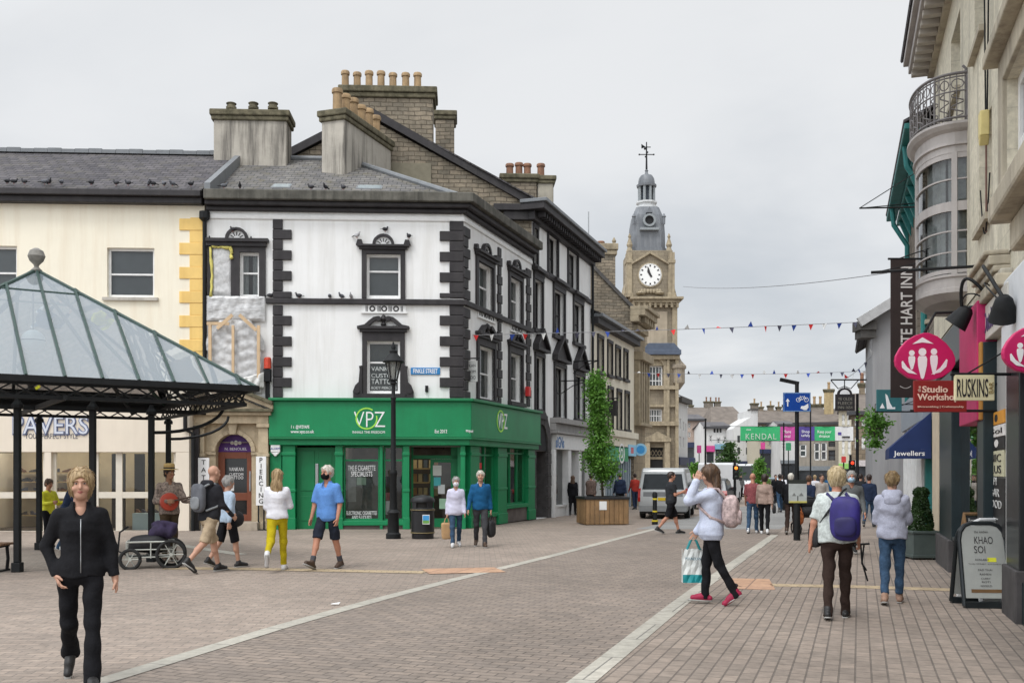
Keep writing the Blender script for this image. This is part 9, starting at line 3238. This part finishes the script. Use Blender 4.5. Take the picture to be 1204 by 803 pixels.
 return dict(e=e,hand=[at(a[2]+a[3]*.1)for a in A],sh=[at(a[0])for a in A],at=at,pos=pos,dz=dz,al=al,Rz=Rz_)
def backpack(P_,lab,mat,w_=.15,h=.23,d=.1,zc=1.18,mat2=None,xo=0):
 al,dz=P_['al'],P_['dz']
 b=thing('backpack',lab,'backpack',P_['at']((0,.13+d,zc+dz-h)))
 yw=math.atan2(P_['Rz'][1][0],P_['Rz'][0][0])
 blob('pack',None,None,P_['at']((xo,.15+d*.8,zc+dz)),(w_,d,h),mat,4,.05,.62,yw,parent=b)
 blob('pocket',None,None,P_['at']((xo,.15+d*1.75,zc+dz-h*.35)),(w_*.72,d*.35,h*.45),mat2 or mat,6,.05,.6,yw,parent=b)
 for sx in(-1,1):
  mb=MB();mb.tube([P_['at'](q)for q in((sx*.09+xo,.2,zc+h*.7+dz),(sx*.1,.09,1.41+dz),(sx*.105,-.02,1.42+dz),(sx*.115,-.13,1.33+dz),(sx*.13,-.15,1.2+dz),(sx*.18,.0,1.06+dz),(sx*.12+xo,.16,1.0+dz))],.019,mat2 or mat,6)
  mb.build('strap',None,b,smooth=True)
 return b
def tote(at,lab,mat,w_=.15,h=.17,d=.06,yaw=0,handle=None,cat='bag',name='bag',seed=1,power=.45):
 b=thing(name,lab,cat,at-Vector((0,0,2*h+.1)))
 blob('pouch',None,None,at-Vector((0,0,h+.12)),(w_,d,h),mat,seed,.07,power,yaw,parent=b)
 Rm=Matrix.Rotation(yaw,3,'Z')
 for s in(-1,1):
  mb=MB();mb.tube([at+Rm@Vector((-w_*.5,s*d*.5,-.14)),at+Rm@Vector((-w_*.25,s*.01,-.02)),at+Rm@Vector((0,0,0)),at+Rm@Vector((w_*.25,s*.01,-.02)),at+Rm@Vector((w_*.5,s*d*.5,-.14))],.008,handle or mat,5)
  mb.build('handle',None,b)
 return b
BLK=cloth('black_fleece',(.012,.012,.014));BLKT=cloth('black_trousers',(.010,.010,.012));NAVYC=cloth('navy',(.02,.03,.06));DENIM=cloth('denim',(.04,.075,.13),.35,12)
SHB=M('black_shoes',(.018,.017,.017),.5,.2);SHBR=M('brown_shoes',(.06,.035,.022),.5,.2);SHW=M('white_shoes',(.6,.6,.6),.5,.1);PAPER=M('brown_paper',(.42,.26,.13),.8,.12,5)
KHAKI=cloth('khaki',(.36,.28,.19));PLAID=M('plaid_cloth',(.22,.17,.14),.9,.75,26);WHC=cloth('white',(.68,.68,.72),.06);LILAC=cloth('pale_lilac',(.50,.54,.66),.1,4)
p=person('woman with blonde bob in black zipped fleece and trousers striding forward, hand in pocket',95,805,1.645,-2,legs=((-14,34,50),(14,3,0)),arms=((-18,22,42,30),(-2,16,10,3)),fem=True,top=BLK,bottom=BLKT,shoes=SHB,hair='bob',hmat=BLONDE,sk=SK1,collar=BLK,flare=.022,hem=.86,loose=.002,zip_=True,fine=.010)
p=person('bald man in a dark hooded top and khaki shorts walking away past the stone doorway',246,673,1.77,128,legs=((-22,26,38),(20,6,0)),arms=((12,8,40,10),(-10,8,30,0)),top=cloth('charcoal',(.022,.022,.026)),bottom=KHAKI,leg=.5,shoes=SHB,hair='bald',sk=SK1,bulk=.02,lean=6,hood=cloth('charcoal',(.022,.022,.026)))
backpack(p,'grey and black backpack worn by the bald man',M('grey_nylon',(.10,.105,.12),.7,.25,6),.15,.23,.07,1.2,M('grey_nylon_b',(.19,.2,.21),.7,.2))
p=person('person in a pale blue top and black shorts, half hidden beyond the bald man',268,667,1.58,120,legs=((14,5,0),(-16,18,20)),fem=True,top=cloth('pale_blue',(.42,.52,.64),.1),bottom=BLKT,leg=.5,shoes=SHB,hair='short',hmat=GREYH)
tote(p['at']((.2,-.02,.98+p['dz']))+Vector((.16,-.05,.2)),'soft dark bag hanging from the pale blue walker by the brown door',BAGK,.2,.15,.1,.3,seed=3,power=.8)
p=person('busker in a straw hat, plaid shirt and brown trousers playing a red banjo',199,660,1.74,14,legs=((4,2,0),(-4,2,0)),arms=((6,14,85,40),(22,14,62,-8)),top=PLAID,bottom=cloth('brown',(.06,.042,.025)),shoes=SHBR,hair='short',hmat=DARKH,sk=SK3,hat=M('straw',(.48,.33,.13),.85,.2,30),loose=.012,hy=20)
at=p['at'];dz=p['dz']
bj=thing('banjo','red round-bodied banjo held by the busker in the straw hat','banjo',at((-.06,-.22,1.0+dz)))
c=at((-.05,-.19,1.07+dz));nrm=p['Rz']@Vector((.1,-1,.1)).normalized()
R_=nrm.to_track_quat('Z','Y').to_matrix()
mb=MB();mb.lathe([(.15,-.04),(.165,-.03),(.165,.03),(.155,.035),(.02,.036)],(0,0,0),M('red_varnish',(.42,.055,.03),.35,.15,5),24);mb.v=[R_@v+c for v in mb.v];mb.build('body',None,bj,smooth='auto')
g_=at((.46,-.36,1.2+dz));mb=MB();mb.bar(c+nrm*.02,g_,.05,.03,M('dark_neck',(.07,.04,.025),.5));mb.bar(g_,g_+(g_-c).normalized()*.13,.07,.03,M('dark_neck',(.07,.04,.025)));mb.build('neck',None,bj,bevel=.006)
person('woman with long fair hair in a white top and mustard yellow trousers, seen from behind',326,671,1.68,172,legs=((12,2,0),(-22,40,50)),arms=((18,10,80,35),(10,8,60,30)),fem=True,top=WHC,bottom=cloth('mustard',(.42,.33,.012),.12),shoes=SHW,hair='long',hmat=BLONDE,loose=.014,hem=.88,leg=.97)
person('man in blue short-sleeved shirt, dark shorts and black face mask by the green door',385,669,1.76,-32,legs=((24,4,-20),(-14,8,8)),arms=((8,10,8,0),(-4,10,22,6)),top=cloth('sky_blue',(.11,.25,.56),.1),sleeve=.46,bottom=cloth('dark_navy',(.018,.022,.034)),leg=.48,shoes=SHBR,hair='short',hmat=WHITEH,sk=SK2,mask=cloth('black_mask',(.01,.01,.011)),hem=.80,loose=.014,hy=-14,collar=cloth('sky_blue',(.11,.25,.56)),sock=cloth('grey_sock',(.07,.07,.08)))
p=person('older woman in white cardigan, jeans and pale face mask beside the man in blue',536,643,1.56,4,legs=((14,4,0),(-12,16,14)),arms=((-4,9,10,0),(6,8,14,0)),fem=True,top=cloth('pale_cardigan',(.55,.54,.66),.08),bottom=DENIM,shoes=SHW,hair='short',hmat=GREYH,sk=SK1,mask=WHC,loose=.016,hem=.78)
tote(p['hand'][0],'brown paper bag carried by the woman in the white cardigan',PAPER,.12,.18,.07,.2,power=.3)
p=person('older man in a blue jumper and grey trousers carrying a black bag',565,643,1.70,2,legs=((-14,18,16),(15,4,0)),arms=((8,14,8,0),(-6,8,10,0)),top=cloth('petrol_blue',(.012,.085,.20),.12),bottom=cloth('grey_wool',(.05,.05,.055)),shoes=SHBR,hair='short',hmat=WHITEH,sk=SK1,collar=cloth('pale_collar',(.4,.5,.65)),loose=.01)
tote(p['hand'][1],'black bag carried by the older man in the blue jumper',BAGK,.11,.19,.08,.8,power=.6)
p=person('woman in pale lilac jacket, black leggings and crimson shoes, hand to her face',836,711,1.66,-92,legs=((8,6,0),(-13,16,32)),arms=((8,10,26,5),(72,12,128,6)),fem=True,top=LILAC,bottom=BLKT,shoes=M('crimson_shoes',(.30,.012,.05),.6,.2,10),hair='long',hmat=BROWNH,loose=.028,hem=.78,hp=12,fine=.011)
backpack(p,'pale pink flowered backpack on the woman with crimson shoes',M('flowered_cloth',(.44,.34,.33),.85,.55,22),.15,.2,.11,1.13)
h=p['hand'][0]
cb=thing('carrier_bag','white plastic carrier bag with teal handles held by the woman in crimson shoes','carrier bag',h-Vector((0,0,.56)))
mb=MB()
wv=[(x,z)for z in(0,.1,.2,.3,.4,.42)for x in(-.14,-.09,-.04,.01,.06,.11,.14)]
WP=M('white_polythene_bag',(.62,.64,.62),.4,.1,8,.3,20);TL=M('teal_plastic',(.01,.24,.26),.45,.1)
for s in(-1,1):
 vs=[h+Vector((x*(1-.2*(z>.39)),s*(.055-.04*(z/.42))+.012*math.sin(x*40+z*22),z-.56))for x,z in wv]
 fs=[(j*7+i,j*7+i+1,(j+1)*7+i+1,(j+1)*7+i)for j in range(5)for i in range(6)]
 b_=len(mb.v);mb.add(vs,fs[6:],WP);mb.add(vs,fs[:6],TL)
for x in(-.14,.14):
 mb.quad(*[h+Vector((x,s*(.055-.04*z/.42),z-.56))for s,z in((-1,0),(1,0),(1,.42),(-1,.42))],WP)
mb.quad(*[h+Vector((x,y,-.56))for x,y in((-.14,-.055),(.14,-.055),(.14,.055),(-.14,.055))],TL)
mb.build('pouch',None,cb)
for s in(-1,1):
 MB().tube([h+Vector((-.08,s*.012,-.15)),h+Vector((-.04,s*.01,-.05)),h+Vector((0,0,.0)),h+Vector((.04,s*.01,-.05)),h+Vector((.08,s*.012,-.15))],.014,TL,6).build('handle',None,cb)
lettering('POUNDLAND',Fac((h.x,h.y-.062),(1,0)),0,h.z-.26,.035,.0,M('teal_letters',(.02,.13,.2),.6),cb,width=.22,depth=.004)
p=person('stocky white-haired person in a patterned white shirt and brown trousers walking away',984,727,1.66,178,legs=((9,2,0),(-9,12,10)),arms=((6,8,30,0),(-4,16,12,0)),top=M('leaf_print_cloth',(.48,.52,.50),.9,.3,30),sleeve=.42,bottom=cloth('dark_brown',(.035,.022,.018)),shoes=SHB,hair='puff',hmat=hairmat('pale_blonde_hair',(.42,.32,.17),(.60,.49,.31)),sk=SK2,bulk=.035,hem=.86,loose=.012,fine=.0115)
backpack(p,'purple blue backpack slung on the white-haired walker',M('purple_nylon',(.030,.022,.16),.6,.3,5),.16,.24,.12,1.14,M('dark_purple_nylon',(.02,.016,.09),.6,.3),xo=-.1)
b_=tote(p['at']((.24,-.04,.98+p['dz']))+Vector((0,0,.18)),'small dark shoulder bag at the side of the white-haired walker',BAGK,.06,.12,.1,.2,power=.6)
MB().tube([p['at'](q)for q in((.23,0,1.0+p['dz']),(.1,.18,1.2+p['dz']),(-.06,.12,1.44+p['dz']),(-.1,-.02,1.47+p['dz']))],.012,BAGK,6).build('strap',None,b_)
q=W(1012,640,11.6);st=thing('folded_stick_seat','thin black folding stick with crossed legs hanging beside the purple blue backpack','walking stick',q)
mb=MB();mb.tube([q+Vector((-.07,0,0)),q+Vector((.1,0,.01))],.013,BLACK_IRON,6);mb.tube([q,q+Vector((.015,0,-.2)),q+Vector((.08,0,-.42))],.010,BLACK_IRON,6);mb.tube([q+Vector((.045,.02,0)),q+Vector((.02,.02,-.22)),q+Vector((.075,.02,-.3))],.010,BLACK_IRON,6);mb.build('frame',None,st)
person('woman in pale grey hooded top, skinny jeans and sandals walking away',1049,710,1.61,180,legs=((10,2,0),(-8,14,12)),arms=((16,8,70,22),(16,8,70,22)),fem=True,top=cloth('heather_grey',(.36,.37,.45),.12,14),bottom=DENIM,shoes=M('tan_sandals',(.28,.17,.12),.7,.3),leg=.93,hair='bun',hmat=hairmat('dark_blonde_hair',(.16,.10,.045),(.30,.21,.10)),loose=.02,hem=.84,hp=14,fine=.0115,hood=cloth('heather_grey',(.36,.37,.45)))
person('bald man in a red checked shirt and jeans walking away beside the woman in beige',885,627,1.66,172,legs=((12,2,0),(-10,14,10)),top=M('red_check',(.22,.06,.065),.9,.4,40),sleeve=.5,bottom=DENIM,shoes=SHW,hair='bald',sk=SK2)
p=person('dark-haired woman in a beige jumper and black trousers walking away with a handbag',899,628,1.62,178,legs=((-12,12,12),(12,2,0)),fem=True,top=cloth('beige_pink',(.33,.24,.20)),bottom=BLKT,shoes=SHW,hair='puff',hmat=DARKH,loose=.025,hem=.86)
tote(p['hand'][0]+Vector((.05,0,.22)),'black handbag of the dark-haired woman in beige',BAGK,.1,.11,.05,1.2,power=.6)
person('man in a dark gilet and black shorts walking right past the silver van',789,628,1.72,104,legs=((-16,24,20),(18,4,0)),arms=((14,6,95,20),(20,6,85,20)),top=cloth('dark_grey',(.03,.032,.036)),sleeve=.4,bottom=BLKT,leg=.5,shoes=SHB,hair='short',hmat=DARKH,sk=SK2,bulk=.02)
person('woman with long hair in a black coat standing before the grey shop front',673.5,606,1.6,172,legs=((10,2,0),(-10,12,10)),fem=True,top=BLK,hem=.52,bottom=BLKT,shoes=SHB,hair='long',hmat=BROWNH,loose=.02)
p=person('person in a flowered top in the white shop doorway beside the archway',652.5,603,1.6,30,legs=((6,2,0),(-4,4,0)),fem=True,top=M('flower_print',(.35,.25,.24),.9,.6,24),bottom=DENIM,shoes=SHB,hair='short',hmat=GREYH,hat=cloth('pink_hat',(.5,.3,.32)))
tote(p['hand'][0]+Vector((.05,-.2,.1)),'brown paper carrier in front of the person in the flowered top',PAPER,.17,.2,.09,.3,power=.3)
person('person in a brown checked coat standing just behind the timber planter',695,607,1.68,150,legs=((4,2,0),(-4,2,0)),top=M('brown_check',(.13,.09,.075),.9,.6,24),bottom=BLKT,shoes=SHB,hair='short',hmat=DARKH,bulk=.05)
person('man in a dark navy jacket waiting by the shutter right of the planter',729,605,1.72,185,legs=((4,2,0),(-4,2,0)),top=NAVYC,bottom=BLKT,shoes=SHB,hair='short',hmat=DARKH,bulk=.02)
person('person in a red top standing left of the silver van',746.5,599,1.7,200,legs=((8,2,0),(-8,8,6)),top=cloth('red',(.36,.04,.03)),bottom=NAVYC,shoes=SHB,hair='short',hmat=DARKH)
p=person('white-haired person in dark clothes pushing a pram beside the cycle sign post',930,628,1.66,176,legs=((14,4,0),(-14,20,20)),arms=((20,8,40,5),(20,8,40,5)),top=BLK,bottom=cloth('dark_brown',(.035,.022,.018)),shoes=SHBR,hair='short',hmat=WHITEH,loose=.015)
pr0=G(947,627)
pm=thing('pram','dark pram with an orange bag hanging from it, behind the cycle sign post','pram',pr0)
blob('hood',None,None,pr0+Vector((0,.1,.85)),(.3,.3,.2),BAGK,2,.05,.8,0,parent=pm)
blob('seat',None,None,pr0+Vector((0,-.05,.6)),(.22,.3,.16),BAGK,3,.05,.7,0,parent=pm)
mb=MB()
for s in(-1,1):mb.tube([pr0+Vector((s*.24,-.45,1.0)),pr0+Vector((s*.25,-.1,.6)),pr0+Vector((s*.25,.35,.15))],.015,STEEL,6);mb.tube([pr0+Vector((s*.25,-.1,.6)),pr0+Vector((s*.25,-.35,.15))],.015,STEEL,6)
mb.tube([pr0+Vector((-.24,-.45,1.0)),pr0+Vector((.24,-.45,1.0))],.018,BLACK_IRON,6);mb.build('frame',None,pm)
for x,y in((-.26,.35),(.26,.35),(-.26,-.35),(.26,-.35)):
 MB().tube([pr0+Vector((x,y+.13*math.cos(t*math.pi/8),.15+.13*math.sin(t*math.pi/8)))for t in range(17)],.022,RUBBER,6).build('wheel',None,pm)
tote(pr0+Vector((-.3,-.42,.78)),'orange and brown patterned bag hanging low on the pram',M('orange_pattern',(.34,.10,.03),.8,.6,14),.13,.2,.09,.3,power=.6)
far='distant people along the street'
for lab,px,Y,H,yaw,tm,bm_,hs,hm_,sk_,mk in(('man in a grey jacket and pale blue face mask walking towards the camera',1001,20.0,1.7,6,cloth('grey_green',(.11,.115,.115)),BLKT,'short',GREYH,SK2,cloth('pale_blue_mask',(.35,.5,.62))),('person in a mauve top beyond the woman in the lilac jacket',841,33,1.62,170,cloth('mauve',(.24,.13,.19)),BLKT,'short',BROWNH,SK2,None),('person in a navy vest over a white sleeve beside the pram',951,29.5,1.62,150,NAVYC,BLKT,'short',BROWNH,SK2,None),('person in pale clothes in the crowd right of the pram',966,34,1.68,20,cloth('stone',(.36,.33,.3)),NAVYC,'short',DARKH,SK1,None),('person in navy top and jeans far up the right pavement beside the awning',1022,31,1.66,170,NAVYC,DENIM,'short',DARKH,SK2,None),('small distant figure in a dark coat near the white lorry',912,58,1.7,10,BLK,BLKT,'short',DARKH,SK1,None),('small distant figure in a pale shirt right of the white lorry',921,62,1.68,180,WHC,NAVYC,'short',BROWNH,SK1,None),('small distant figure in a red top far up the right pavement',986,47,1.68,10,cloth('red',(.36,.04,.03)),BLKT,'short',BROWNH,SK1,None),('distant person in a grey top left of the traffic light',871,66,1.7,10,cloth('grey_green',(.11,.115,.115)),BLKT,'short',DARKH,SK1,None),('distant person in a black top between the pair and the pram',917,44,1.7,190,BLK,DENIM,'short',DARKH,SK1,None),('distant person in a beige coat left of the red traffic light',992,43,1.64,20,KHAKI,BLKT,'short',BROWNH,SK1,None),('distant person in white right of the pram',958,48,1.66,180,WHC,DENIM,'short',BLONDE,SK1,None),('distant person in a green top before the cream shop',903,75,1.7,170,cloth('olive',(.10,.13,.05)),BLKT,'short',DARKH,SK1,None),('distant person in a dark jacket near the right-hand house fronts',1012,40,1.7,170,cloth('dark_grey',(.03,.032,.036)),BLKT,'short',DARKH,SK1,None),('distant person in pink near the right-hand house fronts',1018,52,1.62,0,cloth('beige_pink',(.33,.24,.20)),NAVYC,'short',BROWNH,SK1,None),('small distant figure in blue far up the right pavement',975,52,1.7,180,cloth('petrol_blue',(.012,.085,.20)),BLKT,'short',DARKH,SK1,None)):
 person(lab,px,0,H,yaw,Y=Y,top=tm,bottom=bm_,shoes=SHB,hair=hs,hmat=hm_,sk=sk_,mask=mk,group=far if Y>40 else None,fem=px in(841,921),bulk=.02 if px==1001 else 0)
person('person in a yellow high-visibility vest standing by the shoe shop window',57,644,1.5,40,legs=((6,4,0),(-4,4,0)),arms=((20,10,80,20),(20,10,80,20)),top=M('hi_vis_yellow',(.62,.60,.03),.7,.3,6),bottom=BLKT,shoes=SHB,hair='short',hmat=BROWNH,sk=SK2,hp=15)
person('person in a navy coat stooping behind the woman in the black fleece',80,650,1.6,55,legs=((8,10,0),(-10,20,10)),arms=((30,8,40,10),(30,8,30,10)),top=NAVYC,bottom=DENIM,shoes=SHW,hair='short',hmat=DARKH,lean=22,bulk=.03,hem=.75)
